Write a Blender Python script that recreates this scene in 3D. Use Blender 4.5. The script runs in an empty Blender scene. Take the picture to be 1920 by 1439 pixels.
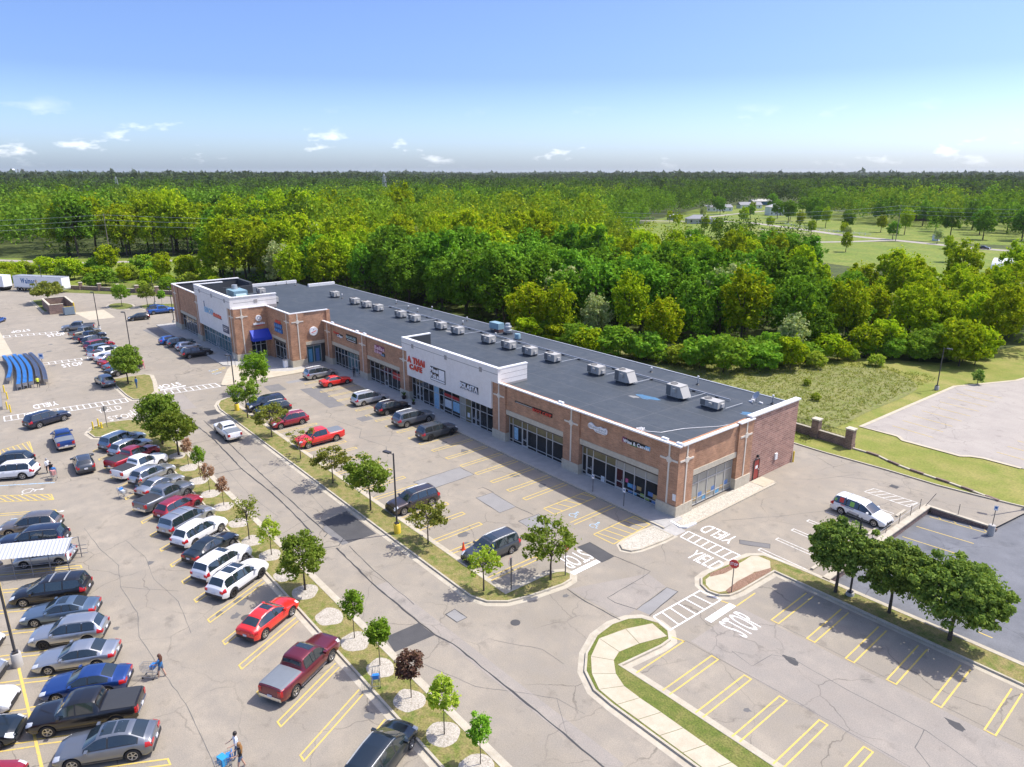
import bpy, bmesh, math, random
import numpy as np
from mathutils import Vector, Matrix
R = math.radians
random.seed(7); rng = np.random.default_rng(7)
scn = bpy.context.scene
col = scn.collection
# ---------------------------------------------------------------- camera, sky, sun, exposure
cam = bpy.data.objects.new('camera', bpy.data.cameras.new('camera')); col.objects.link(cam)
cam.location = (35.609, -49.221, 30.8)
cam.rotation_euler = (R(90 - 16.72), 0, R(50.3))
cam.data.sensor_width = 36; cam.data.lens = 24.656
cam.data.clip_start = 0.5; cam.data.clip_end = 30000
scn.camera = cam
scn.render.resolution_x = 1024; scn.render.resolution_y = 767
scn.render.engine = 'CYCLES'
SUN_AZ = R(23.6); SUN_EL = R(57)          # azimuth measured from +Y towards +X
world = bpy.data.worlds.new('World'); scn.world = world; world.use_nodes = True
wn = world.node_tree.nodes; wl = world.node_tree.links; wn.clear()
sky = wn.new('ShaderNodeTexSky'); sky.sky_type = 'NISHITA'; sky.sun_disc = False
sky.sun_elevation = SUN_EL; sky.sun_rotation = SUN_AZ
sky.altitude = 250; sky.air_density = 1.0; sky.dust_density = 2.0; sky.ozone_density = 1.5
wtc = wn.new('ShaderNodeTexCoord')
sep = wn.new('ShaderNodeSeparateXYZ'); wl.new(wtc.outputs['Generated'], sep.inputs[0])
# low fair-weather cumulus: noise on the sky direction, the same all round the compass
mpc = wn.new('ShaderNodeMapping'); mpc.inputs['Scale'].default_value = (1, 1, 2.7); mpc.inputs['Location'].default_value = (2.35, 0.85, 0.6); wl.new(wtc.outputs['Generated'], mpc.inputs[0])
cn = wn.new('ShaderNodeTexNoise'); cn.inputs['Scale'].default_value = 13.0; cn.inputs['Detail'].default_value = 9; cn.inputs['Roughness'].default_value = 0.58
wl.new(mpc.outputs[0], cn.inputs['Vector'])
cr = wn.new('ShaderNodeValToRGB'); cr.color_ramp.elements[0].position = 0.575; cr.color_ramp.elements[1].position = 0.70
wl.new(cn.outputs['Fac'], cr.inputs[0])
low = wn.new('ShaderNodeMapRange'); low.inputs[1].default_value = 0.035; low.inputs[2].default_value = 0.085; low.inputs[3].default_value = 0.85; low.inputs[4].default_value = 0.0
wl.new(sep.outputs[2], low.inputs[0])
low2 = wn.new('ShaderNodeMapRange'); low2.inputs[1].default_value = 0.004; low2.inputs[2].default_value = 0.022; wl.new(sep.outputs[2], low2.inputs[0])
cm0 = wn.new('ShaderNodeMath'); cm0.operation = 'MULTIPLY'; wl.new(cr.outputs[0], cm0.inputs[0]); wl.new(low.outputs[0], cm0.inputs[1])
cm = wn.new('ShaderNodeMath'); cm.operation = 'MULTIPLY'; wl.new(cm0.outputs[0], cm.inputs[0]); wl.new(low2.outputs[0], cm.inputs[1])
ert = wn.new('ShaderNodeValToRGB'); wl.new(sep.outputs[2], ert.inputs[0])          # pale blue horizon, deeper just above, alike all round
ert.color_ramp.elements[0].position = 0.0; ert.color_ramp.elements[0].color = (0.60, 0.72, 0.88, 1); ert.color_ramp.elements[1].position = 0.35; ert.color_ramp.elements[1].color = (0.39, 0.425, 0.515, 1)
ee = ert.color_ramp.elements.new(0.12); ee.color = (0.325, 0.40, 0.53, 1); e3 = ert.color_ramp.elements.new(0.95); e3.color = (1.0, 0.90, 0.80, 1)  # unseen zenith brightened and warmed to lift and neutralise the shade light
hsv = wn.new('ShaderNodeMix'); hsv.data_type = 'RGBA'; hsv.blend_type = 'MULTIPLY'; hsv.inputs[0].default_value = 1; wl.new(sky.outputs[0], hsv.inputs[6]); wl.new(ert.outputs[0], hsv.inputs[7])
tnt = wn.new('ShaderNodeMix'); tnt.data_type = 'RGBA'; tnt.blend_type = 'MULTIPLY'; tnt.inputs[0].default_value = 1; wl.new(hsv.outputs[2], tnt.inputs[6]); tnt.inputs[7].default_value = (1.45, 1.45, 1.65, 1)
mixc = wn.new('ShaderNodeMix'); mixc.data_type = 'RGBA'; wl.new(cm.outputs[0], mixc.inputs[0])
wl.new(tnt.outputs[2], mixc.inputs[6]); mixc.inputs[7].default_value = (6.2, 6.3, 6.5, 1)
bg = wn.new('ShaderNodeBackground'); bg.inputs['Strength'].default_value = 0.15
wl.new(mixc.outputs[2], bg.inputs['Color'])
wo = wn.new('ShaderNodeOutputWorld'); wl.new(bg.outputs[0], wo.inputs[0])
sun = bpy.data.objects.new('sun', bpy.data.lights.new('sun', 'SUN')); col.objects.link(sun)
sun.data.energy = 3.45; sun.data.angle = R(0.53); sun.data.color = (1.0, 0.965, 0.91)
sd = Vector((math.sin(SUN_AZ) * math.cos(SUN_EL), math.cos(SUN_AZ) * math.cos(SUN_EL), math.sin(SUN_EL)))
sun.rotation_euler = sd.to_track_quat('Z', 'Y').to_euler(); sun.location = (60, 60, 90)
scn.view_settings.view_transform = 'Standard'; scn.view_settings.look = 'None'
scn.view_settings.exposure = 0.68; scn.view_settings.gamma = 1.0; scn.view_settings.use_curve_mapping = False

# ---------------------------------------------------------------- materials
MATS = {}
def base_mat(name):
    m = bpy.data.materials.new(name); m.use_nodes = True
    return m, m.node_tree.nodes, m.node_tree.links, m.node_tree.nodes['Principled BSDF']
def c4(c): return (c[0], c[1], c[2], 1)
def plain(name, c, rough=0.6, metal=0.0, coat=0.0, spec=0.5, var=0.08, scale=3.0):
    if name in MATS: return MATS[name]
    m, n, l, p = base_mat(name)
    p.inputs['Roughness'].default_value = rough; p.inputs['Metallic'].default_value = metal
    p.inputs['Coat Weight'].default_value = coat; p.inputs['Coat Roughness'].default_value = 0.03
    p.inputs['Specular IOR Level'].default_value = spec
    tc = n.new('ShaderNodeTexCoord'); nz = n.new('ShaderNodeTexNoise'); nz.inputs['Scale'].default_value = scale; nz.inputs['Detail'].default_value = 4
    l.new(tc.outputs['Object'], nz.inputs['Vector'])
    mx = n.new('ShaderNodeMix'); mx.data_type = 'RGBA'; l.new(nz.outputs['Fac'], mx.inputs[0])
    mx.inputs[6].default_value = c4([v * (1 - var) for v in c]); mx.inputs[7].default_value = c4([min(1, v * (1 + var)) for v in c])
    l.new(mx.outputs[2], p.inputs['Base Color'])
    MATS[name] = m; return m
def ground_mat(name, cols, scales, rough=0.9, bump=0.3, bscale=60, fine=None, spec=0.3, wear=False):
    """blend of several colours by noises of growing scale, with fine speckle and bump"""
    if name in MATS: return MATS[name]
    m, n, l, p = base_mat(name); p.inputs['Roughness'].default_value = rough; p.inputs['Specular IOR Level'].default_value = spec
    ge = n.new('ShaderNodeNewGeometry'); cur = None
    for i, (c, s) in enumerate(zip(cols[1:], scales)):
        nz = n.new('ShaderNodeTexNoise'); nz.inputs['Scale'].default_value = s; nz.inputs['Detail'].default_value = 6; nz.inputs['Roughness'].default_value = 0.6
        l.new(ge.outputs['Position'], nz.inputs['Vector'])
        rp = n.new('ShaderNodeValToRGB'); rp.color_ramp.elements[0].position = 0.38; rp.color_ramp.elements[1].position = 0.66
        l.new(nz.outputs['Fac'], rp.inputs[0])
        mx = n.new('ShaderNodeMix'); mx.data_type = 'RGBA'; l.new(rp.outputs[0], mx.inputs[0])
        if cur is None: mx.inputs[6].default_value = c4(cols[0])
        else: l.new(cur, mx.inputs[6])
        mx.inputs[7].default_value = c4(c); cur = mx.outputs[2]
    if fine:
        nz = n.new('ShaderNodeTexNoise'); nz.inputs['Scale'].default_value = fine[0]; nz.inputs['Detail'].default_value = 3
        l.new(ge.outputs['Position'], nz.inputs['Vector'])
        mr = n.new('ShaderNodeMapRange'); mr.inputs[1].default_value = 0.3; mr.inputs[2].default_value = 0.7; mr.inputs[3].default_value = 1 - fine[1]; mr.inputs[4].default_value = 1 + fine[1]
        l.new(nz.outputs['Fac'], mr.inputs[0])
        mu = n.new('ShaderNodeMix'); mu.data_type = 'RGBA'; mu.blend_type = 'MULTIPLY'; mu.inputs[0].default_value = 1
        l.new(cur, mu.inputs[6]); l.new(mr.outputs[0], mu.inputs[7]); cur = mu.outputs[2]
    if wear:                                  # dark drips and a broken network of hairline cracks
        nz = n.new('ShaderNodeTexNoise'); nz.inputs['Scale'].default_value = 0.55; nz.inputs['Detail'].default_value = 7; nz.inputs['Roughness'].default_value = 0.62; l.new(ge.outputs['Position'], nz.inputs['Vector'])
        mr = n.new('ShaderNodeMapRange'); mr.inputs[1].default_value = 0.58; mr.inputs[2].default_value = 0.74; mr.inputs[3].default_value = 1.0; mr.inputs[4].default_value = 0.66; l.new(nz.outputs['Fac'], mr.inputs[0])
        n2 = n.new('ShaderNodeTexNoise'); n2.inputs['Scale'].default_value = 0.25; n2.inputs['Detail'].default_value = 5; l.new(ge.outputs['Position'], n2.inputs['Vector'])
        sc = n.new('ShaderNodeVectorMath'); sc.operation = 'SCALE'; sc.inputs[3].default_value = 0.16; l.new(ge.outputs['Position'], sc.inputs[0]); ad = n.new('ShaderNodeVectorMath'); ad.operation = 'ADD'; s2 = n.new('ShaderNodeVectorMath'); s2.operation = 'SCALE'; s2.inputs[3].default_value = 0.5; l.new(n2.outputs['Color'], s2.inputs[0]); l.new(sc.outputs[0], ad.inputs[0]); l.new(s2.outputs[0], ad.inputs[1])
        vo = n.new('ShaderNodeTexVoronoi'); vo.feature = 'DISTANCE_TO_EDGE'; vo.inputs['Scale'].default_value = 1.0; l.new(ad.outputs[0], vo.inputs['Vector'])
        cm_ = n.new('ShaderNodeMapRange'); cm_.inputs[1].default_value = 0.0025; cm_.inputs[2].default_value = 0.008; cm_.inputs[3].default_value = 0.62; cm_.inputs[4].default_value = 1.0; l.new(vo.outputs['Distance'], cm_.inputs[0])
        n3 = n.new('ShaderNodeTexNoise'); n3.inputs['Scale'].default_value = 0.12; n3.inputs['Detail'].default_value = 4; l.new(ge.outputs['Position'], n3.inputs['Vector'])
        gt = n.new('ShaderNodeMapRange'); gt.inputs[1].default_value = 0.44; gt.inputs[2].default_value = 0.6; l.new(n3.outputs['Fac'], gt.inputs[0])
        ck = n.new('ShaderNodeMix'); ck.data_type = 'FLOAT'; ck.inputs[2].default_value = 1.0; l.new(gt.outputs[0], ck.inputs[0]); l.new(cm_.outputs[0], ck.inputs[3])
        m1 = n.new('ShaderNodeMath'); m1.operation = 'MULTIPLY'; l.new(mr.outputs[0], m1.inputs[0]); l.new(ck.outputs[0], m1.inputs[1])
        mu = n.new('ShaderNodeMix'); mu.data_type = 'RGBA'; mu.blend_type = 'MULTIPLY'; mu.inputs[0].default_value = 1; l.new(cur, mu.inputs[6]); l.new(m1.outputs[0], mu.inputs[7]); cur = mu.outputs[2]
    l.new(cur, p.inputs['Base Color'])
    if bump:
        nb = n.new('ShaderNodeTexNoise'); nb.inputs['Scale'].default_value = bscale; nb.inputs['Detail'].default_value = 3
        l.new(ge.outputs['Position'], nb.inputs['Vector'])
        b = n.new('ShaderNodeBump'); b.inputs['Strength'].default_value = bump; b.inputs['Distance'].default_value = 0.02
        l.new(nb.outputs['Fac'], b.inputs['Height']); l.new(b.outputs[0], p.inputs['Normal'])
    MATS[name] = m; return m
def worn_paint(name, c, under, thr=0.42):
    if name in MATS: return MATS[name]
    m, n, l, p = base_mat(name); p.inputs['Roughness'].default_value = 0.8
    ge = n.new('ShaderNodeNewGeometry'); nz = n.new('ShaderNodeTexNoise'); nz.inputs['Scale'].default_value = 5; nz.inputs['Detail'].default_value = 8; nz.inputs['Roughness'].default_value = 0.7
    l.new(ge.outputs['Position'], nz.inputs['Vector'])
    rp = n.new('ShaderNodeValToRGB'); rp.color_ramp.elements[0].position = thr - 0.08; rp.color_ramp.elements[1].position = thr + 0.06
    l.new(nz.outputs['Fac'], rp.inputs[0])
    mx = n.new('ShaderNodeMix'); mx.data_type = 'RGBA'; l.new(rp.outputs[0], mx.inputs[0]); mx.inputs[6].default_value = c4(under); mx.inputs[7].default_value = c4(c)
    l.new(mx.outputs[2], p.inputs['Base Color']); MATS[name] = m; return m
def brick_mat(name, c1, c2, mortar, bw, bh, axis='auto', stain=0.25):
    """running-bond brick by position; the course runs along whichever horizontal axis the wall follows"""
    if name in MATS: return MATS[name]
    m, n, l, p = base_mat(name); p.inputs['Roughness'].default_value = 0.88; p.inputs['Specular IOR Level'].default_value = 0.25
    ge = n.new('ShaderNodeNewGeometry'); sp = n.new('ShaderNodeSeparateXYZ'); l.new(ge.outputs['Position'], sp.inputs[0])
    ad = n.new('ShaderNodeMath'); ad.operation = 'ADD'; l.new(sp.outputs[0], ad.inputs[0]); l.new(sp.outputs[1], ad.inputs[1])
    cb = n.new('ShaderNodeCombineXYZ'); l.new(ad.outputs[0], cb.inputs[0]); l.new(sp.outputs[2], cb.inputs[1])
    br = n.new('ShaderNodeTexBrick'); br.inputs['Scale'].default_value = 1; br.inputs['Mortar Size'].default_value = bh * 0.09; br.inputs['Mortar Smooth'].default_value = 0.3
    br.inputs['Brick Width'].default_value = bw; br.inputs['Row Height'].default_value = bh; br.inputs['Bias'].default_value = 0.0
    br.inputs['Color1'].default_value = c4(c1); br.inputs['Color2'].default_value = c4(c2); br.inputs['Mortar'].default_value = c4(mortar)
    l.new(cb.outputs[0], br.inputs['Vector'])
    nz = n.new('ShaderNodeTexNoise'); nz.inputs['Scale'].default_value = 0.8; nz.inputs['Detail'].default_value = 8; nz.inputs['Roughness'].default_value = 0.7; l.new(ge.outputs['Position'], nz.inputs['Vector'])
    mr = n.new('ShaderNodeMapRange'); mr.inputs[1].default_value = 0.3; mr.inputs[2].default_value = 0.7; mr.inputs[3].default_value = 1 - stain; mr.inputs[4].default_value = 1 + stain
    l.new(nz.outputs['Fac'], mr.inputs[0])
    mu = n.new('ShaderNodeMix'); mu.data_type = 'RGBA'; mu.blend_type = 'MULTIPLY'; mu.inputs[0].default_value = 1
    l.new(br.outputs['Color'], mu.inputs[6]); l.new(mr.outputs[0], mu.inputs[7]); l.new(mu.outputs[2], p.inputs['Base Color'])
    b = n.new('ShaderNodeBump'); b.inputs['Strength'].default_value = 0.5; b.inputs['Distance'].default_value = 0.01; b.invert = True
    l.new(br.outputs['Fac'], b.inputs['Height']); l.new(b.outputs[0], p.inputs['Normal'])
    MATS[name] = m; return m
def leaf_mat(name, c1, c2, c3, trans=0.45, gain=1.75):
    """matt leaves that let light through; every leaf its own tone, every tree its own shift"""
    if name in MATS: return MATS[name]
    m = bpy.data.materials.new(name); m.use_nodes = True; n = m.node_tree.nodes; l = m.node_tree.links; n.clear()
    c1, c2, c3 = [tuple(min(.5, v*gain) for v in c) for c in (c1, c2, c3)]
    ge = n.new('ShaderNodeNewGeometry'); rp = n.new('ShaderNodeValToRGB')
    rp.color_ramp.elements[0].color = c4(c1); rp.color_ramp.elements[1].color = c4(c3); e = rp.color_ramp.elements.new(0.5); e.color = c4(c2)
    l.new(ge.outputs['Random Per Island'], rp.inputs[0])
    oi = n.new('ShaderNodeObjectInfo'); hs = n.new('ShaderNodeHueSaturation')
    mh = n.new('ShaderNodeMapRange'); mh.inputs[3].default_value = 0.494; mh.inputs[4].default_value = 0.514; l.new(oi.outputs['Random'], mh.inputs[0]); l.new(mh.outputs[0], hs.inputs['Hue'])
    mv = n.new('ShaderNodeMapRange'); mv.inputs[3].default_value = 0.82; mv.inputs[4].default_value = 1.2; l.new(oi.outputs['Random'], mv.inputs[0]); l.new(mv.outputs[0], hs.inputs['Value'])
    l.new(rp.outputs[0], hs.inputs['Color'])
    ty = n.new('ShaderNodeMix'); ty.data_type = 'RGBA'; ty.blend_type = 'MULTIPLY'; ty.inputs[0].default_value = 1; ty.inputs[7].default_value = (1.25, 1.15, 0.55, 1); l.new(hs.outputs[0], ty.inputs[6])
    d = n.new('ShaderNodeBsdfDiffuse'); t = n.new('ShaderNodeBsdfTranslucent')
    l.new(hs.outputs[0], d.inputs[0]); l.new(ty.outputs[2], t.inputs[0])
    a = n.new('ShaderNodeMixShader'); a.inputs[0].default_value = trans; l.new(d.outputs[0], a.inputs[1]); l.new(t.outputs[0], a.inputs[2])
    o = n.new('ShaderNodeOutputMaterial'); l.new(a.outputs[0], o.inputs[0]); MATS[name] = m; return m

ASPH = (0.292, 0.254, 0.197)
M_asphalt = ground_mat('asphalt', [ASPH, (0.243, 0.214, 0.168), (0.342, 0.297, 0.23), (0.268, 0.238, 0.192)], [0.045, 0.16, 0.7], bump=0.35, bscale=45, fine=(14, 0.13), wear=True)
M_asphalt_lane = ground_mat('asphalt_lane', [(0.295, 0.26, 0.218), (0.255, 0.228, 0.194), (0.335, 0.296, 0.246), (0.275, 0.248, 0.212)], [0.05, 0.2, 0.9], bump=0.35, bscale=45, fine=(14, 0.13), wear=True)
M_patch = ground_mat('patch_asphalt', [(0.19, 0.182, 0.172), (0.16, 0.155, 0.148)], [0.8], bump=0.3, bscale=45, fine=(16, 0.12))
M_patch_dark = ground_mat('patch_dark', [(0.085, 0.083, 0.082), (0.07, 0.069, 0.069)], [0.8], bump=0.3, bscale=45, fine=(16, 0.12))
M_patch_pale = ground_mat('patch_pale', [(0.27, 0.262, 0.247), (0.24, 0.232, 0.22)], [0.6], bump=0.3, bscale=45, fine=(16, 0.1))
M_dark_lot = ground_mat('dark_lot', [(0.135, 0.14, 0.15), (0.115, 0.12, 0.128), (0.165, 0.17, 0.18)], [0.12, 0.5], rough=0.7, bump=0.3, bscale=45, fine=(14, 0.12), wear=True)
M_far_lot = ground_mat('far_lot', [(0.345, 0.308, 0.265), (0.31, 0.278, 0.242), (0.375, 0.337, 0.288)], [0.06, 0.3], bump=0.3, bscale=45, fine=(10, 0.1), wear=True)
M_seal = plain('crack_sealant', (0.045, 0.044, 0.043), 0.7)
M_crack = plain('crack', (0.12, 0.115, 0.105), 0.9)
M_stain = plain('oil_stain', (0.13, 0.125, 0.118), 0.8)
M_yellow = worn_paint('yellow_paint', (0.62, 0.45, 0.10), (0.34, 0.30, 0.22), 0.42)
M_white = worn_paint('white_paint', (0.80, 0.79, 0.76), (0.37, 0.35, 0.32), 0.39)
M_white_old = worn_paint('worn_white_paint', (0.66, 0.63, 0.56), (0.36, 0.34, 0.30), 0.46)
M_blue_paint = worn_paint('blue_paint', (0.30, 0.50, 0.68), (0.37, 0.36, 0.34), 0.48)
M_kerb = ground_mat('kerb_concrete', [(0.44, 0.39, 0.295), (0.37, 0.33, 0.255), (0.49, 0.44, 0.345)], [0.3, 1.5], bump=0.3, bscale=30, fine=(20, 0.1))
M_walk = ground_mat('sidewalk_concrete', [(0.47, 0.41, 0.295), (0.42, 0.365, 0.265), (0.51, 0.45, 0.335)], [0.25, 1.2], bump=0.3, bscale=30, fine=(20, 0.07))
M_walk_grey = ground_mat('grey_concrete', [(0.40, 0.385, 0.35), (0.35, 0.337, 0.31), (0.44, 0.42, 0.38)], [0.25, 1.2], bump=0.3, bscale=30, fine=(20, 0.07))
M_grass = ground_mat('lawn', [(0.155, 0.165, 0.032), (0.23, 0.195, 0.062), (0.105, 0.15, 0.022), (0.27, 0.215, 0.088)], [0.22, 0.7, 1.8], bump=1.0, bscale=24, fine=(9, 0.32))
M_grass_green = ground_mat('green_lawn', [(0.135, 0.155, 0.030), (0.205, 0.185, 0.056), (0.10, 0.135, 0.020)], [0.4, 1.3], bump=1.0, bscale=24, fine=(9, 0.35))
M_meadow = ground_mat('meadow', [(0.170, 0.185, 0.044), (0.230, 0.215, 0.068), (0.130, 0.165, 0.028), (0.200, 0.195, 0.072)], [0.08, 0.28, 0.9], bump=1.0, bscale=8, fine=(3.0, 0.35))
M_mown = ground_mat('mown_grass', [(0.215, 0.215, 0.042), (0.29, 0.255, 0.078), (0.165, 0.20, 0.028)], [0.07, 0.35], bump=0.8, bscale=14, fine=(5, 0.22))
M_field = ground_mat('open_field', [(0.165, 0.205, 0.022), (0.215, 0.225, 0.042), (0.115, 0.175, 0.015)], [0.02, 0.09], bump=0.6, bscale=4, fine=(0.8, 0.3))
M_floor = ground_mat('woodland_floor', [(0.06, 0.085, 0.015), (0.10, 0.12, 0.026), (0.045, 0.06, 0.013)], [0.03, 0.15], bump=0.8, bscale=3, fine=(0.9, 0.35))
M_mulch = ground_mat('mulch', [(0.40, 0.36, 0.29), (0.28, 0.245, 0.19), (0.52, 0.47, 0.39)], [2.5, 9], bump=1.0, bscale=30, fine=(26, 0.4))
M_mulch_red = ground_mat('brown_mulch', [(0.22, 0.125, 0.078), (0.15, 0.085, 0.052), (0.30, 0.19, 0.13)], [3, 10], bump=1.0, bscale=30, fine=(28, 0.45))
M_gravel = ground_mat('pea_gravel', [(0.44, 0.40, 0.31), (0.24, 0.21, 0.16), (0.60, 0.56, 0.47)], [5, 12], bump=1.0, bscale=16, fine=(18, 0.4))
M_brick = brick_mat('brick', (0.47, 0.248, 0.140), (0.345, 0.176, 0.100), (0.50, 0.39, 0.29), 0.40, 0.10)
M_brick_end = brick_mat('jumbo_brick', (0.42, 0.235, 0.175), (0.29, 0.158, 0.122), (0.50, 0.39, 0.33), 0.80, 0.235)
M_brick_fence = brick_mat('fence_brick', (0.27, 0.175, 0.14), (0.19, 0.125, 0.102), (0.33, 0.26, 0.22), 0.42, 0.20)
M_stone = ground_mat('cast_stone', [(0.52, 0.46, 0.35), (0.45, 0.395, 0.30), (0.56, 0.51, 0.40)], [0.6, 3], bump=0.25, bscale=25, fine=(18, 0.08))
M_trim = plain('cream_trim', (0.66, 0.60, 0.50), 0.7, var=0.1)
M_stucco = ground_mat('stucco', [(0.78, 0.74, 0.69), (0.72, 0.68, 0.62), (0.81, 0.775, 0.725)], [0.35, 2.2], bump=0.2, bscale=60, fine=(22, 0.03))
M_stucco_dk = plain('stucco_joint', (0.33, 0.31, 0.29), 0.85)
M_cap = plain('white_coping', (0.78, 0.77, 0.74), 0.45, var=0.04)
M_roof = ground_mat('roof_membrane', [(0.050, 0.060, 0.068), (0.038, 0.047, 0.055), (0.074, 0.084, 0.092), (0.042, 0.053, 0.064)], [0.06, 0.22, 0.9], rough=0.62, bump=0.15, bscale=10, fine=(5, 0.1), spec=0.4)
M_seam = plain('roof_seam', (0.10, 0.108, 0.116), 0.7, var=0.3)
M_black = plain('black_plastic', (0.018, 0.018, 0.02), 0.5)
M_parapet_in = plain('parapet_membrane', (0.045, 0.05, 0.056), 0.75, var=0.2)
M_alu = plain('aluminium_frame', (0.52, 0.52, 0.50), 0.4, metal=0.3)
M_pane = plain('shop_glass', (0.018, 0.022, 0.024), 0.06, spec=0.45, var=0.4, scale=0.6)
M_pane_teal = plain('teal_glass', (0.06, 0.135, 0.15), 0.08, spec=0.5, var=0.4, scale=0.6)
M_pane_blind = plain('blind_glass', (0.34, 0.33, 0.28), 0.25, spec=0.5, var=0.2, scale=1.0)
M_steel = plain('galvanised', (0.45, 0.46, 0.46), 0.45, metal=0.5)
M_darkpole = plain('bronze_pole', (0.045, 0.043, 0.045), 0.45)
M_bollard = plain('safety_yellow', (0.72, 0.52, 0.035), 0.55, var=0.1)
M_bark = ground_mat('bark', [(0.095, 0.075, 0.058), (0.06, 0.048, 0.038)], [6], bump=1.0, bscale=30, fine=(18, 0.3))
M_bark_pale = ground_mat('pale_bark', [(0.21, 0.185, 0.15), (0.13, 0.115, 0.095)], [3], bump=1.0, bscale=20, fine=(12, 0.3))

# ---------------------------------------------------------------- mesh helpers
class MB:
    def __init__(s): s.v = []; s.f = []; s.m = []
    def add(s, vs, fs, m=0):
        o = len(s.v); s.v += [tuple(v) for v in vs]; s.f += [tuple(i + o for i in f) for f in fs]; s.m += [m] * len(fs); return s
    def box(s, x0, x1, y0, y1, z0, z1, m=0):
        return s.add([(x0,y0,z0),(x1,y0,z0),(x1,y1,z0),(x0,y1,z0),(x0,y0,z1),(x1,y0,z1),(x1,y1,z1),(x0,y1,z1)],
                     [(3,2,1,0),(4,5,6,7),(0,1,5,4),(1,2,6,5),(2,3,7,6),(3,0,4,7)], m)
    def obox(s, c, size, rz=0.0, m=0, tilt=None):
        hx, hy, hz = size[0]/2, size[1]/2, size[2]/2; M = Matrix.Rotation(rz, 3, 'Z')
        if tilt: M = M @ Matrix.Rotation(tilt[1], 3, tilt[0])
        vs = [Vector(c) + M @ Vector((x*hx, y*hy, z*hz)) for z in (-1,1) for x, y in ((-1,-1),(1,-1),(1,1),(-1,1))]
        return s.add(vs, [(3,2,1,0),(4,5,6,7),(0,1,5,4),(1,2,6,5),(2,3,7,6),(3,0,4,7)], m)
    def prism(s, poly, z0, z1, m=0, bottom=True):
        n = len(poly)
        if sum(poly[i][0]*poly[(i+1)%n][1]-poly[(i+1)%n][0]*poly[i][1] for i in range(n)) < 0: poly = poly[::-1]
        vs = [(p[0],p[1],z0) for p in poly] + [(p[0],p[1],z1) for p in poly]
        fs = [tuple(range(n, 2*n))] + [(i,(i+1)%n,n+(i+1)%n,n+i) for i in range(n)]
        if bottom: fs.append(tuple(range(n-1,-1,-1)))
        return s.add(vs, fs, m)
    def poly(s, poly, z, m=0):
        n = len(poly)
        if sum(poly[i][0]*poly[(i+1)%n][1]-poly[(i+1)%n][0]*poly[i][1] for i in range(n)) < 0: poly = poly[::-1]
        return s.add([(p[0],p[1],z if not callable(z) else z(*p)) for p in poly], [tuple(range(n))], m)
    def ribbon(s, pts, w, z, m=0):
        n = len(pts); vs = []
        for i, p in enumerate(pts):
            a = Vector(pts[max(0,i-1)][:2]); b = Vector(pts[min(n-1,i+1)][:2]); d = (b-a).normalized(); q = Vector((-d.y, d.x))
            ww = w[i] if isinstance(w, (list, tuple)) else w
            vs += [(p[0]+q.x*ww/2, p[1]+q.y*ww/2, z), (p[0]-q.x*ww/2, p[1]-q.y*ww/2, z)]
        return s.add(vs, [(2*i+1,2*i+3,2*i+2,2*i) for i in range(n-1)], m)
    def cyl(s, p0, p1, r0, r1=None, n=8, m=0, caps=True):
        r1 = r0 if r1 is None else r1; p0 = Vector(p0); p1 = Vector(p1); d = (p1-p0).normalized()
        u = d.orthogonal().normalized(); w = d.cross(u)
        vs = [p0 + (u*math.cos(2*math.pi*i/n) + w*math.sin(2*math.pi*i/n))*r0 for i in range(n)] + [p1 + (u*math.cos(2*math.pi*i/n) + w*math.sin(2*math.pi*i/n))*r1 for i in range(n)]
        fs = [(i,(i+1)%n,n+(i+1)%n,n+i) for i in range(n)]
        if caps: fs += [tuple(range(n-1,-1,-1)), tuple(range(n,2*n))]
        return s.add(vs, fs, m)
    def tube(s, pts, r, n=6, m=0):
        for i, (a, b) in enumerate(zip(pts, pts[1:])):
            ra = r[i] if isinstance(r, (list, tuple)) else r; rb = r[i+1] if isinstance(r, (list, tuple)) else r
            s.cyl(a, b, ra, rb, n, m)
        return s
    def lathe(s, prof, n=16, c=(0,0,0), axis='Z', m=0):
        vs = []; k = len(prof)
        for r, h in prof:
            for i in range(n):
                a = 2*math.pi*i/n; x, y, z = r*math.cos(a), r*math.sin(a), h
                if axis == 'Y': x, y, z = x, h, y
                elif axis == 'X': x, y, z = h, x, y
                vs.append((c[0]+x, c[1]+y, c[2]+z))
        return s.add(vs, [(j*n+i, j*n+(i+1)%n, (j+1)*n+(i+1)%n, (j+1)*n+i) for j in range(k-1) for i in range(n)], m)
    def mesh(s, name, mats, smooth=None):
        me = bpy.data.meshes.new(name); me.from_pydata(s.v, [], s.f); me.update()
        for mm in (mats if isinstance(mats, (list, tuple)) else [mats]): me.materials.append(mm)
        if any(s.m): me.polygons.foreach_set('material_index', s.m)
        if smooth is not None:
            me.polygons.foreach_set('use_smooth', [True]*len(me.polygons)); me.set_sharp_from_angle(angle=R(smooth))
        me.update(); return me
    def build(s, name, mats, parent=None, label=None, cat=None, group=None, kind=None, smooth=None, loc=None, rz=None):
        return place(s.mesh(name, mats, smooth), name, parent, label, cat, group, kind, loc, rz)
def tag(o, label=None, cat=None, group=None, kind=None):
    if label: o['label'] = label
    if cat: o['category'] = cat
    if group: o['group'] = group
    if kind: o['kind'] = kind
    return o
def place(data, name, parent=None, label=None, cat=None, group=None, kind=None, loc=None, rz=None):
    o = bpy.data.objects.new(name, data); col.objects.link(o)
    if parent is not None: o.parent = parent
    if loc is not None: o.location = loc
    if rz is not None: o.rotation_euler = (0, 0, rz)
    return tag(o, label, cat, group, kind)
def empty(name, loc, label=None, cat=None, group=None, rz=0.0, kind=None):
    o = bpy.data.objects.new(name, None); col.objects.link(o); o.location = loc; o.rotation_euler = (0,0,rz); o.empty_display_size = 0.3
    return tag(o, label, cat, group, kind)
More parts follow.
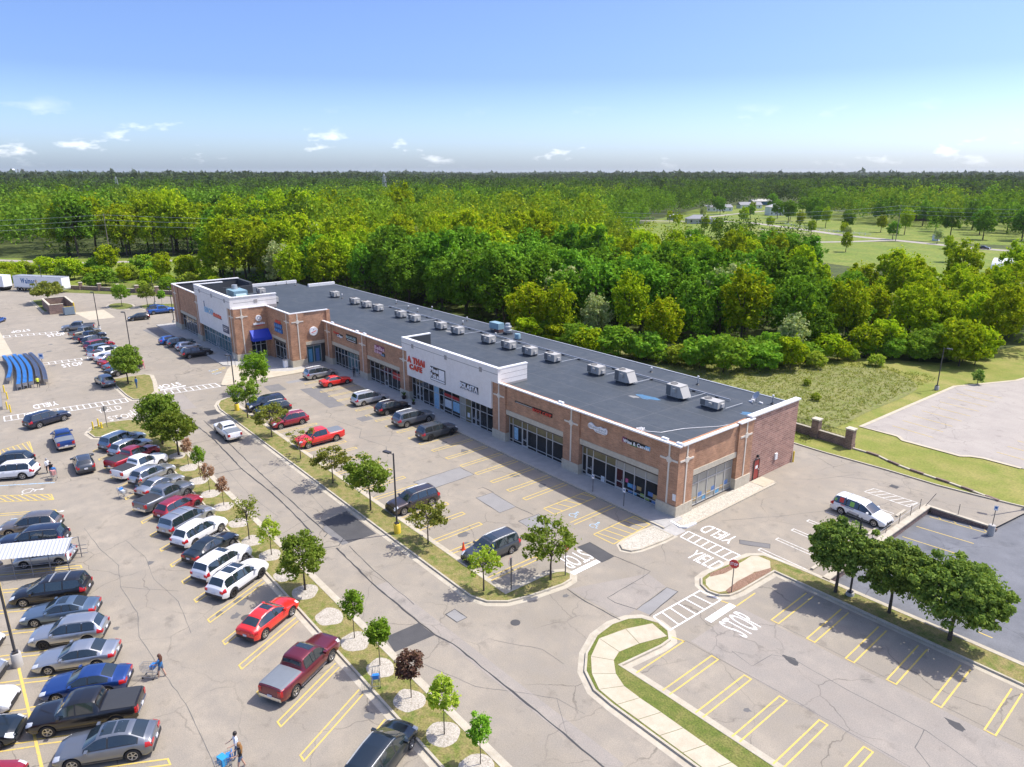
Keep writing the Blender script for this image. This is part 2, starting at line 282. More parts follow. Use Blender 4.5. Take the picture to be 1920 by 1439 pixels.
def copy_tree(o, parent=None):
    c = o.copy(); col.objects.link(c); c.parent = parent
    for ch in o.children: copy_tree(ch, c)
    return c
_glyph = {}
def glyph(ch, bold=0.0, extrude=0.0):
    """one letter as flat or extruded mesh data, lower left corner at the origin; returns verts, faces, width"""
    key = (ch, bold, extrude)
    if key not in _glyph:
        cu = bpy.data.curves.new('g', 'FONT'); cu.body = ch; cu.size = 1.0; cu.offset = bold; cu.extrude = extrude; cu.resolution_u = 3; cu.fill_mode = 'BOTH'
        ob = bpy.data.objects.new('g', cu); me = bpy.data.meshes.new_from_object(ob)
        vs = [tuple(v.co) for v in me.vertices]; fs = [tuple(p.vertices) for p in me.polygons]
        bpy.data.objects.remove(ob); bpy.data.curves.remove(cu); bpy.data.meshes.remove(me)
        x0 = min(v[0] for v in vs); x1 = max(v[0] for v in vs)
        _glyph[key] = ([(v[0]-x0, v[1], v[2]) for v in vs], fs, x1-x0)
    return _glyph[key]
def letters(text, origin, right, up, width, height, mat, parent, name='letter', bold=0.01, extrude=0.0, gap=0.10, slant=0.0, joined=False):
    """letters laid along `right` with cap height `height`, whole line fitted to `width`; one child mesh per letter"""
    right = Vector(right).normalized(); up = Vector(up).normalized(); out = right.cross(up); origin = Vector(origin)
    adv = []; x = 0
    for ch in text:
        if ch == ' ': x += 0.32; adv.append(None); continue
        g = glyph(ch, bold, extrude); adv.append((x, g)); x += g[2] + gap
    sx = width / (x - gap); sy = height / 0.72; res = []; mbj = MB()
    for a in adv:
        if a is None: continue
        x, (vs, fs, w) = a; mb = mbj if joined else MB()
        mb.add([origin + right*((x+v[0])*sx + slant*v[1]*sy) + up*(v[1]*sy) + out*v[2] for v in vs], fs)
        if not joined: res.append(mb.build(name, mat, parent))
    if joined: res.append(mbj.build(name, mat, parent))
    return res
def arc(cx, cy, r, a0, a1, n=8):
    return [(cx + r*math.cos(R(a0+(a1-a0)*i/n)), cy + r*math.sin(R(a0+(a1-a0)*i/n))) for i in range(n+1)]
def smooth_closed(pts, it=2):
    for _ in range(it):
        q = []
        for a, b in zip(pts, pts[1:]+pts[:1]): q += [(a[0]*.75+b[0]*.25, a[1]*.75+b[1]*.25), (a[0]*.25+b[0]*.75, a[1]*.25+b[1]*.75)]
        pts = q
    return pts
def offset_poly(poly, d):
    n = len(poly); A = sum(poly[i][0]*poly[(i+1)%n][1]-poly[(i+1)%n][0]*poly[i][1] for i in range(n)); sg = 1 if A > 0 else -1; out = []
    for i in range(n):
        a = Vector(poly[i-1]); b = Vector(poly[i]); c = Vector(poly[(i+1)%n]); d1 = (b-a).normalized(); d2 = (c-b).normalized()
        n1 = Vector((-d1.y, d1.x))*sg; n2 = Vector((-d2.y, d2.x))*sg; t = (n1+n2)
        t = t.normalized() / max(0.45, t.normalized().dot(n1)) if t.length > 1e-6 else n1
        out.append((b.x + t.x*d, b.y + t.y*d))
    return out
# ---------------------------------------------------------------- ground and terrain
xs = [-16000,-6000,-2500,-1200,-700,-400,-250,-150,-80,-30,0,14.05,14.15,19.5,19.75,30,69.9,70,90,200,600,2000,6000,16000]
ys = [-16000,-5000,-1500,-500,-200,-100,-50,-20,0.1,0.2,10,20.65,20.75,27.4,27.6,40,80,150,300,500,900,2000,6000,16000]
def terr_z(x, y): return -0.95 if ((14.1 < x < 69.95 and 0.15 < y < 20.7) or (19.7 < x < 69.95 and 0.15 < y < 27.5)) else -0.10
mb = MB(); nx = len(xs)
mb.add([(x, y, terr_z(x, y)) for y in ys for x in xs], [(j*nx+i, j*nx+i+1, (j+1)*nx+i+1, (j+1)*nx+i) for j in range(len(ys)-1) for i in range(nx-1)])
ground = mb.build('ground', M_floor, kind='structure')
lot_poly = [(-215,-110),(70,-110),(70,-0.25),(14.0,-0.25),(14.0,20.8),(19.6,20.8),(20.6,27.7),(15,26.75),(7,26.45),(-1,26.2),(-112,26.2),(-124,24),(-150,4),(-162,-3),(-190,-24),(-215,-24)]
lot = MB().poly(lot_poly, 0.0).build('parking_lot', M_asphalt, kind='structure')
def dz(x, y=0): return -0.6 + (x-14)*0.064 if x < 19.6 else (-0.24 + (x-19.6)*0.02 if x < 26 else -0.11)
dpx = [14.0, 19.6, 26, 70]
mb = MB()
for a, b in zip(dpx, dpx[1:]):
    ytop = 20.9 if b <= 19.6 else 27.5
    mb.add([(a,0.9,dz(a)),(b,0.9,dz(b)),(b,ytop,dz(b)),(a,ytop if a >= 19.6 else 20.9,dz(a))], [(0,1,2,3)])
dark_lot = mb.build('lower_parking_lot', M_dark_lot, kind='structure')
far_lot_poly = [(-0.4,38.0),(0.0,52),(0.5,66.6),(3,72),(5.4,77.4),(6.5,84),(14,100),(70,110),(70,42),(40,40),(16.8,38.4),(13.2,38.4),(12.0,37.9),(11.3,37.1),(5.0,37.2),(4.2,38.1),(3.6,38.2)]
far_lot = MB().poly(far_lot_poly, 0.02).build('neighbouring_parking_lot', M_far_lot, kind='structure')
# lawns and fields behind the shops
def sheet(name, poly, z, m): return MB().poly(poly, z).build(name, m, kind='structure')
sheet('verge', [(-30,26.25),(-1,26.25),(7,26.5),(15,26.8),(20.6,27.75),(70,29),(70,130),(10,130),(-2,104),(-6,80),(-16,73),(-30,60)], -0.03, M_mown)
sheet('meadow', smooth_closed([(-95,27),(-30,27),(-6,28),(-2,34.5),(-2.6,45),(-2,56),(-3,64),(-12,70),(-20,60),(-45,46),(-95,40)], 2), 0.0, M_meadow)
sheet('roadside_field', [(-330,-60),(-292,-80),(-205,-60),(-196,-28),(-160,-1),(-180,12),(-228,60),(-246,55),(-262,8),(-280,-14)], -0.05, M_field)
sheet('hay_field', [(-149,233),(-135,255),(-115,290),(-95,312),(-60,302),(-20,305),(30,320),(40,200),(-10,170),(-60,190),(-110,205)], -0.05, M_field)
sheet('village_green', [(-150,236),(-165,205),(-200,215),(-275,330),(-330,440),(-390,560),(-350,600),(-250,540),(-150,500),(-60,460),(-40,380),(-30,330),(-108,312)], -0.05, M_field)
for pl, w, nm in (([(-420,-160),(-300,-40),(-258,-8),(-228,50),(-200,110)], 5.0, 'country_road'),
              ([(-330,300),(-290,318),(-260,344),(-249,362),(-226,367),(-187,346),(-159,330),(-136,316),(-110,309),(-70,296),(-30,296),(40,310)], 6.5, 'village_road'),
              ([(-180,200),(-161,213),(-151,236),(-135,260),(-119,286),(-111,306)], 5.0, 'access_road'),
              ([(-262,352),(-277,398),(-287,448),(-295,496),(-310,560)], 5.0, 'village_street'),
              ([(-190,322),(-177,315),(-163,306),(-158,318)], 2.0, 'footpath')):
    MB().ribbon(pl, w, 0.0).build(nm, M_far_lot, kind='structure')

# ---------------------------------------------------------------- kerbed islands
def island(name, poly, fill, kerb_h=0.13, kw=0.17, gutter=0.42, closed_fill=True, mound=0.0):
    inner = offset_poly(poly, kw); outer = offset_poly(poly, -gutter)
    n = len(poly)
    lawn = MB().poly(inner, kerb_h - 0.02).build(name, fill, kind='structure')
    mb = MB(); vs = [(p[0],p[1],-0.02) for p in poly] + [(p[0]+(q[0]-p[0])*.12, p[1]+(q[1]-p[1])*.12, kerb_h) for p, q in zip(poly, inner)] + [(p[0],p[1],kerb_h) for p in inner] + [(p[0],p[1],0.05) for p in inner]
    fs = []
    for i in range(n):
        j = (i+1) % n
        for k in range(3): fs.append((k*n+i, k*n+j, (k+1)*n+j, (k+1)*n+i))
    mb.add(vs, fs); mb.build('kerb', M_kerb, lawn)
    if gutter:
        mb = MB(); mb.add([(p[0],p[1],0.006) for p in outer] + [(p[0],p[1],0.006) for p in poly], [(i,(i+1)%n,n+(i+1)%n,n+i) for i in range(n)])
        mb.build('gutter', M_kerb, lawn)
    return lawn
def seg(p, q, n): return [(p[0]+(q[0]-p[0])*i/n, p[1]+(q[1]-p[1])*i/n) for i in range(n)]
# the strip with young trees between the big lot and the drive
isl_a = island('young_tree_island', [(30,-32.85),(30,-30.2)] + seg((28,-30.2),(-56,-30.2),6) + [(-57,-30.2),(-60.3,-31.0),(-62.3,-32.6),(-63.0,-35.2),(-62.2,-36.8),(-60.2,-37.7),(-58,-37.4),(-56.6,-36.0),(-54.8,-33.2),(-54.0,-32.85)] + seg((-50,-32.85),(28,-32.85),6), M_grass)
# the strip between the drive and the shop-front parking
isl_b = island('lamp_tree_island', seg((-59,-22.2),(-3.2,-22.2),6) + [(-2.0,-22.15),(-0.6,-21.6),(0.4,-20.4),(0.9,-18.8)] + [(1.4,-15.6),(1.3,-14.6),(0.7,-14.0),(0.0,-14.1),(-0.4,-14.8),(-0.6,-15.8),(-0.62,-19.75)] + seg((-4,-19.78),(-56,-19.78),5) + [(-59.5,-19.75),(-61.2,-19.3),(-63.0,-18.6),(-63.6,-19.6),(-62.9,-20.9),(-61.2,-21.8)], M_grass)
# end island far up the row, with one tree
isl_c = island('row_end_island', [(-84.6,-30.4),(-80,-30.6),(-74,-30.5),(-71.3,-30.2),(-70.6,-29.2),(-71.2,-28.0),(-73.5,-26.7),(-79,-25.6),(-83.2,-25.0),(-84.4,-25.6)], M_grass)
# paved refuge with mulch beside the stop sign and the tree strip that runs on from it
refuge = island('paved_refuge', [(7.5,-5.6),(7.6,-6.6),(8.2,-7.4),(9.1,-7.75),(10.0,-7.55),(10.55,-6.9),(10.75,-5.8),(10.9,-1.25)] + seg((14,-1.25),(60,-1.25),4) + [(60,1.0)] + seg((56,1.0),(14,1.0),4) + [(12.2,0.75),(10.3,0.6),(8.9,0.4),(8.15,-0.5),(7.95,-1.6)], M_grass)
MB().poly([(7.95,-5.6),(8.05,-6.5),(8.5,-7.1),(9.1,-7.4),(9.75,-7.2),(10.05,-6.5),(10.0,-4.6),(9.9,-2.6),(10.5,-1.2),(9.8,-0.1),(8.7,-0.15),(8.35,-0.6),(8.4,-1.8),(8.3,-3.6)], 0.117).build('paving', M_walk, refuge)
MB().poly([(7.72,-5.5),(8.12,-3.2),(8.55,-3.2),(8.5,-4.6),(8.05,-5.9)], 0.121).build('mulch_bed', M_mulch_red, refuge)
MB().poly([(9.95,-6.6),(10.35,-6.8),(10.55,-5.6),(10.7,-1.5),(10.45,-0.9),(9.95,-2.6),(9.8,-4.8)], 0.121).build('mulch_bed', M_mulch_red, refuge)
# curved walk island at the lower right
isl_d = island('walk_island', [(8.0,-14.15),(9.2,-13.65),(10.3,-13.85),(11.0,-14.6),(11.05,-15.6),(10.6,-19.15)] + seg((14,-19.0),(34,-18.6),4) + [(40,-18.5),(40,-22.2)] + seg((36,-22.2),(14,-22.25),4) + [(12.6,-22.35),(11.0,-22.25),(9.4,-21.45),(8.2,-20.1),(7.3,-18.2),(7.1,-16.4),(7.4,-15.0)], M_grass_green)
def slabs(parent, left, right, z0, z1, m, gap=0.012):
    for (a, b), (c, d) in zip(zip(left, left[1:]), zip(right, right[1:])):
        q = [Vector(a), Vector(b), Vector(d), Vector(c)]; ce = sum(q, Vector((0,0)))/4
        pl = [tuple(ce + (p-ce)*(1-gap*2/max(0.3,(p-ce).length))) for p in q]
        MB().prism(pl, z0, z1, bottom=False).build('slab', m, parent)
Lw = [(9.0,-14.15),(8.2,-16.1),(7.75,-18.3),(8.7,-20.1),(9.9,-21.25),(11.2,-21.95),(12.8,-22.05)] + [(12.8+1.6*i,-22.02) for i in range(1,16)]
Rw = [(10.6,-14.5),(9.9,-16.6),(9.6,-18.3),(9.95,-19.2),(10.9,-20.05),(12.0,-20.5),(13.3,-20.55)] + [(13.3+1.6*i,-20.5) for i in range(1,16)]
slabs(isl_d, Lw, Rw, 0.08, 0.125, M_walk)
# shop-front walk in slabs, and its kerb
walk = MB().box(-71.0,0.6,-2.2,0.5,-0.05,0.12).build('sidewalk', M_walk_grey, kind='structure')
for i in range(23):
    x0 = -70.6 + i*3.08; MB().box(x0+0.012, x0+3.068, -2.05, 0.48, 0.1, 0.136).build('slab', M_walk_grey, walk)
MB().box(-71.0,0.6,-2.38,-2.2,-0.05,0.13).build('kerb', M_kerb, walk)
walk2 = MB().prism([(-71.0,-11.0),(-71.0,0.4),(-124,0.4),(-124,-14.2),(-82.0,-14.2),(-81.0,-13.4)], -0.05, 0.115).build('sidewalk', M_walk_grey, kind='structure')
MB().prism(smooth_closed([(-81.5,-13.3),(-71.5,-17.9),(-70.4,-18.3),(-69.7,-17.6),(-69.6,-11.0),(-69.4,-2.4),(-71.2,-2.3),(-71.4,-9.0),(-80.0,-12.4)],1), -0.05, 0.125).build('paving', M_walk, walk2)
for i in range(13): MB().box(-82.4-i*3.1+0.012-3.076, -82.4-i*3.1, -14.0, -11.6, 0.1, 0.131).build('slab', M_walk_grey, walk2)
# pebble bed island by the corner and along the end wall
peb = island('pebble_island', [(-0.15,-2.75),(-0.35,-4.2),(-0.3,-6.6),(0.0,-7.6),(0.7,-8.05),(1.4,-7.7),(1.75,-6.8),(2.05,-4.2),(2.05,-2.75)], M_gravel, gutter=0.25)
end_bed = MB().prism([(0.15,-0.55),(1.5,-0.75),(1.75,0.6),(1.7,14.0),(0.0,14.0),(0.0,0.0)], -0.05, 0.10).build('pebble_strip', M_gravel, kind='structure')
MB().prism([(1.7,0.7),(1.95,0.7),(1.95,14.2),(1.7,14.2)], -0.05, 0.14).build('kerb', M_kerb, end_bed)
MB().prism([(0.2,-0.95),(1.45,-1.15),(1.9,-0.7),(1.95,0.7),(1.7,0.7),(1.65,-0.3),(1.35,-0.85),(0.2,-0.7)], -0.05, 0.15).build('kerb', M_cap, end_bed)
MB().prism([(0.1,12.4),(1.65,12.4),(1.65,14.5),(0.1,14.5)], -0.05, 0.13).build('door_slab', M_walk, end_bed)
ramp = MB().add([(-1.75,-2.3,0.02),(0.1,-2.65,0.012),(2.1,-2.55,0.012),(2.15,-1.15,0.012),(0.55,-0.9,0.13),(-1.75,-0.75,0.145)], [(0,1,4,5),(1,2,3,4)]).build('kerb_ramp', M_walk_grey, kind='structure')

# tree rings of wood chip under the young trees
MULCH = [(-45.4,-31.3),(-41.0,-31.3),(-36.8,-31.45),(-32.8,-31.5),(-29.1,-31.5),(-24.9,-31.55),(-20.8,-31.7),(-17.5,-31.5),(-13.7,-31.7),(-10.5,-31.5),(-6.4,-31.5),(-2.7,-31.35),(0.8,-31.4),(4.5,-31.5),(8.0,-31.4),(11.2,-31.4)]
for i, (x, y) in enumerate(MULCH):
    r = 0.98 + 0.12*random.random(); k = 20; ph = random.random()*6
    ring = [(x+r*(1+.08*math.sin(3*a+ph)+.05*math.sin(5*a))*math.cos(a), y+0.92*r*(1+.07*math.cos(2*a+ph))*math.sin(a)) for a in [2*math.pi*j/k for j in range(k)]]
    mb = MB(); mb.add([(x,y,0.155)] + [(x+(p[0]-x)*.55, y+(p[1]-y)*.55, 0.15) for p in ring] + [(p[0],p[1],0.112) for p in ring], [(0,1+j,1+(j+1)%k) for j in range(k)] + [(1+j,1+k+j,1+k+(j+1)%k,1+(j+1)%k) for j in range(k)])
    mb.build('mulch_ring', M_mulch, isl_a)
# rounded grass beds far up the lot, with kerbs
isl_e = island('oval_tree_bed', [(-153+5.2*math.cos(a), -15+2.6*math.sin(a)) for a in [2*math.pi*i/18 for i in range(18)]], M_grass_green)
isl_f = island('corner_tree_bed', [(-150,-12),(-142,-11),(-139,-8),(-138,-3),(-148,-4),(-152,-9)], M_grass_green)
isl_g = island('enclosure_tree_bed', [(-176,-30.5),(-156,-30.3),(-155,-26),(-164,-25.5),(-176,-26.5)], M_grass_green)
sheet('fence_verge', [(-193,-24.4),(-186,-22.5),(-161,-2.2),(-150,6),(-128,24),(-150,26),(-200,-10)], 0.03, M_grass_green)
sheet('pale_apron', [(-151,-25),(-139,-24),(-139,-19),(-151,-19)], 0.006, M_walk)
sheet('concrete_apron', [(-180,-54),(-113,-54),(-113,-42.2),(-114.1,-40.3),(-136,-40.2),(-180,-41)], 0.006, M_walk)

# ---------------------------------------------------------------- painted markings: every one a piece of the lot
def line(p, q, w=0.1, m=M_yellow, name='painted_line', z=0.010, parent=None):
    return MB().ribbon([p, q], w, z).build(name, m, parent or lot)
def ustall(a, b, sp=0.5, w=0.10, m=M_yellow, cap='a', z=0.010, parent=None):
    """double stall line from a to b, its two strokes `sp` apart, closed at end a"""
    a = Vector(a); b = Vector(b); n = Vector((1, 0)) if abs((b-a).normalized().x) < 0.75 else Vector((0, 1)); mb = MB()
    for s in (-.5, .5): mb.ribbon([tuple(a+n*sp*s), tuple(b+n*sp*s)], w*1.0, z)
    d = (b-a).normalized()
    if cap: mb.ribbon([tuple(a-n*(sp/2+w/2)+d*0.0), tuple(a+n*(sp/2+w/2)+d*0.0)], w, z+0.002)
    return mb.build('stall_marking', m, parent or lot)
for k in range(-2, 18):                                      # angled row against the young-tree island
    x = 1.2 - 3.2*k; ustall((x,-38.3), (x-2.55,-33.35))
for k in range(0, 14):                                       # angled row on the other side of that aisle
    x = 0.0 - 3.22*k
    if k not in (13,): ustall((x,-44.0), (x-3.0,-49.3))
for k in range(0, 10): x = 2.2 - 3.22*k; ustall((x-8,-55.0), (x-5.2,-49.5), cap=None)
line((-46,-49.4), (12,-49.4), 0.16)
for k in range(12): ustall((-24.1-2.68*k+2.68*0, -14.45), (-24.1-2.68*k, -19.6)) if k not in (11,) else None
for x in (-21.5,-18.8,-16.1,-13.45,-10.8,-8.3,-3.0): ustall((x,-14.45), (x,-19.5)) if x > -9 or x < -12 or True else None
for x in (-63.2,-60.5,-57.8,-55.1,-52.4,-49.7,-46.9,-44.2,-41.5,-38.8,-36.1,-33.4,-31.0,-28.3,-25.4,-22.6,-19.9,-17.2,-14.5,-12.0): ustall((x,-8.1), (x,-2.45))
def hatch(poly, n, m=M_yellow, w=0.1, parent=None, skew=0.0):
    a, b, c, d = [Vector(p) for p in poly]; mb = MB()
    for p, q in ((a,b),(b,c),(c,d),(d,a)): mb.ribbon([tuple(p),tuple(q)], w, 0.010)
    for i in range(n):
        t = (i+0.5)/n; u = min(1, max(0, t+skew))
        mb.ribbon([tuple(a.lerp(d,t)), tuple(b.lerp(c,u))], w, 0.012)
    return mb.build('hatched_marking', m, parent or lot)
hatch([(-9.3,-8.0),(-7.75,-8.0),(-7.75,-2.45),(-9.3,-2.45)], 5, skew=0.1)
ustall((-5.4,-8.0), (-5.4,-2.45), cap=None)
hatch([(-2.75,-7.95),(-0.45,-7.85),(-0.75,-2.6),(-2.75,-2.5)], 6, skew=0.08)
hatch([(-60.4,-46.6),(-58.2,-46.7),(-57.4,-43.7),(-61.6,-43.6)], 6, skew=0.15)
hatch([(-46.8,-49.0),(-45.0,-49.0),(-41.5,-43.8),(-43.1,-43.8)], 9, skew=0.14)
line((-49.9,-49.4),(-46.1,-43.1),0.16,M_blue_paint)
line((-39.3,-47.5),(-37.6,-44.2),0.14,M_blue_paint)
for x in (11.6,13.95,16.4,18.85,21.4,24.0,26.6): ustall((x,-13.75), (x,-18.85)) if x > 12 else line((x,-13.9),(x,-18.9))
line((10.75,-14.2),(11.65,-13.9))
for x in (14.4,17.1,19.8,22.45,25.05,27.9,30.6): ustall((x,-7.15), (x-0.12,-2.0), sp=0.56)
line((10.4,-7.9),(11.55,-7.6)); line((11.55,-7.6),(11.5,-5.0))
for y in (1.1,3.9,6.5,9.2): ustall((8.1,y), (12.4,y-0.15), sp=0.42, m=M_white_old)
ustall((8.5,16.6),(12.6,16.5), sp=0.42, m=M_white_old, cap=None)
line((8.3,12.1),(10.2,12.1),0.1,M_white_old)
hatch([(8.6,19.4),(8.9,20.9),(13.1,20.9),(12.9,19.3)], 6, m=M_white_old, skew=0.12)
def dline(p, q): MB().add([(p[0],p[1]-.05,dz(p[0])+.012),(q[0],q[1]-.05,dz(q[0])+.012),(q[0],q[1]+.05,dz(q[0])+.012),(p[0],p[1]+.05,dz(p[0])+.012)],[(0,1,2,3)]).build('painted_line', M_yellow, dark_lot)
for y in (19.9,16.9,13.9,10.9,7.9): dline((14.6,y),(19.3,y-.1))
for y in (3.0,6.0): dline((24.0,y),(28.6,y))
for x in (15.2,16.5,17.8,19.0): dline((x,20.35),(x+0.35,20.0))
for i in range(9): line((2.0-0.25*i*0, 41.5+3.05*i), (7.0, 41.0+3.05*i), 0.1, M_yellow, z=0.034, parent=far_lot)
for i in range(9): line((13.5+1.0*i*0.2, 41.6+3.0*i), (19.5, 41.2+3.0*i), 0.1, M_yellow, z=0.034, parent=far_lot)
for i in range(4): line((8.2+3*i, 71+2.4*i), (10.5+3*i, 66.5+2.4*i), 0.1, M_yellow, z=0.034, parent=far_lot)
far_kerb = MB().ribbon(far_lot_poly[10:] + far_lot_poly[:9], 0.5, 0.05).build('kerb', M_walk, far_lot)
def crosswalk(p0, p1, q0, q1, n, m=M_white, w=0.12):
    """two rails p0-p1 and q0-q1 and n rungs between them"""
    p0, p1, q0, q1 = map(Vector, (p0, p1, q0, q1)); mb = MB()
    mb.ribbon([tuple(p0), tuple(p1)], w, 0.010).ribbon([tuple(q0), tuple(q1)], w, 0.010)
    for i in range(n): t = i/(n-1); mb.ribbon([tuple(p0.lerp(p1,t)), tuple(q0.lerp(q1,t))], w, 0.012)
    return mb.build('crosswalk_marking', m, lot)
crosswalk((2.3,-1.0),(7.6,-1.05),(2.45,-2.35),(7.5,-2.55),8)
crosswalk((8.45,-13.35),(8.6,-8.0),(10.2,-13.7),(10.35,-7.8),7)
crosswalk((-74.4,-45),(-72.8,-30.9),(-72.1,-45.1),(-70.8,-30.9),20)
crosswalk((-103.3,-37.3),(-102.6,-30.6),(-101.6,-37.3),(-101.0,-30.6),8)
crosswalk((-132.6,-40.1),(-130.0,-30.4),(-130.6,-40.1),(-128.2,-30.4),11)
crosswalk((-73.2,-25.6),(-72.4,-18.6),(-71.1,-25.8),(-70.1,-18.5),9)
def word(t, o, right, up, w, h, m=M_white, bold=0.0): letters(t, (o[0],o[1],0.011), right, up, w, h, m, lot, 'painted_letter', bold=bold)
word('STOP', (14.1,-10.4), (0,1,0), (-1,0,0), 2.3, 2.35)
MB().box(11.0,11.55,-10.75,-7.65,0.004,0.012).build('stop_bar', M_white, lot)
word('STOP', (-1.7,-10.75), (0,-1,0), (1,0,0), 2.7, 1.9)
MB().box(0.35,0.85,-13.9,-10.85,0.004,0.012).build('stop_bar', M_white, lot)
word('YIELD', (5.9,1.45), (-1,0,0), (0,-1,0), 3.2, 1.7)
word('YIELD', (4.75,-4.75), (1,0,0), (0,1,0), 2.9, 1.75)
word('YIELD', (-77.6,-38.6), (0,-1,0), (1,0,0), 2.9, 2.2)
word('YIELD', (-67.8,-35.1), (0,1,0), (-1,0,0), 2.9, 2.2, M_white_old)
word('STOP', (-76.6,-22.7), (0,-1,0), (1,0,0), 3.2, 2.0); MB().box(-74.1,-73.7,-26.0,-22.4,0.004,0.012).build('stop_bar', M_white, lot)
word('STOP', (-97.6,-34.9), (0,1,0), (-1,0,0), 3.0, 2.6)
word('STOP', (-136.8,-35.3), (0,-1,0), (1,0,0), 3.2, 2.4)
word('STOP', (-125.6,-33.4), (0,1,0), (-1,0,0), 3.0, 2.6)
word('STOP', (-63.4,-34.6), (0,1,0), (-1,0,0), 3.0, 2.2, M_white_old); line((-66.6,-31.2),(-62.6,-31.0),0.14,M_white_old); line((-66.6,-31.6),(-62.6,-31.4),0.14,M_white_old)
def wheelchair(x, y, ang, s, m):
    """access symbol painted flat: head, back and wheel"""
    mb = MB(); c, sn = math.cos(ang), math.sin(ang); T = lambda p: (x+s*(p[0]*c-p[1]*sn), y+s*(p[0]*sn+p[1]*c))
    mb.poly([T((.18*math.cos(a)-.1,.18*math.sin(a)+1.15)) for a in [2*math.pi*i/10 for i in range(10)]], 0.012)
    mb.ribbon([T(p) for p in ((-.1,1.0),(-.05,.45),(.42,.42),(.62,-.1),(.85,-.02))], .12*s, 0.011)
    mb.ribbon([T(p) for p in ((-.08,.75),(.35,.72))], .10*s, 0.013)
    mb.ribbon([T((.42*math.cos(R(a))+.02,.42*math.sin(R(a))+.12)) for a in range(110,345,20)], .10*s, 0.014)
    return mb.build('access_symbol', m, lot)
wheelchair(-6.6,-6.9,0,0.75,M_blue_paint); wheelchair(-3.9,-6.9,0,0.75,M_blue_paint)
wheelchair(-45.6,-45.6,R(-27),1.15,M_white_old); wheelchair(-38.6,-44.7,R(-27),1.05,M_white_old); wheelchair(-80,-16.8,0,0.9,M_blue_paint); wheelchair(-78,-16.9,0,0.9,M_blue_paint)
hatch([(-79.4,-16.9),(-78.6,-16.9),(-80.2,-14.4),(-81.0,-14.4)], 4)
# repairs: patches and sealed cracks
def patch(poly, m, z=0.005, name='asphalt_patch'): return MB().poly(poly, z).build(name, m, lot)
def outline(pts, w=0.06, m=M_seal, z=0.008, closed=False):
    q = []; pts = list(pts) + ([pts[0]] if closed else [])
    for a, b in zip(pts, pts[1:]):
        L = math.dist(a, b); k = max(1, int(L/0.7))
        for i in range(k): q.append((a[0]+(b[0]-a[0])*i/k + random.uniform(-.035,.035)*(i>0), a[1]+(b[1]-a[1])*i/k + random.uniform(-.035,.035)*(i>0)))
    q.append(pts[-1]); ws = [w*random.uniform(.6,1.35) for _ in q]
    return MB().ribbon(q, ws, z).build('sealed_crack', m, lot)
for pl, m, edge in (([(-22.4,-14.4),(-22.5,-8.4),(-19.9,-8.4),(-19.8,-13.9)], M_patch_pale, 1), ([(-15.3,-11.6),(-15.2,-9.6),(-11.3,-9.8),(-11.3,-11.8)], M_patch_pale, 1),
     ([(-8.9,-11.5),(-8.8,-9.1),(-5.8,-9.3),(-5.9,-11.6)], M_patch_pale, 1), ([(-2.1,-10.6),(-2.0,-9.2),(0.95,-9.3),(0.95,-10.8)], M_patch_dark, 1),
     ([(-1.9,-29.5),(-1.8,-26.85),(0.1,-26.75),(-0.1,-29.8)], M_patch_dark, 0), ([(-20.4,-25.5),(-20.9,-22.75),(-15.2,-22.75),(-15.3,-25.4)], M_patch_dark, 0),
     ([(-19.0,-26.1),(-15.3,-26.0),(-15.3,-25.4),(-19.6,-25.5)], M_patch, 0), ([(-61.1,-9.9),(-60.6,-7.4),(-50.1,-8.2),(-50.2,-10.4)], M_patch, 0),
     ([(-66.2,-10),(-66.2,-7.5),(-64.9,-7.6),(-65,-10)], M_patch_pale, 0), ([(-66.0,-13.5),(-65.9,-11.2),(-62.3,-11.4),(-62.5,-13.7)], M_patch, 0),
     ([(-59.7,-24.1),(-59.6,-22.5),(-57.3,-22.5),(-57.6,-24.2)], M_patch_dark, 0), ([(-56.5,-29.6),(-56.3,-26.6),(-54.6,-26.6),(-54.8,-29.7)], M_patch, 0),
     ([(-1.4,-24.8),(-1.5,-23.9),(-0.1,-23.8),(-0.1,-24.7)], M_patch_pale, 1), ([(6.7,-9.6),(7.6,-9.4),(8.1,-13.4),(7.1,-13.6)], M_patch_pale, 0),
     ([(6.1,1.2),(8.2,2.6),(8.6,1.9),(6.5,0.6)], M_patch, 1), ([(-44.2,-9.6),(-44.2,-7.9),(-42.4,-7.9),(-42.4,-9.6)], M_patch, 0),
     ([(-70,-26.6),(-69.7,-23.9),(-62,-24.3),(-62.4,-26.5)], M_asphalt_lane, 0), ([(-121,-14.6),(-121,-17.6),(-109.5,-17.0),(-109.8,-14.6)], M_patch, 0),
     ([(-7.9,-26.9),(-7.9,-25.9),(16,-25.0),(16,-26.0)], M_asphalt_lane, 0), ([(2.0,-15.6),(4.5,-9.2),(6.6,-9.6),(7.2,-15.3)], M_asphalt_lane, 0), ([(11.9,-13.6),(11.9,-7.5),(45,-7.0),(45,-13.2)], M_asphalt_lane, 0)):
    patch(pl, m)
    if edge: outline(pl, 0.07, closed=True)
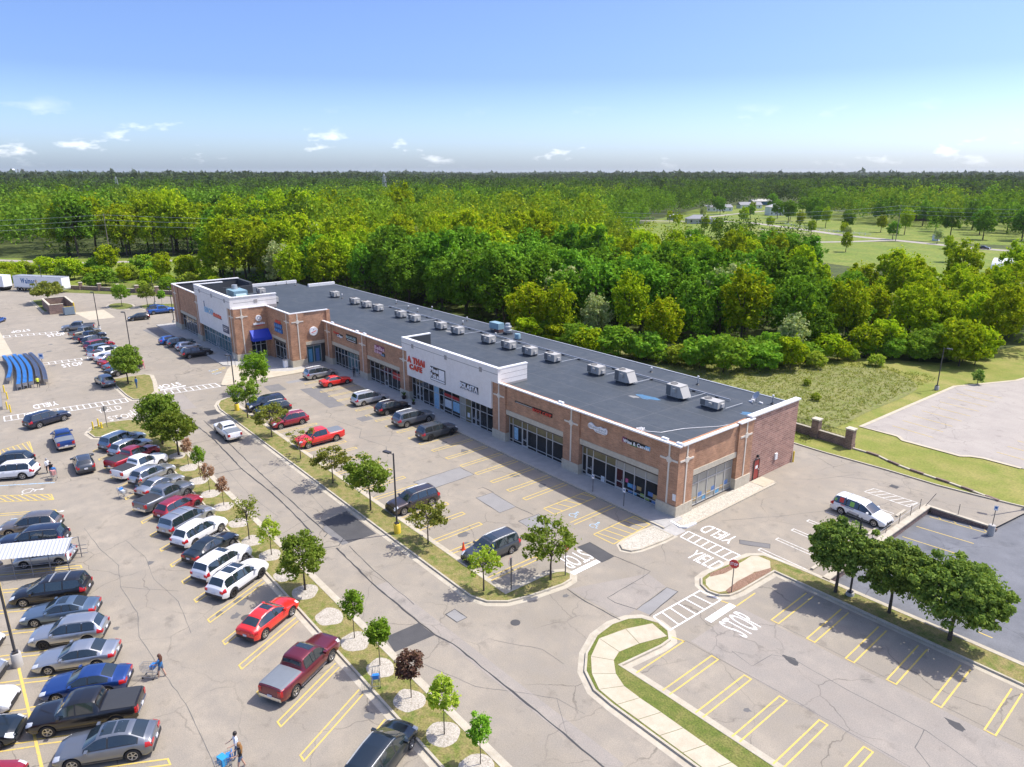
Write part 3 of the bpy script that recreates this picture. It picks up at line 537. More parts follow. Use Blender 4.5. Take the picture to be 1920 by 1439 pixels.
for pts, w in (([(-75,-27.2),(-70,-26.6),(-60,-26.3),(-56.4,-26.5),(-48.2,-26.4),(-37.2,-26.9),(-30,-26.7),(-24.5,-26.8),(-19.0,-27.1),(-18.8,-28.2)], 0.13), ([(-56,-25.2),(-46,-25.4),(-38,-25.7),(-30.2,-25.9),(-23,-26.0),(-18.0,-26.1),(-17.6,-26.6)], 0.10),
     ([(-16.3,-25.4),(-15.4,-26.3),(-16.0,-27.7),(-15.8,-29.9)], 0.10), ([(-19,-26.9),(-19.0,-28.1),(-18.8,-30.0)], 0.06), ([(-15.2,-26.6),(-8.2,-26.9),(-1.8,-26.8),(0.1,-26.7),(1.7,-26.3),(7.8,-26.1),(14.5,-26.0),(22,-25.8)], 0.12),
     ([(-14.8,-25.6),(-10.0,-25.9),(-3.9,-25.9)], 0.05), ([(-48.5,-29.8),(-48.3,-26.5)], 0.07), ([(-37.7,-29.6),(-37.3,-26.8)], 0.08), ([(1.9,-15.7),(4.0,-15.8),(7.2,-15.5)], 0.08), ([(0.9,-9.3),(4.4,-8.8),(4.5,-9.3),(4.7,-14.2),(5.5,-14.2),(7.1,-13.6),(6.7,-9.6),(7.6,-9.4),(8.2,-13.5)], 0.06),
     ([(-16.8,-10.3),(-16.8,-9.6),(-15.1,-9.5)], 0.07), ([(-11.3,-9.8),(-9.0,-9.6)], 0.07), ([(-74,-21),(-72,-24.5),(-70,-26.4)], 0.05), ([(17.0,1.2),(16,8),(18,14)], 0.03)):
    outline(pts, w)
for pts, w in (([(-33,-42.6),(-27.5,-42.2),(-24,-41.6),(-20.5,-42.2),(-16,-42.0),(-12.8,-42.6),(-9,-42.4),(-4,-42.0),(2,-42.2)], 0.035), ([(-28,-40.2),(-24,-39.6),(-20,-39.9),(-15.5,-39.3),(-11,-39.7)], 0.03), ([(-20.5,-42.2),(-18.5,-40.4),(-17,-38.9)], 0.03),
     ([(17.2,-9.9),(21,-10.0),(25.5,-9.8),(29,-10.6),(30,-13)], 0.045), ([(14.3,-12.3),(16.0,-12.6),(16.2,-10.6),(17.3,-9.8)], 0.04), ([(25.4,-9.8),(25.6,-11.6),(27.2,-12.8),(28,-15)], 0.05), ([(11.6,-13.8),(19,-13.4),(30,-13.2)], 0.03), ([(14.4,-7.2),(30,-6.8)], 0.02),
     ([(3,3),(6,8),(8.5,13),(9.5,19)], 0.035), ([(5,21),(8.5,23.2),(13,24)], 0.035), ([(1.8,16),(4,18.5),(6,22.8)], 0.03), ([(-45,-12),(-40,-11),(-37.5,-12.6),(-33,-11.5),(-30,-13)], 0.05), ([(-37.5,-12.6),(-36,-9.4),(-34.5,-8.4)], 0.04), ([(3,-24),(6,-22),(8,-21.9)], 0.03), ([(2,-29),(6,-27.6),(10,-24.4),(12,-24)], 0.03), ([(10,-24.4),(12.6,-26)], 0.025), ([(-44,-28),(-30,-28.6),(-24,-28.2)], 0.025), ([(-33,-24),(-27,-23.8),(-22,-24.3)], 0.025)):
    outline(pts, w, M_crack, 0.0065)
random.seed(11)
def blot(x, y, r, m=M_stain, e=1.0):
    k = 14; ph = random.random()*6
    pl = [(x+r*e*(1+.3*math.sin(2*a+ph)+.22*math.sin(5*a+ph*2))*math.cos(a), y+r*(1+.25*math.cos(3*a+ph))*math.sin(a)) for a in [2*math.pi*i/k for i in range(k)]]
    MB().poly(pl, 0.0055).build('stain', m, lot)
blot(17.3,-10.1,0.32,M_patch_dark,1.6); blot(26.4,-8.0,0.3,M_patch_dark,1.8)
for x, y, r in ((-16.9,-5.2,.5),(-25.9,-5.3,.5),(-29.6,-5.6,.4),(-13.3,-4.6,.45),(-12.6,-35.7,.5),(-12.0,-37.4,.3),(-11.0,-36.6,.35),(-1.0,-36.2,.4),(4.0,-33.9,.3),(-22.8,-39.5,.25),(-14.9,-43.6,.2),(2.5,-16.4,.25),(-10.2,-16.8,.55),(-8.6,-17.6,.35),(18.0,-16.3,.2),(-100,-36,.4),(-112,-35,.5),(-118,-34,.4)): blot(x, y, r)
def manhole(x, y): MB().lathe([(0.0,0.012),(0.33,0.012),(0.36,0.008),(0.36,0.0)], 18, (x,y,0)).build('manhole_cover', M_patch_dark, lot)
manhole(-10.3,-36.1); manhole(2.6,-21.5); manhole(-52.5,-38.8); manhole(-64,-33.4)
MB().box(9.6,10.4,22.6,23.3,0.0,0.012).build('drain_grate', M_patch_dark, lot)
# ---------------------------------------------------------------- the shopping centre
shop = empty('shopping_centre', (0,0,0), 'long single-storey brick shopping centre with white stucco sections and dark flat roof', 'building')
def part(name, m, fn, parent=shop, smooth=None):
    mb = MB(); fn(mb); return mb.build(name, m, parent, smooth=smooth)
core_poly = [(-73.6,0.66),(-0.56,0.66),(-0.56,20.55),(-112,20.55),(-112,14.8),(-119.6,14.8),(-119.6,-10.65),(-83.66,-10.65),(-83.66,-5.2),(-73.6,-5.2)]
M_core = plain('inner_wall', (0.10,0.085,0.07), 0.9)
part('wall', M_core, lambda b: b.prism(core_poly, 0.0, 6.6))
ZR = 6.72
roof = part('roof', M_roof, lambda b: b.prism([(-73.2,0.4),(-0.3,0.4),(-0.3,20.75),(-111.8,20.75),(-111.8,15.0),(-119.4,15.0),(-119.4,-11.0),(-83.3,-11.0),(-83.3,-5.6),(-73.2,-5.6)], 6.61, ZR))
part('eave_trim', M_steel, lambda b: b.box(-111.9,-0.4,20.7,20.95,6.4,6.8), roof)
random.seed(3)
def seam(p, q, w=0.11): MB().ribbon([p, ((p[0]+q[0])/2, (p[1]+q[1])/2), q], [w, w*.8, w], ZR+0.006).build('roof_seam', M_seam, roof)
for y in (3.4, 6.6, 9.8, 13.6, 17.2): seam((-72.5,y), (-0.8,y), 0.09)
for x in (-8.3,-14.6,-27.9,-52,-66,-80,-94): seam((x,0.9), (x+0.2,20.4), 0.09)
seam((-84,12.9), (-86,-4.0), 0.07); seam((-99,5),(-84,5.2),0.1)
for x, y, r, m in ((-12.3,10.2,0.9,plain('blue_puddle',(0.07,0.17,0.27),0.3,var=.4)), (-13.4,9.2,0.5,plain('pale_scuff',(0.22,0.22,0.21),0.8,var=.3)), (-1.7,13.8,0.8,plain('blue_puddle',(0,0,0))), (-54.5,12.6,0.5,plain('pale_scuff',(0,0,0))), (-46,4.4,0.6,plain('pale_scuff',(0,0,0)))):
    k = 12; MB().poly([(x+r*1.5*(1+.35*math.sin(2*a+x)+.2*math.sin(5*a))*math.cos(a), y+r*.7*(1+.3*math.cos(3*a+y))*math.sin(a)) for a in [2*math.pi*i/k for i in range(k)]], ZR+0.004).build('roof_stain', m, roof)
def coping(pts, z, w=0.36, h=0.14, parent=shop, m=M_cap):
    for (x0,y0), (x1,y1) in zip(pts, pts[1:]):
        if abs(x1-x0) > abs(y1-y0): MB().box(min(x0,x1)-w/2, max(x0,x1)+w/2, y0-w/2, y0+w/2, z, z+h).build('coping', m, parent)
        else: MB().box(x0-w/2+.004, x0+w/2-.004, min(y0,y1)-w/2+.37, max(y0,y1)+w/2-.37, z-.003, z+h-.003).build('coping', m, parent)
def bar(b, x0, x1, y0, y1, z0, z1): b.box(min(x0,x1), max(x0,x1), min(y0,y1), max(y0,y1), z0, z1)
def face(f, axis, c):
    """make boxes on a wall: f(b, a0, a1, d0, d1, z0, z1) with a along the wall and d outward from its plane c"""
    if axis == 'x': return lambda b, a0, a1, d0, d1, z0, z1: bar(b, a0, a1, c-d0, c-d1, z0, z1)       # wall faces -y
    return lambda b, a0, a1, d0, d1, z0, z1: bar(b, c+d0, c+d1, a0, a1, z0, z1)                          # wall faces +x
def pier(F, a0, a1, top, ornament=True, zc=5.62, mb=M_brick, base_top=1.2, am=None):
    p = part('pier', mb, lambda b: F(b, a0, a1, -0.7, 0.0, base_top-.02, top))
    part('plinth', M_stone, lambda b: F(b, a0-0.06, a1+0.06, -0.7, 0.09, 0.0, base_top), p)
    if ornament:
        am = (a0+a1)/2 if am is None else am
        part('trim_strip', M_trim, lambda b: F(b, am-0.09, am+0.09, 0.0, 0.05, base_top+.05, top-.05), p)
        part('trim_cross', M_trim, lambda b: (F(b, am-1.0, am+1.0, 0.0, 0.062, zc-0.09, zc+0.09)), p)
        part('trim_boss', M_trim, lambda b: (F(b, am-0.20, am+0.20, 0.0, 0.085, zc-0.28, zc+0.26), F(b, am-0.30, am+0.30, 0.0, 0.072, zc-0.15, zc+0.14)), p)
    return p
def glaze(F, xs, z0, z1, zt, doors=(), pane=M_pane, panes=None, sill=0.55, depth=-0.60, name='storefront'):
    """aluminium storefront: mullions at xs, transom at zt, low rail at sill; each light is a pane of its own"""
    fr = MB(); w = 0.045; d0, d1 = depth, depth+0.10
    for x in xs: F(fr, x-w, x+w, d0, d1, z0, z1)
    for z in (z0+.05, zt, z1-.05): F(fr, xs[0], xs[-1], d0, d1-.01, z-.045, z+.045)
    for i, (a, b_) in enumerate(zip(xs, xs[1:])):
        if i not in doors: F(fr, a, b_, d0, d1-.014, sill-.035, sill+.035)
        else:
            F(fr, a+w, a+w+.09, d0, d1-.006, z0+.02, zt-.04); F(fr, b_-w-.09, b_-w, d0, d1-.006, z0+.02, zt-.04); F(fr, a+w+.09, b_-w-.09, d0, d1-.008, z0+.10, z0+.26); F(fr, a+w+.09, b_-w-.09, d0, d1-.008, 1.0, 1.09)
    st = fr.build(name, M_alu, shop)
    for i, (a, b_) in enumerate(zip(xs, xs[1:])):
        m = (panes or {}).get(i, pane); mt = (panes or {}).get((i,'t'), m)
        for za, zb, mm in ((z0+.09, sill-.035, m), (sill+.035, zt-.045, m), (zt+.045, z1-.09, mt)):
            part('pane', mm, lambda b: F(b, a+w, b_-w, depth+.02, depth+.045, za, zb), st)
        if i in doors: part('door_handle', M_steel, lambda b: F(b, b_-.26, b_-.22, d1-.02, d1+.06, 0.95, 1.35), st)
    return st
def bay(F, a0, a1, top, mb=M_brick, beam=(3.58,4.15), zh=3.3, ov=0.25):
    w = part('sign_wall', mb, lambda b: F(b, a0, a1, -0.66, -0.16, beam[1]-.02, top))
    part('stone_band', M_stone, lambda b: F(b, a0, a1, -0.66, -0.10, beam[0], beam[1]), w)
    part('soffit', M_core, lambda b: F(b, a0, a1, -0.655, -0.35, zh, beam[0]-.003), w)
    return w
FX = face(None, 'x', 0.0)
ZP = 7.12
for a0, a1 in ((-73.0,-70.4),(-60.8,-58.45),(-48.75,-46.35),(-27.3,-24.9),(-15.1,-12.7),(-2.2,-0.012)): pier(FX, a0, a1, ZP, am=(-1.08 if a1 > -1 else None))
for a0, a1 in ((-70.4,-60.8),(-58.45,-48.75),(-24.9,-15.1),(-12.7,-2.2)): bay(FX, a0, a1, ZP-0.003)
M_poster_r = plain('red_poster',(0.42,0.03,0.03),0.4); M_poster_b = plain('blue_poster',(0.25,0.45,0.6),0.4,var=.5,scale=4); M_poster_w = plain('white_poster',(0.6,0.63,0.64),0.4,var=.2,scale=4)
M_pane_mar = plain('maroon_glass',(0.06,0.012,0.014),0.08)
M_pane_warm = plain('warm_transom',(0.16,0.14,0.07),0.12,var=.5,scale=.8)
warm = lambda k: {(i,'t'): M_pane_warm for i in range(k)}
glaze(FX, [-70.3,-69.2,-68.1,-66.9,-65.8,-64.7,-63.5,-62.4,-60.9], 0.13, 3.34, 2.42, doors=(5,6), panes={4:M_pane_teal,5:M_pane_teal,6:M_pane_teal})
glaze(FX, [-58.35,-57.0,-55.5,-54.1,-53.1,-51.9,-50.4,-48.85], 0.13, 3.34, 2.42, doors=(3,))
glaze(FX, [-46.25,-45.3,-44.4,-43.5,-42.1,-40.85,-39.6,-38.45,-36.6,-34.8,-33.6,-32.3,-31.4,-30.5,-29.1,-27.4], 0.13, 3.50, 2.42, doors=(1,2,6,11,12), panes={5:M_poster_b,9:M_pane_blind,10:M_pane_warm})
glaze(FX, [-24.75,-24.1,-22.45,-21.5,-19.9,-18.25,-17.25,-15.2], 0.13, 3.30, 2.42, doors=(2,), panes=warm(9))
glaze(FX, [-12.6,-12.0,-11.05,-9.25,-7.9,-6.8,-5.45,-4.05,-2.3], 0.13, 3.30, 2.42, doors=(1,4), panes={**warm(4),4:M_pane_mar,(4,'t'):M_pane_blind,(5,'t'):M_pane_blind,(6,'t'):M_pane_blind,(7,'t'):M_pane_blind})
# goods and notices in the shop windows
posters = [(-6.3,.75,.6,.42,0),(-5.75,.7,.5,.5,1),(-5.1,.85,.55,.4,2),(-4.65,.3,.5,.35,3),(-3.7,.75,.6,.42,1),(-3.1,.6,.6,.5,2),(-6.2,.2,.5,.3,1),(-5.6,.2,.5,.3,0),(-4.0,.2,.5,.3,3),(-3.2,.15,.6,.3,1),(-6.6,1.15,.35,.4,4)]
pm = [plain('poster_tone%d' % i, c, 0.5, var=.5, scale=6) for i, c in enumerate([(.12,.35,.55),(.10,.20,.42),(.45,.30,.12),(.30,.40,.10),(.55,.10,.22)])]
for x, z, w, h, k in posters: part('window_picture', pm[k], lambda b: b.box(x, x+w, 0.535, 0.55, z+.1, z+h+.1))
for x0, x1, z0, z1, m in ((-38.3,-36.75,1.0,2.1,M_poster_w),(-36.4,-34.95,.9,2.2,M_poster_b),(-38.35,-34.95,2.5,2.9,M_poster_r),(-23.9,-23.2,.7,2.2,M_poster_b),(-51.7,-49.2,1.9,2.9,M_poster_r),(-33.2,-32.7,.9,1.5,M_poster_w),(-9.9,-9.4,.2,.8,M_poster_w)):
    part('window_picture', m, lambda b: b.box(x0, x1, 0.53, 0.546, z0, z1))
coping([(-73.0,-0.0),(-0.0,0.0)], ZP)
# white stucco section of the long front
YW = -0.22
st = part('stucco_wall', M_stucco, lambda b: (b.box(-46.35,-27.3,YW,0.66,3.72,7.0), b.box(-47.5,-26.0,YW-.003,0.3,7.27,8.82)))
part('stucco_joint', M_stucco_dk, lambda b: b.box(-47.5,-26.0,YW-.012,YW+.02,8.16,8.23), st)
part('stucco_joint', M_stucco_dk, lambda b: b.box(-46.3,-27.35,YW-.006,YW+.02,7.0,7.27), st) if False else part('stucco_band', M_stucco, lambda b: b.box(-46.35,-27.3,YW,0.3,7.0,7.27), st)
for x in (-44.7,-36.75,-29.35): part('stucco_square', M_stucco_dk, lambda b: b.box(x-.27,x+.27,YW-.03,YW,7.86,8.44), st)
for x0, x1 in ((-47.5,-47.1),(-26.4,-26.0)):
    part('return_wall', M_stucco, lambda b: b.box(x0,x1,0.3,4.3,6.9,8.82), st)
    part('return_joint', M_stucco_dk, lambda b: (b.box(x0-.006,x1+.006,0.3,4.3,8.16,8.2), b.box(x0-.006,x1+.006,0.3,4.306,7.5,7.54), b.box(x0-.01,x1+.01,0.3,4.31,6.7,6.97)), st)
part('parapet_lining', M_parapet_in, lambda b: (b.box(-47.1,-26.4,0.3,0.36,6.7,8.8), b.box(-47.1,-47.05,0.36,4.3,6.7,8.8), b.box(-26.45,-26.4,0.36,4.3,6.7,8.8)), st)
coping([(-47.35,0.04),(-26.15,0.04)], 8.82, w=0.5, h=0.13, parent=st)
for x in (-47.3,-26.2): part('coping', M_cap, lambda b: b.box(x-.23,x+.23,0.29,4.4,8.815,8.945), st)
part('parapet_lining', M_parapet_in, lambda b: (b.box(-73,-47.2,0.17,0.34,6.6,7.1), b.box(-26.3,-0.4,0.17,0.34,6.6,7.1)))

# end wall that faces the side drive
FE = face(None, 'y', 0.0)
pier(FE, 0.005, 2.35, ZP, am=1.2); pier(FE, 9.55, 12.1, ZP+.004, am=10.85)
bay(FE, 2.35, 9.55, ZP-0.005)
glaze(FE, [2.45,3.9,5.35,6.8,8.25,9.45], 0.13, 3.3, 2.42, pane=M_pane_blind, sill=0.75, depth=-0.52)
for i in range(9): part('window_picture', pm[(i*2) % 3], lambda b: b.box(-0.472,-0.462, 2.6+i*.72, 3.2+i*.72, 0.3+.25*(i % 3), 0.65+.3*(i % 3)))
end = part('end_wall', M_brick_end, lambda b: b.box(-0.55,-0.12,12.1,20.6,0.0,7.3))
part('return_end', M_brick_end, lambda b: b.box(-0.55,-0.12,20.6,20.9,0.0,7.28), end)
coping([(0.0,0.2),(0.0,9.2)], ZP); part('coping', M_cap, lambda b: b.box(-.33,.15,9.55,12.1,ZP-.02,ZP+.1)); part('coping', M_cap, lambda b: b.box(-.6,.06,11.6,21.0,7.3,7.46))
part('parapet_lining', M_parapet_in, lambda b: b.box(-0.72,-0.56,0.4,20.8,6.6,7.1))
dr = part('door', plain('red_door',(0.30,0.035,0.03),0.45), lambda b: b.box(-0.12,-0.06,13.05,13.95,0.1,2.25)); part('handle', M_steel, lambda b: b.box(-.06,0.0,13.8,13.9,1.05,1.2), dr); part('notice', M_cap, lambda b: b.box(-.06,-.052,13.3,13.75,1.25,1.6), dr)
part('frame', M_darkpole, lambda b: (b.box(-.12,-.03,12.98,13.05,.1,2.32), b.box(-.12,-.03,13.95,14.02,.1,2.32), b.box(-.12,-.034,13.05,13.95,2.25,2.32)), dr)
part('wall_lamp', M_black, lambda b: b.box(-.12,.08,13.4,13.6,2.55,2.8)); part('meter_box', M_cap, lambda b: b.box(-.12,.02,17.0,17.45,1.3,2.0)); part('wall_plate', M_cap, lambda b: b.box(-0.42,-0.05,-0.03,0.0,1.75,2.4))

# taller far block: first step
F1 = face(None, 'y', -73.0); F1f = face(None, 'x', -5.8); F2 = face(None, 'y', -83.0); F2f = face(None, 'x', -11.3); ZT = 8.92
pier(F1, -5.785, -3.3, ZT, am=-4.45, zc=7.55); bay(F1, -3.3, 0.65, ZT-.004, beam=(3.45,4.0)); part('stub_pier', M_brick, lambda b: b.box(-73.5,-72.9,0.62,1.25,6.5,ZT-.006))
glaze(F1, [-3.05,-1.85,-0.55], 0.13, 3.3, 3.1, pane=M_pane_teal, sill=0.3, depth=-0.56)
for y, c in ((-2.75,pm[0]),(-1.5,pm[1])): part('window_picture', c, lambda b: b.box(-73.51,-73.49,y,y+.6,.4,2.6))
pier(F1f, -75.2, -73.006, ZT-.002, am=-74.2, zc=7.55); part('sign_wall', M_brick, lambda b: b.box(-83.4,-75.2,-5.64,-5.14,4.3,ZT-.006)); part('sign_wall', M_brick, lambda b: b.box(-83.4,-81.2,-5.62,-5.14,0,4.3))
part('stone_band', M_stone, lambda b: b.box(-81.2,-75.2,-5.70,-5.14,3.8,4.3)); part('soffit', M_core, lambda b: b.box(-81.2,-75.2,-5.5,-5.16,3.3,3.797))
glaze(F1f, [-81.1,-79.3,-77.8,-76.6,-75.3], 0.13, 3.34, 2.5, doors=(2,), pane=M_pane, depth=-0.56)
coping([(-73.2,-5.6),(-73.2,1.15)], ZT); coping([(-83.2,-5.6),(-73.2,-5.6)], ZT)
part('parapet_lining', M_parapet_in, lambda b: (b.box(-83,-73.5,-5.4,-5.2,6.6,8.85), b.box(-73.62,-73.5,-5.2,1.1,6.6,8.85)))
# second step, with the awning and the big stucco front
pier(F2, -11.285, -8.75, ZT, am=-9.95, zc=7.55); part('sign_wall', M_brick, lambda b: b.box(-83.66,-83.12,-8.75,-5.15,3.25,ZT-.004)); part('sign_wall', M_brick, lambda b: b.box(-83.66,-83.12,-6.0,-5.15,0,3.25))
glaze(F2, [-8.65,-7.9,-7.0,-6.05], 0.13, 3.2, 2.35, doors=(1,), depth=-0.58)
pier(F2f, -85.4, -83.006, ZT-.004, am=-84.2, zc=7.55); pier(F2f, -104.6, -101.9, ZT-.004, zc=7.4); pier(F2f, -119.7, -115.5, ZT-.004, zc=7.4); bay(F2f, -115.5, -104.6, ZT-.008, beam=(3.66,4.2))
glaze(F2f, [-115.4,-113.6,-111.8,-110.0,-108.2,-106.4,-104.7], 0.13, 3.4, 2.5, depth=-0.56)
big = part('stucco_wall', M_stucco, lambda b: (b.box(-101.9,-85.4,-11.5,-10.65,3.8,8.9), b.box(-102.9,-83.4,-11.55,-11.0,8.93,10.8)))
for x in (-99.6,-92.8,-86): part('stucco_square', M_stucco_dk, lambda b: b.box(x-.3,x+.3,-11.59,-11.55,9.75,10.4), big)
part('stucco_joint', M_stucco_dk, lambda b: b.box(-102.9,-83.4,-11.565,-11.5,10.05,10.12), big)
glaze(F2f, [-101.8,-100.2,-98.6,-97.0,-95.4,-94.5,-93.6,-92.0,-90.4,-88.8,-87.2,-85.5], 0.13, 3.62, 2.5, doors=(4,5), pane=M_pane_teal, depth=-0.52)
part('return_wall', M_stucco, lambda b: b.box(-83.8,-83.4,-11.0,-3.6,9.0,10.8), big); part('return_wall', M_stucco, lambda b: b.box(-102.9,-102.5,-11.0,-6.4,8.6,10.8), big)
part('return_joint', M_stucco_dk, lambda b: (b.box(-83.8,-83.394,-11.0,-3.594,9.85,9.92), b.box(-83.8,-83.39,-11.0,-3.59,8.5,9.06)), big); part('stucco_square', M_stucco_dk, lambda b: b.box(-83.4,-83.36,-7.5,-6.9,9.6,10.2), big)
coping([(-102.75,-11.25),(-83.6,-11.25)], 10.8, w=0.6, parent=big); part('coping', M_cap, lambda b: (b.box(-83.9,-83.3,-11.0,-3.5,10.795,10.93), b.box(-103.0,-102.4,-11.0,-6.3,10.795,10.93)), big)
part('parapet_lining', M_parapet_in, lambda b: (b.box(-102.5,-83.8,-11.0,-10.9,6.6,10.78), b.box(-83.86,-83.8,-10.9,-3.6,6.6,10.78), b.box(-102.5,-102.44,-10.9,-6.4,6.6,10.78)), big)
coping([(-83.2,-11.1),(-83.2,-5.4)], ZT); coping([(-119.6,-11.1),(-83.2,-11.1)], ZT)
farw = part('far_end_wall', M_brick, lambda b: b.box(-119.9,-119.4,-10.7,2.2,0,8.92)); part('coping', M_cap, lambda b: b.box(-120.0,-119.2,-11,2.4,8.92,9.06)); part('parapet_lining', M_parapet_in, lambda b: b.box(-119.4,-119.3,-10.6,2.2,6.6,8.9))
part('roof_upstand', M_cap, lambda b: (b.box(-119.9,-119.3,5.2,15.3,6.7,7.3), b.box(-112.2,-111.6,14.8,21.0,6.7,7.3)))
part('parapet_block', M_parapet_in, lambda b: (b.box(-119.4,-112,2.0,2.6,6.6,8.9), b.box(-112.2,-111.8,-4,2.4,6.6,8.3)))
# scuppers poking over the coping
for x in (-70.1,-61.6,-59.2,-15.8,-1.9,-0.2): part('overflow_pipe', M_cap, lambda b: b.box(x-.35,x+.35,0.16,0.42,7.2,7.42))

# ---------------------------------------------------------------- signs on the walls
def sign(label, loc, cat='sign'): return empty('wall_sign', loc, label, cat)
M_red = plain('sign_red',(0.62,0.055,0.035),0.35); M_redside = plain('sign_red_side',(0.30,0.03,0.03),0.4); M_wht = plain('sign_white',(0.82,0.83,0.84),0.35,var=.03); M_blk = plain('sign_black',(0.012,0.013,0.014),0.4)
M_lblue = plain('sign_light_blue',(0.25,0.48,0.66),0.35); M_blue = plain('sign_blue',(0.03,0.15,0.38),0.35); M_awn = plain('awning_blue',(0.012,0.05,0.46),0.6); M_pink = plain('sign_pink',(0.75,0.50,0.58),0.35); M_purple = plain('sign_plum',(0.22,0.03,0.09),0.4); M_green = plain('sign_green',(0.05,0.17,0.05),0.4); M_navy = plain('sign_navy',(0.03,0.045,0.10),0.4)
FR = ((1,0,0),(0,0,1))                     # lettering on walls that face -y
def wl_(s, text, x, y, z, w, h, m, bold=0.02, ex=0.05, rel=None, slant=0.0, gap=.1): return letters(text, (x-s.location.x, y-s.location.y-ex, z-s.location.z), *FR, w, h, m, s, bold=bold, extrude=ex, slant=slant, gap=gap)
s = sign('two-line red channel-letter sign at the end of the shorter white stucco wall', (-43.8,YW,5.7))
wl_(s,'A THAI',-46.0,YW-.02,5.78,4.3,0.86,M_red,.03,.07); wl_(s,'CAFE',-45.5,YW-.02,4.86,3.1,0.72,M_red,.03,.07)
s = sign('white two-word sign with a white picture panel, outlined in black on stucco', (-38.6,YW,5.4))
MB().box(-1.75,1.7,-.05,0,-.95,.92).build('backing', M_blk, s); wl_(s,'Maui',-40.25,YW-.06,5.62,1.85,0.6,M_wht,.03,.03); wl_(s,'Poke',-40.2,YW-.06,4.86,1.85,0.6,M_wht,.03,.03)
MB().box(.32,1.58,-.09,-.05,-.55,.8).build('picture_panel', M_wht, s); MB().box(-1.6,1.6,-.09,-.05,-.86,-.66).build('caption_bar', M_wht, s)
for i in range(6): MB().box(.42,1.48,-.094,-.09,-.42+i*.2,-.40+i*.2).build('wave_line', M_steel, s)
s = sign('white serif-style salon sign with black shadow on the stucco wall', (-31.8,YW,5.3))
MB().add([(-1.85,-.03,.48),(1.85,-.03,.42),(2.0,-.03,-.5),(-1.5,-.03,-.42)],[(0,3,2,1)]).build('backing', M_blk, s); MB().box(-1.8,1.95,-.02,-.0,-.46,.42).build('backing', M_blk, s)
wl_(s,'SOLASTA',-33.6,YW-.04,5.08,3.65,0.6,M_wht,.025,.05); wl_(s,'SALON STUDIOS',-33.3,YW-.04,4.84,3.4,0.16,M_wht,.01,.02)
s = sign('black bar sign with red lettering on brick beside the white stucco', (-20.1,.16,5.5))
MB().box(-3.15,0.0,-.1,0,-.02,.17).build('bar', M_blk, s); wl_(s,'BURN',-23.1,.04,5.53,2.9,.08,M_wht,0,.01) if False else MB().box(-3.0,-.1,-.115,-.1,.03,.10).build('caption_bar', M_steel, s)
MB().box(-.05,3.1,-.06,0,-.26,.22).build('backing', M_blk, s); wl_(s,'BOOT CAMP',-20.1,.08,5.28,3.05,.36,M_red,.02,.04)
s = sign('cloud-shaped white script sign on the brick of the corner shop', (-10.2,.16,5.9))
mb = MB(); pl = smooth_closed([(-1.4,.0),(-1.2,.42),(-.85,.5),(-.6,.35),(-.3,.2),(.1,.25),(.4,.42),(.7,.25),(1.1,.42),(1.35,.15),(1.25,-.35),(.3,-.36),(-.3,-.34),(-.5,-.1),(-1.0,-.22)],2)
mb.add([(p[0],-.12,p[1]) for p in pl]+[(p[0],0,p[1]) for p in pl],[tuple(range(len(pl)-1,-1,-1))]+[(i,(i+1)%len(pl),len(pl)+(i+1)%len(pl),len(pl)+i) for i in range(len(pl))]); mb.build('backing', M_wht, s)
wl_(s,'Blended',-11.45,.03,5.86,2.4,.30,M_steel,.0,.01,slant=.1); wl_(s,'NUTRITION',-10.4,.03,5.62,1.4,.15,M_steel,.0,.01)
s = sign('long dark sign with white lettering and splashes of colour on corner brick', (-5.2,.16,5.8))
for x0, x1, z0, z1, m in ((-1.7,-1.15,-.22,.3,M_purple),(-1.3,1.5,-.2,.24,M_blk),(-.7,.2,-.3,-.15,M_green),(1.2,1.75,-.2,.2,M_lblue)): MB().box(x0,x1,-.06-.004*x0,0,z0,z1).build('backing', m, s)
wl_(s,'Wine & Canvas',-6.7,.06,5.65,3.2,.34,M_wht,.02,.03)
s = sign('pink and plum two-line script sign on brick', (-54.6,.16,5.7))
MB().box(-1.35,1.5,-.03,0,-.05,.62).build('backing', M_purple, s); MB().box(.55,1.6,-.05,0,-.85,-.3).build('tag_panel', M_blk, s); MB().box(-1.4,.9,-.028,0,-.66,-.1).build('backing', M_purple, s)
wl_(s,"Bellas",-55.9,.1,5.68,2.8,.55,M_pink,.02,.03,slant=.1); wl_(s,'& Brow',-56.0,.1,5.1,2.2,.48,M_pink,.02,.03,slant=.1); wl_(s,'BAR',-53.95,.08,4.95,.85,.3,M_lblue,.0,.02)
s = sign('black rectangular sign with pale green capitals on brick', (-63.3,.16,5.8)); MB().box(-1.75,1.7,-.1,0,-.55,.52).build('panel', M_blk, s); wl_(s,'BIOFUSE',-64.9,.02,5.72,3.2,.42,plain('sign_mint',(.42,.58,.55),.4),.0,.02); MB().box(-1.4,1.3,-.115,-.1,-.4,-.32).build('caption_bar', M_wht, s)
s = sign('red and white slanted hair-salon sign beside the tall brick step', (-67.9,.16,5.7)); MB().box(-.9,1.55,-.03,0,-.32,.18).build('backing', M_blk, s); wl_(s,'Great',-69.5,.1,5.72,1.9,.4,M_red,.03,.03,slant=.15); wl_(s,'Clips',-68.3,.1,5.36,1.9,.4,M_wht,.03,.03,slant=.15)
s = sign('round white sign on the brick side wall of the first step', (-73.1,-1.8,5.65))
MB().lathe([(0,.16),(.70,.16),(.74,.12),(.74,-.03)],28,axis='X').build('disc', M_wht, s, smooth=40); MB().lathe([(.62,.168),(.64,.168)],28,axis='X').build('ring', M_steel, s)
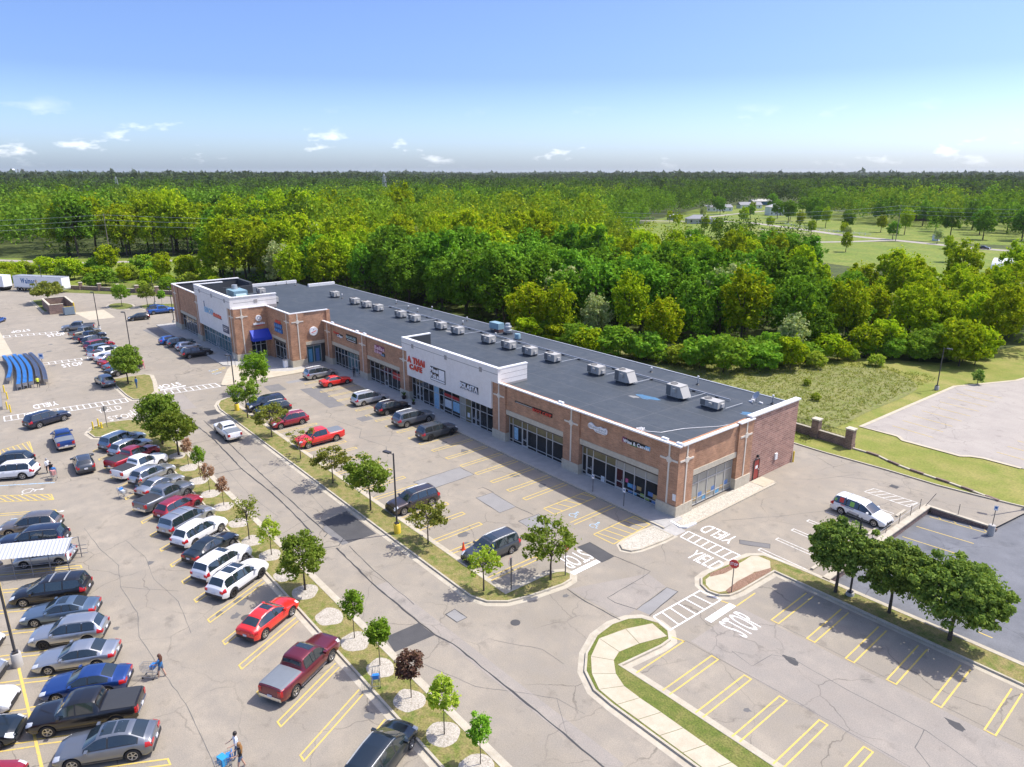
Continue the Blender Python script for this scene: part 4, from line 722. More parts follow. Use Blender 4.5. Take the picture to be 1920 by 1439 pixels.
letters('A',(.17,-.1,.18),(0,1,0),(0,0,1),.2,.24,M_blue,s,extrude=.004); MB().obox((.165,0,-.08),(.01,.9,.12),0,tilt=('X',R(18))).build('script_stroke', M_red, s); MB().box(.16,.17,-.3,.3,-.36,-.3).build('caption_bar', M_steel, s)
s = sign('stacked red and blue block sign above the recessed shop', (-78.1,-5.64,6.1))
for i in range(4): MB().box(-1.0+i*.52,-.58+i*.52,-.16,0,.62+.06*math.sin(i*2),1.05+.1*math.sin(i*3)).build('letter', M_red, s)
for r_ in range(2):
    for i in range(4): MB().box(-1.55+i*.78+.12*r_,-.88+i*.78+.12*r_,-.18,0,-.15-.8*r_,.5-.8*r_).build('letter', M_blue, s); MB().box(-1.45+i*.78,-1.3+i*.78,-.19,-.18,0.0-.8*r_,.35-.8*r_).build('highlight', M_lblue, s)
s = sign('round white sign and pale lettering over the blue awning', (-83.1,-7.1,6.5))
MB().lathe([(0,.12),(.50,.12),(.52,.09),(.52,-.03)],24,(0,0,.5),axis='X').build('disc', M_wht, s, smooth=40)
for i in range(6): a = i*math.pi/3+.3; MB().obox((.13,.28*math.cos(a),.5+.28*math.sin(a)),(.02,.16,.12),0).build('snow_dot', M_navy, s)
for i in range(7): MB().box(.0,.1,-.98+i*.29,-.75+i*.29,-.62,-.3+.06*math.sin(i*1.7)).build('letter', M_wht, s)
MB().box(0,.07,-.5,.75,-.82,-.7).build('underline', M_red, s)
aw = empty('awning', (-83.0,-7.1,3.3), 'bright blue sloping fabric awning over the corner shop door', 'awning')
MB().add([(0,-1.75,1.75),(0,1.9,1.75),(1.35,1.9,.55),(1.35,-1.75,.55),(1.35,1.9,.0),(1.35,-1.75,.0),(0,-1.75,0),(0,1.9,0)],[(0,3,2,1),(3,5,4,2),(0,6,5,3),(1,2,4,7)]).build('canopy', M_awn, aw); MB().box(0.02,1.33,-1.72,1.87,.02,.07).build('frame', M_steel, aw)
s = sign('blue and crimson lettering sign on the tall white stucco wall', (-93.2,-11.5,6.9)); wl_(s,'ESCO',-97.6,-11.52,6.55,4.6,.95,M_lblue,.03,.06); 
for i in range(9): MB().box(.35+i*.46,.72+i*.46,-.12,0,-.42,.12+.08*math.sin(i*2.3)).build('letter', M_red, s)
MB().box(.2,4.6,-.05,0,-.55,-.42).build('underline', M_navy, s); MB().box(-4.5,-4.4,-.08,0,.6,1.6).build('mast', M_navy, s)
s = sign('dark navy banner on the tall white stucco wall by the corner', (-86.7,-11.5,5.0)); MB().box(-1.7,1.3,-.06,0,-.65,.65).build('panel', M_navy, s)
for k in range(3): MB().box(-1.4,1.0-.3*k,-.07,-.06,.32-.32*k,.44-.32*k).build('text_line', M_wht if k == 1 else M_steel, s)

# ---------------------------------------------------------------- roof plant
M_rtu = plain('beige_sheet_metal',(0.42,0.405,0.365),0.5,var=.06); M_rtu_side = plain('grey_sheet_metal',(0.46,0.45,0.42),0.55,var=.1); M_coil = plain('coil_grille',(0.16,0.155,0.145),0.7,var=.3,scale=30)
def rtu(x, y, big=False, rz=0.0, label='', L=1.95, W=1.25, H=0.92):
    if big: L, W, H = 1.85, 1.4, 1.3
    u = empty('rooftop_unit', (x,y,ZR), label, 'air conditioner', 'air conditioners in a row on the flat roof', rz)
    MB().box(-L/2+.1,L/2-.1,-W/2+.08,W/2-.08,0,.3).build('roof_curb', M_parapet_in, u)
    MB().box(-L/2,L/2,-W/2,W/2,.26,.26+H).build('cabinet', M_rtu, u)
    MB().box(-L/2-.012,-L/2+.62,-W/2-.012,W/2+.012,.33,.2+H).build('coil', M_coil, u)
    MB().lathe([(.0,.0),(.34,.0),(.36,.05),(.40,.05),(.42,.0)],18,(-L/2+.55,0,.27+H)).build('fan_ring', M_coil, u)
    MB().box(.05,.42,-W/2-.22,-W/2,.26+H*.45,.26+H*.8).build('economiser', M_rtu, u)
    MB().box(L/2,L/2+.16,-.1,.35,.35,.75).build('control_box', M_rtu_side, u); MB().box(.0,.02,-W/2-.006,-W/2,.3,.2+H).build('panel_joint', M_coil, u); MB().box(.55,.57,-W/2-.006,-W/2,.3,.2+H).build('panel_joint', M_coil, u)
    if big: MB().add([(L/2,-W/2,.26+H*.9),(L/2,W/2,.26+H*.9),(L/2+.55,W/2,.35),(L/2+.55,-W/2,.35),(L/2,-W/2,.3),(L/2,W/2,.3)],[(0,3,2,1),(0,4,3),(1,2,5),(3,4,5,2)]).build('intake_hood', M_rtu, u)
    return u
order = ['-','first','second']
rx = [-5.4,-10.1,-17.8,-22.4,-30.4,-35.0,-39.6,-44.3,-52.1,-56.8,-64.6,-69.1,-77.0,-81.4,-85.9]
for i, x in enumerate(rx):
    lab = ('low two-part rooftop air conditioner nearest the brick end wall' if i == 0 else 'tall rooftop air conditioner with sloping intake hood and blue puddle' if i == 1 else 'tall hooded rooftop air conditioner without a puddle beside it' if i == 2 else 'boxy beige air conditioner standing in the roof-top row')
    u = rtu(x, 12.6, i in (1,2), label=lab, L=2.2 if i == 0 else 1.95, H=0.72 if i == 0 else .92)
for x, y, lab in ((-95.6,13.2,'lone beige air conditioner beside the white parapet return'),(-97.2,1.2,'air conditioner standing behind the tall white parapet'),(-109.2,3.3,'beige air conditioner between two parapets at the far end')): rtu(x, y, label=lab)
M_bluegrey = plain('blue_sheet_metal',(0.22,0.35,0.40),0.5,var=.1)
k = empty('kitchen_fan', (-100.9,-4.4,ZR), 'large blue-grey make-up air unit behind the tall white parapet', 'air unit'); MB().box(-2.0,2.2,-1.3,1.3,.3,2.7).build('cabinet', M_bluegrey, k); MB().add([(2.2,-1,2.2),(2.2,1,2.2),(3.4,1,.7),(3.4,-1,.7),(2.2,-1,.5),(2.2,1,.5)],[(0,3,2,1),(0,4,3),(1,2,5),(3,4,5,2)]).build('hood', M_bluegrey, k); MB().box(-1.8,2.0,-1,1,0,.3).build('roof_curb', M_parapet_in, k); MB().lathe([(0,.8),(.5,.8),(.55,.3),(.6,0)],14,(-1,0,2.7)).build('fan', M_steel, k)
k = empty('make_up_air_unit', (-49.6,18.5,ZR), 'blue-grey box unit on legs near the back edge of the roof', 'air unit'); MB().box(-1.3,1.0,-.6,.6,.5,1.45).build('cabinet', M_bluegrey, k); MB().box(-.2,1.0,-.5,.5,0,.5).build('base', plain('rust_base',(.12,.06,.05),.7), k); MB().box(-1.2,-1.1,-.5,.5,0,.5).build('leg', M_steel, k)
k = empty('exhaust_fan', (-47.0,18.5,ZR), 'round mushroom exhaust fan beside the blue-grey roof unit', 'exhaust fan'); MB().lathe([(0,1.75),(.38,1.75),(.42,1.35),(.6,1.3),(.62,1.1),(.5,1.0),(.5,.8),(.68,.72),(.68,.62),(.45,.55),(.42,0)],16).build('housing', M_steel, k, smooth=35); MB().box(-.55,.55,-.55,.55,0,.3).build('roof_curb', M_parapet_in, k)
k = empty('small_roof_fan', (-43.1,17.2,ZR), 'small blue-grey roof fan behind the gas pipe', 'exhaust fan'); MB().lathe([(0,.95),(.42,.95),(.45,.85),(.45,.25),(.4,.2),(.4,0)],14).build('housing', M_bluegrey, k, smooth=35); MB().box(-.5,.5,-.5,.5,0,.15).build('roof_curb', M_parapet_in, k)
gp = empty('gas_pipe', (-42,16.0,ZR), 'pale gas pipe running along the roof behind the air conditioners', 'pipe')
MB().cyl((-37,0,.22),(36.6,0,.22),.09,n=8).build('main_pipe', M_steel, gp)
for x in rx[:12]: MB().cyl((x+42+1.5,-3.2,.3),(x+42+1.5,0,.22),.035,n=6).build('branch_pipe', M_steel, gp)
for i in range(24): MB().box(-36.6+i*3.1,-36.3+i*3.1,-.16,.16,0,.14).build('pipe_block', M_parapet_in, gp)
part('roof_walkway', M_seam, lambda b: b.poly([(-80.5,15.1),(-79.7,15.1),(-77.5,20.6),(-78.3,20.6)], ZR+.008), roof)
for i, (x, y, h) in enumerate(((-11.6,18.6,.95),(-2.0,18.8,.9),(-18.7,18.7,.5),(-81.2,18.9,.6),(-71.4,17.5,.6),(-70.8,20.2,.7),(-57.5,17.5,.5),(-59.2,19.6,.6),(-46.1,15.4,.7),(-75.7,18.2,.4),(-93.2,13.6,.8),(-118.5,12.6,.7),(-115,13.2,.6),(-123+5,10,.6))):
    v = empty('vent_pipe', (x,y,ZR), 'thin white-capped vent pipe standing on the roof membrane', 'vent pipe', 'vent pipes scattered over the flat roof'); MB().cyl((0,0,0),(0,0,h),.07,n=8).build('pipe', M_steel, v); MB().lathe([(0,h+.16),(.11,h+.14),(.13,h+.02),(.07,h-.02)],10).build('cap', M_cap, v); MB().lathe([(.26,0.01),(.14,.12),(.08,.2)],10).build('flashing', M_black, v)
k = empty('satellite_dish', (-3.4,17.9,ZR), 'grey satellite dish on ballast blocks at the roof end', 'satellite dish'); MB().lathe([(0,.0),(.22,.03),(.42,.11),(.50,.17),(.49,.175),(.41,.13),(.2,.05),(0,.02)],20).build('dish', M_steel, k, smooth=50).rotation_euler = (R(52),0,R(-30)); k.children[0].location = (0,0,.75); MB().cyl((0,0,0),(0,0,.75),.04).build('mast', M_steel, k)
for dx_, dy_ in ((-.5,-.3),(-.6,.3),(.5,.1)): MB().box(dx_-.2,dx_+.2,dy_-.1,dy_+.1,0,.16).build('ballast_block', M_cap, k)
k = empty('roof_cable', (-3.5,3.0,ZR), 'white cable looping over the roof corner into a tangle', 'cable'); pts = [(2.6,6.3,.2)] + [(2.6-i*.62,6.2-.95*i-.05*i*i*.5,.05) for i in range(1,5)] + [(-.6,-.6,.06),(-2.0,-1.6,.06)]; MB().tube(pts,.035,5).build('cord', M_cap, k)
q = [(-2.2+.5*math.cos(i*1.9)*(1-.02*i), -1.7+.45*math.sin(i*2.3), .06+.25*abs(math.sin(i*1.3))) for i in range(14)]; MB().tube(q,.025,5).build('tangle', M_cap, k)
# ---------------------------------------------------------------- vehicles
M_glass = plain('car_glass', (0.016,0.026,0.030), 0.03, spec=1.0, coat=.6, var=.3, scale=1.2)
M_tyre = plain('tyre_rubber', (0.022,0.022,0.023), 0.85); M_rim = plain('alloy_rim', (0.50,0.50,0.51), 0.3, metal=.8); M_rim_dark = plain('dark_rim', (0.05,0.05,0.055), 0.35, metal=.6)
M_trimk = plain('black_trim', (0.028,0.028,0.03), 0.6); M_tail = plain('tail_lamp', (0.45,0.012,0.014), 0.15, coat=.6); M_head = plain('head_lamp', (0.62,0.64,0.66), 0.12, coat=.6)
M_chrome = plain('chrome', (0.72,0.72,0.72), 0.15, metal=1.0); M_plate = plain('number_plate', (0.62,0.64,0.68), 0.5); M_cover = plain('bed_cover', (0.035,0.037,0.04), 0.55); M_cover_g = plain('grey_bed_cover', (0.16,0.18,0.20), 0.6); M_under = plain('underbody', (0.012,0.012,0.012), 0.9)
PAINT = {}
def paint(name, c, metal=0.35, rough=0.32):
    if name not in PAINT: PAINT[name] = plain('paint_'+name, c, rough, metal, coat=1.0, var=.03)
    return PAINT[name]
def lerp_tab(tab, x):
    if x >= tab[0][0]: return tab[0][1]
    for (xa, a), (xb, b) in zip(tab, tab[1:]):
        if x >= xb: t = (x-xb)/(xa-xb) if xa != xb else 0; return b+(a-b)*t
    return tab[-1][1]
# each kind: length, width, wheels, top line (x from nose to tail, height), half width of the top surface, shoulder line
KIND = {
 'sedan': dict(L=4.85,W=1.84,r=.33,xf=1.45,xr=-1.38,zb=.20,top=[(2.42,.60),(2.36,.70),(2.1,.80),(1.0,.96),(.88,1.0),(.22,1.36),(-.05,1.43),(-.75,1.43),(-1.0,1.39),(-1.72,1.09),(-1.85,1.06),(-2.3,1.02),(-2.40,.95),(-2.42,.70)],
    wt=[(2.42,.55),(2.1,.68),(1.0,.74),(.88,.72),(.22,.60),(-.8,.58),(-1.72,.66),(-1.9,.70),(-2.42,.62)], sh=[(2.42,.58),(2.0,.74),(1.0,.90),(-1.7,.98),(-2.42,.90)], cowl=.86, rf=.20, rb=-1.02, rd=-1.70, win=[(.78,-.30),(-.38,-1.42)], mir=.62),
 'coupe_suv': dict(L=4.98,W=1.99,r=.40,xf=1.52,xr=-1.47,zb=.26,top=[(2.49,.72),(2.42,.86),(2.1,.98),(1.15,1.10),(1.0,1.14),(.3,1.55),(.0,1.64),(-.8,1.66),(-1.3,1.58),(-2.12,1.22),(-2.35,1.16),(-2.45,1.05),(-2.49,.75)],
    wt=[(2.49,.62),(2.1,.76),(1.1,.80),(1.0,.77),(.3,.64),(-.9,.60),(-1.4,.60),(-2.1,.72),(-2.49,.68)], sh=[(2.49,.68),(2.0,.90),(1.0,1.02),(-1.7,1.10),(-2.49,1.02)], cowl=.98, rf=.28, rb=-1.42, rd=-2.08, win=[(.88,-.25),(-.33,-1.75)], mir=.72),
 'suv': dict(L=4.75,W=1.90,r=.365,xf=1.42,xr=-1.38,zb=.25,top=[(2.37,.66),(2.32,.84),(2.0,.96),(1.2,1.06),(1.06,1.10),(.45,1.52),(.15,1.64),(-.6,1.68),(-1.6,1.64),(-1.82,1.58),(-2.24,1.08),(-2.31,1.0),(-2.36,.9),(-2.37,.62)],
    wt=[(2.37,.60),(2.0,.72),(1.2,.77),(1.06,.74),(.45,.64),(-.8,.62),(-1.7,.58),(-2.24,.68),(-2.37,.66)], sh=[(2.37,.64),(2.0,.86),(1.1,.99),(-1.6,1.04),(-2.37,.98)], cowl=1.04, rf=.43, rb=-1.80, rd=-2.20, win=[(.95,-.12),(-.20,-1.05),(-1.15,-1.88)], mir=.80),
 'large_suv': dict(L=5.15,W=2.0,r=.39,xf=1.55,xr=-1.50,zb=.26,top=[(2.57,.72),(2.52,.96),(2.2,1.06),(1.3,1.14),(1.16,1.18),(.6,1.58),(.3,1.72),(-.6,1.77),(-1.9,1.74),(-2.12,1.68),(-2.46,1.14),(-2.52,1.02),(-2.56,.9),(-2.57,.65)],
    wt=[(2.57,.68),(2.2,.80),(1.3,.84),(1.16,.80),(.6,.70),(-.8,.69),(-1.95,.66),(-2.46,.76),(-2.57,.74)], sh=[(2.57,.7),(2.2,.95),(1.2,1.07),(-1.9,1.10),(-2.57,1.02)], cowl=1.14, rf=.58, rb=-2.10, rd=-2.43, win=[(1.04,-.05),(-.14,-1.05),(-1.16,-2.15)], mir=.90),
 'minivan': dict(L=5.15,W=1.99,r=.345,xf=1.62,xr=-1.45,zb=.20,top=[(2.57,.60),(2.52,.76),(2.2,.90),(1.55,1.04),(1.42,1.08),(.55,1.58),(.25,1.70),(-.6,1.75),(-2.0,1.72),(-2.20,1.66),(-2.47,1.08),(-2.53,1.0),(-2.56,.9),(-2.57,.6)],
    wt=[(2.57,.58),(2.2,.72),(1.55,.80),(1.42,.78),(.55,.68),(-.8,.69),(-2.05,.67),(-2.47,.78),(-2.57,.76)], sh=[(2.57,.62),(2.2,.80),(1.4,.98),(-1.9,1.02),(-2.57,.96)], cowl=1.38, rf=.52, rb=-2.18, rd=-2.44, win=[(1.25,.12),(.03,-1.05),(-1.15,-2.25)], mir=.98),
 'pickup': dict(L=5.85,W=2.0,r=.40,xf=1.82,xr=-1.75,zb=.34,top=[(2.92,.85),(2.88,1.04),(2.5,1.12),(1.55,1.20),(1.42,1.24),(.95,1.66),(.65,1.82),(.1,1.88),(-.62,1.85),(-.74,1.78),(-.90,1.36),(-.93,1.27),(-2.86,1.27),(-2.90,1.2),(-2.92,.80)],
    wt=[(2.92,.72),(2.5,.82),(1.5,.86),(1.4,.80),(.95,.72),(.2,.70),(-.7,.70),(-.9,.76),(-.95,.88),(-2.86,.88),(-2.92,.86)], sh=[(2.92,.80),(2.5,1.02),(1.4,1.13),(-.9,1.15),(-1.0,1.17),(-2.92,1.17)], cowl=1.40, rf=.93, rb=-.76, rd=-.90, win=[(1.30,.34),(.25,-.62)], mir=1.12, bed=(-1.02,-2.80)),
 'hatch': dict(L=4.3,W=1.78,r=.32,xf=1.3,xr=-1.25,zb=.20,top=[(2.14,.60),(2.08,.72),(1.8,.84),(1.1,.98),(.98,1.02),(.3,1.40),(.0,1.48),(-.7,1.49),(-1.5,1.42),(-1.62,1.38),(-1.98,1.02),(-2.08,.95),(-2.13,.8),(-2.14,.55)],
    wt=[(2.14,.52),(1.8,.66),(1.1,.72),(.98,.69),(.3,.59),(-.7,.58),(-1.55,.54),(-2.0,.64),(-2.14,.62)], sh=[(2.14,.58),(1.8,.76),(1.0,.91),(-1.5,.98),(-2.14,.92)], cowl=.96, rf=.28, rb=-1.60, rd=-1.95, win=[(.85,-.18),(-.26,-1.30)], mir=.70)}
class Body:
    def __init__(s, k):
        s.k = k; L, W = k['L'], k['W']; h = L/2; st = set(np.round(np.arange(-h, h+.001, .085), 3))
        for x, _ in k['top'] + k['wt']: st.add(round(max(-h, min(h, x)), 3))
        for xw in (k['xf'], k['xr']):
            for d in np.linspace(-1, 1, 15): st.add(round(xw + math.sin(d*math.pi/2)*(k['r']+.075), 3))
        st = sorted(st); s.xs = [st[0]]
        for x in st[1:]:
            if x - s.xs[-1] > .018: s.xs.append(x)
        s.xs = s.xs[::-1]
    def sec(s, x):
        k = s.k; h = k['L']/2; w = k['W']/2; zb = k['zb']; e = (h-abs(x))
        w *= 1 - .13*max(0, 1-e/.42)**2 - .03*max(0, 1-e/1.2)
        zs = lerp_tab(k['sh'], x); zt = lerp_tab(k['top'], x); wt = min(lerp_tab(k['wt'], x), w*.93); zs = min(zs, zt-.025)
        zb = zb + .10*max(0, 1-e/.35)
        pts = [(0,zb),(.78*w,zb),(.955*w,zb+.05),(.995*w,zb+.3*(zs-zb)),(w,zb+.62*(zs-zb)),(.985*w,zs-.055),(.945*w,zs),(wt+.025,zt-.055 if zt-zs > .12 else zs+(zt-zs)*.4),(wt-.06,zt-.008),(wt*.5,zt+.018),(0,zt+.028)]
        za = None
        for xw in (k['xf'], k['xr']):
            ra = k['r']+.075; d = abs(x-xw)
            if d < ra: za = k['r'] + math.sqrt(ra*ra-d*d) - .02
        if za:
            pts = [(p[0], max(p[1], za + .012*i)) if i < 5 else p for i, p in enumerate(pts)]
        return [(x,-p[0],p[1]) for p in pts] + [(x,p[0],p[1]) for p in pts[-2::-1]]
    def mesh(s):
        mb = MB(); rows = [s.sec(x) for x in s.xs]; n = len(rows[0]); vs = [p for r in rows for p in r]; fs = []; m = []
        for i in range(len(rows)-1):
            for j in range(n-1): fs.append((i*n+j, i*n+j+1, (i+1)*n+j+1, (i+1)*n+j)); m.append(1 if (j < 1 or j >= n-2) else 0)
        fs.append(tuple(range(n-1,-1,-1))); m.append(0); o = (len(rows)-1)*n; fs.append(tuple(range(o, o+n))); m.append(0)
        mb.v = vs; mb.f = fs; mb.m = m; return mb
    def at(s, x, t):
        r = s.sec(x); i = max(0, min(len(r)-2, int(t))); f = t-i; return Vector(r[i]).lerp(Vector(r[i+1]), f)
    def patch(s, x0, x1, t0, t1, nx=6, nt=3, off=.008, trap=0.0):
        """panel lying `off` proud of the body between stations x0..x1 and section coordinates t0..t1"""
        mb = MB(); g = []
        for i in range(nx+1):
            for j in range(nt+1):
                t = t0+(t1-t0)*j/nt; x = x0+(x1-x0)*i/nx + trap*(j/nt-.5); p = s.at(x, t)
                du = s.at(x-.02, t)-s.at(x+.02, t); dv = s.at(x, min(19.99, t+.08))-s.at(x, max(0.01, t-.08)); nn = du.cross(dv); nn = nn.normalized() if nn.length > 1e-9 else Vector((0,0,1))
                c = Vector((x*.9, 0, .6)); nn = nn if nn.dot(p-c) > 0 else -nn; g.append(p+nn*off)
        mb.add(g, [(i*(nt+1)+j, i*(nt+1)+j+1, (i+1)*(nt+1)+j+1, (i+1)*(nt+1)+j) for i in range(nx) for j in range(nt)])
        # edge skirt back to the body so the panel has thickness
        ring = [i*(nt+1) for i in range(nx+1)] + [nx*(nt+1)+j for j in range(1,nt+1)] + [i*(nt+1)+nt for i in range(nx-1,-1,-1)] + [j for j in range(nt-1,0,-1)]
        cen = sum(g, Vector())/len(g); o = len(mb.v); q = []
        for r_ in ring: p = Vector(mb.v[r_]); q.append(p + (Vector((p.x*.9,0,.7))-p).normalized()*(off+.006))
        mb.v += [tuple(p) for p in q]; k_ = len(ring)
        for a in range(k_): mb.f.append((ring[a], ring[(a+1)%k_], o+(a+1)%k_, o+a)); mb.m.append(0)
        return mb
WHEELS = {}
def wheel_meshes(r, dark):
    key = (r, dark)
    if key not in WHEELS:
        ty = MB().lathe([(r*.66,.10),(r*.92,.112),(r*.99,.09),(r,.05),(r,-.05),(r*.99,-.09),(r*.92,-.112),(r*.66,-.10)], 22, axis='Y').mesh('tyre', M_tyre, 40)
        rm = MB(); rm.lathe([(0,.0),(r*.64,.0)], 18, axis='Y', m=1); rm.lathe([(r*.57,.095),(r*.67,.10),(r*.67,-.10),(r*.57,-.095),(r*.57,.095)], 18, axis='Y'); rm.lathe([(0,.088),(r*.17,.085),(r*.19,-.085),(0,-.088)], 10, axis='Y')
        for i in range(5):
            a = i*2*math.pi/5
            for sgn in (1,-1): rm.add([Vector((math.cos(a+da)*rr, sgn*y, math.sin(a+da)*rr)) for rr, da, y in ((r*.14,-.5,.085),(r*.6,-.17,.075),(r*.6,.17,.075),(r*.14,.5,.085))], [(0,1,2,3)])
        WHEELS[key] = (ty, rm.mesh('wheel', [M_rim_dark if dark else M_rim, M_under], 40))
    return WHEELS[key]
CARPARTS = {}
def car_parts(kind):
    """shared part meshes of one kind of vehicle: list of (name, mesh, material key)"""
    if kind in CARPARTS: return CARPARTS[kind]
    k = KIND[kind]; b = Body(k); P = []; h = k['L']/2; w = k['W']/2
    P.append(('body', b.mesh().mesh('body', [M_black, M_under], 38), 'paint'))
    P.append(('windshield', b.patch(k['cowl'], k['rf']+.03, 7.75, 12.25, 6, 8).mesh('windshield', M_glass, 40), None))
    P.append(('rear_window', b.patch(k['rb']-.02, k['rd']+.04, 7.9, 12.1, 6, 8).mesh('rear_window', M_glass, 40), None))
    xa, xb = k['win'][0][0], k['win'][-1][1]
    for t0, t1 in ((6.04,7.10),(13.96,12.90)): P.append(('window_trim', b.patch(xa+.05, xb-.05, t0, t1, 14, 3, .004).mesh('window_trim', M_trimk, 40), None))
    for x0, x1 in k['win']:
        for t0, t1 in ((6.12,7.02),(13.88,12.98)): P.append(('side_window', b.patch(x0, x1, t0, t1, 7, 3, .012).mesh('side_window', M_glass, 40), None))
    for s in (-1, 1):
        t = (5.1,7.4) if s < 0 else (14.9,12.6)
        P.append(('headlight', b.patch(h-.03, h-.42, *t, 5, 3, .012).mesh('headlight', M_head, 40), None))
        t = (4.3,6.3) if s < 0 else (15.7,13.7)
        if kind == 'pickup': t = (3.6,5.9) if s < 0 else (16.4,14.1)
        P.append(('taillight', b.patch(-h+.02, -h+.34 if kind != 'pickup' else -h+.14, *t, 4, 3, .012).mesh('taillight', M_tail, 40), None))
        zt = lerp_tab(k['sh'], -h)-.02; zl = zt-(.20 if kind != 'pickup' else .34); yo = w*.84
        ya, yb = (yo*.52, yo) if kind in ('sedan','coupe_suv') else (yo*.74, yo)
        P.append(('taillight', MB().box(-h-.012, -h+.03, min(s*ya,s*yb), max(s*ya,s*yb), zl, zt).mesh('taillight', M_tail), None))
        zm = lerp_tab(k['sh'], k['mir'])+.03; P.append(('mirror', MB().box(k['mir']-.09, k['mir']+.07, s*(w*.93) if s > 0 else s*(w+.19), s*(w+.19) if s > 0 else s*(w*.93), zm, zm+.15).mesh('mirror', M_black), 'paint'))
        for x0, x1 in k['win'][:2]: P.append(('door_handle', b.patch(x1+.26, x1+.08, *((5.15,5.45) if s < 0 else (14.85,14.55)), 2, 1, .022).mesh('door_handle', M_chrome), 'paint'))
        t = (1.7,2.75) if s < 0 else (18.3,17.25); P.append(('sill_trim', b.patch(k['xf']-k['r']-.10, k['xr']+k['r']+.10, *t, 8, 2, .012).mesh('sill_trim', M_trimk), None))
    zg = lerp_tab(k['top'], h)
    P.append(('grille', MB().box(h-.02, h+.018, -w*.5, w*.5, k['zb']+.26, zg-.02).mesh('grille', M_trimk), None))
    P.append(('bumper', MB().box(-h-.03, -h+.06, -w*.82, w*.82, k['zb']+.12, k['zb']+.34).mesh('bumper', M_trimk if kind != 'pickup' else M_chrome), None))
    P.append(('bumper', MB().box(h-.06, h+.028, -w*.78, w*.78, k['zb']+.08, k['zb']+.24).mesh('bumper', M_trimk if kind != 'pickup' else M_chrome), None))
    P.append(('number_plate', MB().box(-h-.045, -h-.01, -.16, .16, .62, .77).mesh('number_plate', M_plate), None))
    if kind == 'pickup':
        P.append(('bed_cover', b.patch(k['bed'][0], k['bed'][1], 7.35, 12.65, 6, 6, .03).mesh('bed_cover', M_cover), 'cover'))
        for t in ((2.0,2.9),(18.0,17.1)): pass
    CARPARTS[kind] = P
    CARPARTS[kind+'_rails'] = [b.patch(k['rf']-.15, k['rb']+.12, *t, 8, 1, .05).mesh('roof_rail', M_steel) for t in ((7.55,7.72),(12.45,12.28))]
    CARPARTS[kind+'_sun'] = b.patch(k['rf']-.12, k['rf']-.75, 8.35, 11.65, 4, 4, .007).mesh('sunroof', M_glass)
    CARPARTS[kind+'_sun2'] = b.patch(k['rf']-.85, max(k['rb']+.3, k['rf']-1.55), 8.35, 11.65, 4, 4, .007).mesh('sunroof', M_glass)
    CARPARTS[kind+'_step'] = [b.patch(k['xf']-k['r']-.15, k['xr']+k['r']+.15, *t, 4, 1, .06).mesh('side_step', M_chrome) for t in ((1.75,2.0),(18.25,18.0))]
    CARPARTS[kind+'_body'] = b
    return P
def linked(o, m, slot=0): o.material_slots[slot].link = 'OBJECT'; o.material_slots[slot].material = m
def car(kind, col_, x, y, ang, label, opts='', scale=1.0, group=None, name=None, lz=0.0):
    cat = {'sedan':'car','coupe_suv':'car','suv':'car','large_suv':'car','minivan':'minivan','pickup':'pickup truck','hatch':'car'}[kind]
    nm = name or {'sedan':'sedan_car','coupe_suv':'sport_utility_car','suv':'sport_utility_car','large_suv':'sport_utility_car','minivan':'minivan','pickup':'pickup_truck','hatch':'hatchback_car'}[kind]
    P = car_parts(kind); k = KIND[kind]; pm_ = PAINT[col_]
    root = empty(nm, (x,y,lz), label, cat, group, R(ang)); root.scale = (scale,)*3
    for n_, me, key in P:
        if n_ == 'bed_cover' and 'o' in opts: pass
        o = place(me, n_, root)
        if key == 'paint': linked(o, pm_)
        if key == 'cover': linked(o, M_cover_g if 'g' in opts else M_cover)
    dark = 'd' in opts; ty, rm = wheel_meshes(k['r'], dark)
    for xw in (k['xf'], k['xr']):
        for s in (-1, 1):
            wo = place(rm, 'wheel', root, loc=(xw, s*(k['W']/2-.115), k['r'])); place(ty, 'tyre', wo)
    if 'r' in opts:
        for me in CARPARTS[kind+'_rails']: o = place(me, 'roof_rail', root); 
    if 'k' in opts:
        for me in CARPARTS[kind+'_rails']: o = place(me, 'roof_rail', root); linked(o, M_trimk)
    if 's' in opts: place(CARPARTS[kind+'_sun'], 'sunroof', root)
    if 'S' in opts: place(CARPARTS[kind+'_sun2'], 'sunroof', root)
    if 't' in opts:
        for me in CARPARTS[kind+'_step']: place(me, 'side_step', root)
    if 'x' in opts:
        b = CARPARTS[kind+'_body']
        for xx in (-.2,-1.2): b.patch(xx, xx-.08, 7.6, 12.4, 1, 6, .045).build('cross_bar', M_steel, root)
    return root
for n_, c, mt in (('white',(.80,.80,.79),.0),('silver',(.46,.475,.49),.75),('pale_silver',(.58,.60,.61),.6),('grey',(.20,.215,.235),.6),('dark_grey',(.085,.095,.105),.6),('black',(.010,.010,.012),.2),('navy',(.012,.020,.045),.4),('teal_black',(.010,.018,.024),.3),('red',(.60,.018,.022),.15),('bright_red',(.72,.022,.016),.05),('maroon',(.16,.014,.028),.45),('crimson',(.34,.016,.035),.35),('blue',(.014,.055,.22),.4),('bright_blue',(.02,.11,.42),.3),('slate_blue',(.14,.20,.27),.6),('olive',(.20,.20,.175),.5),('taupe',(.22,.195,.175),.6),('steel_teal',(.06,.115,.14),.5),('brown',(.055,.042,.042),.5)): paint(n_, c, mt)
H1 = 117.5
def rrow(xm, *a, dy=0.0, **kw): pass
def in_row(kind, col_, xm, label, opts='', out=0.0, **kw):       # nose-in against the young-tree island
    d = KIND[kind]['L']/2; c = 6.1 - d + out; return car(kind, col_, xm + math.cos(R(H1))*c, -38.3 + math.sin(R(H1))*c, H1, label, opts, **kw)
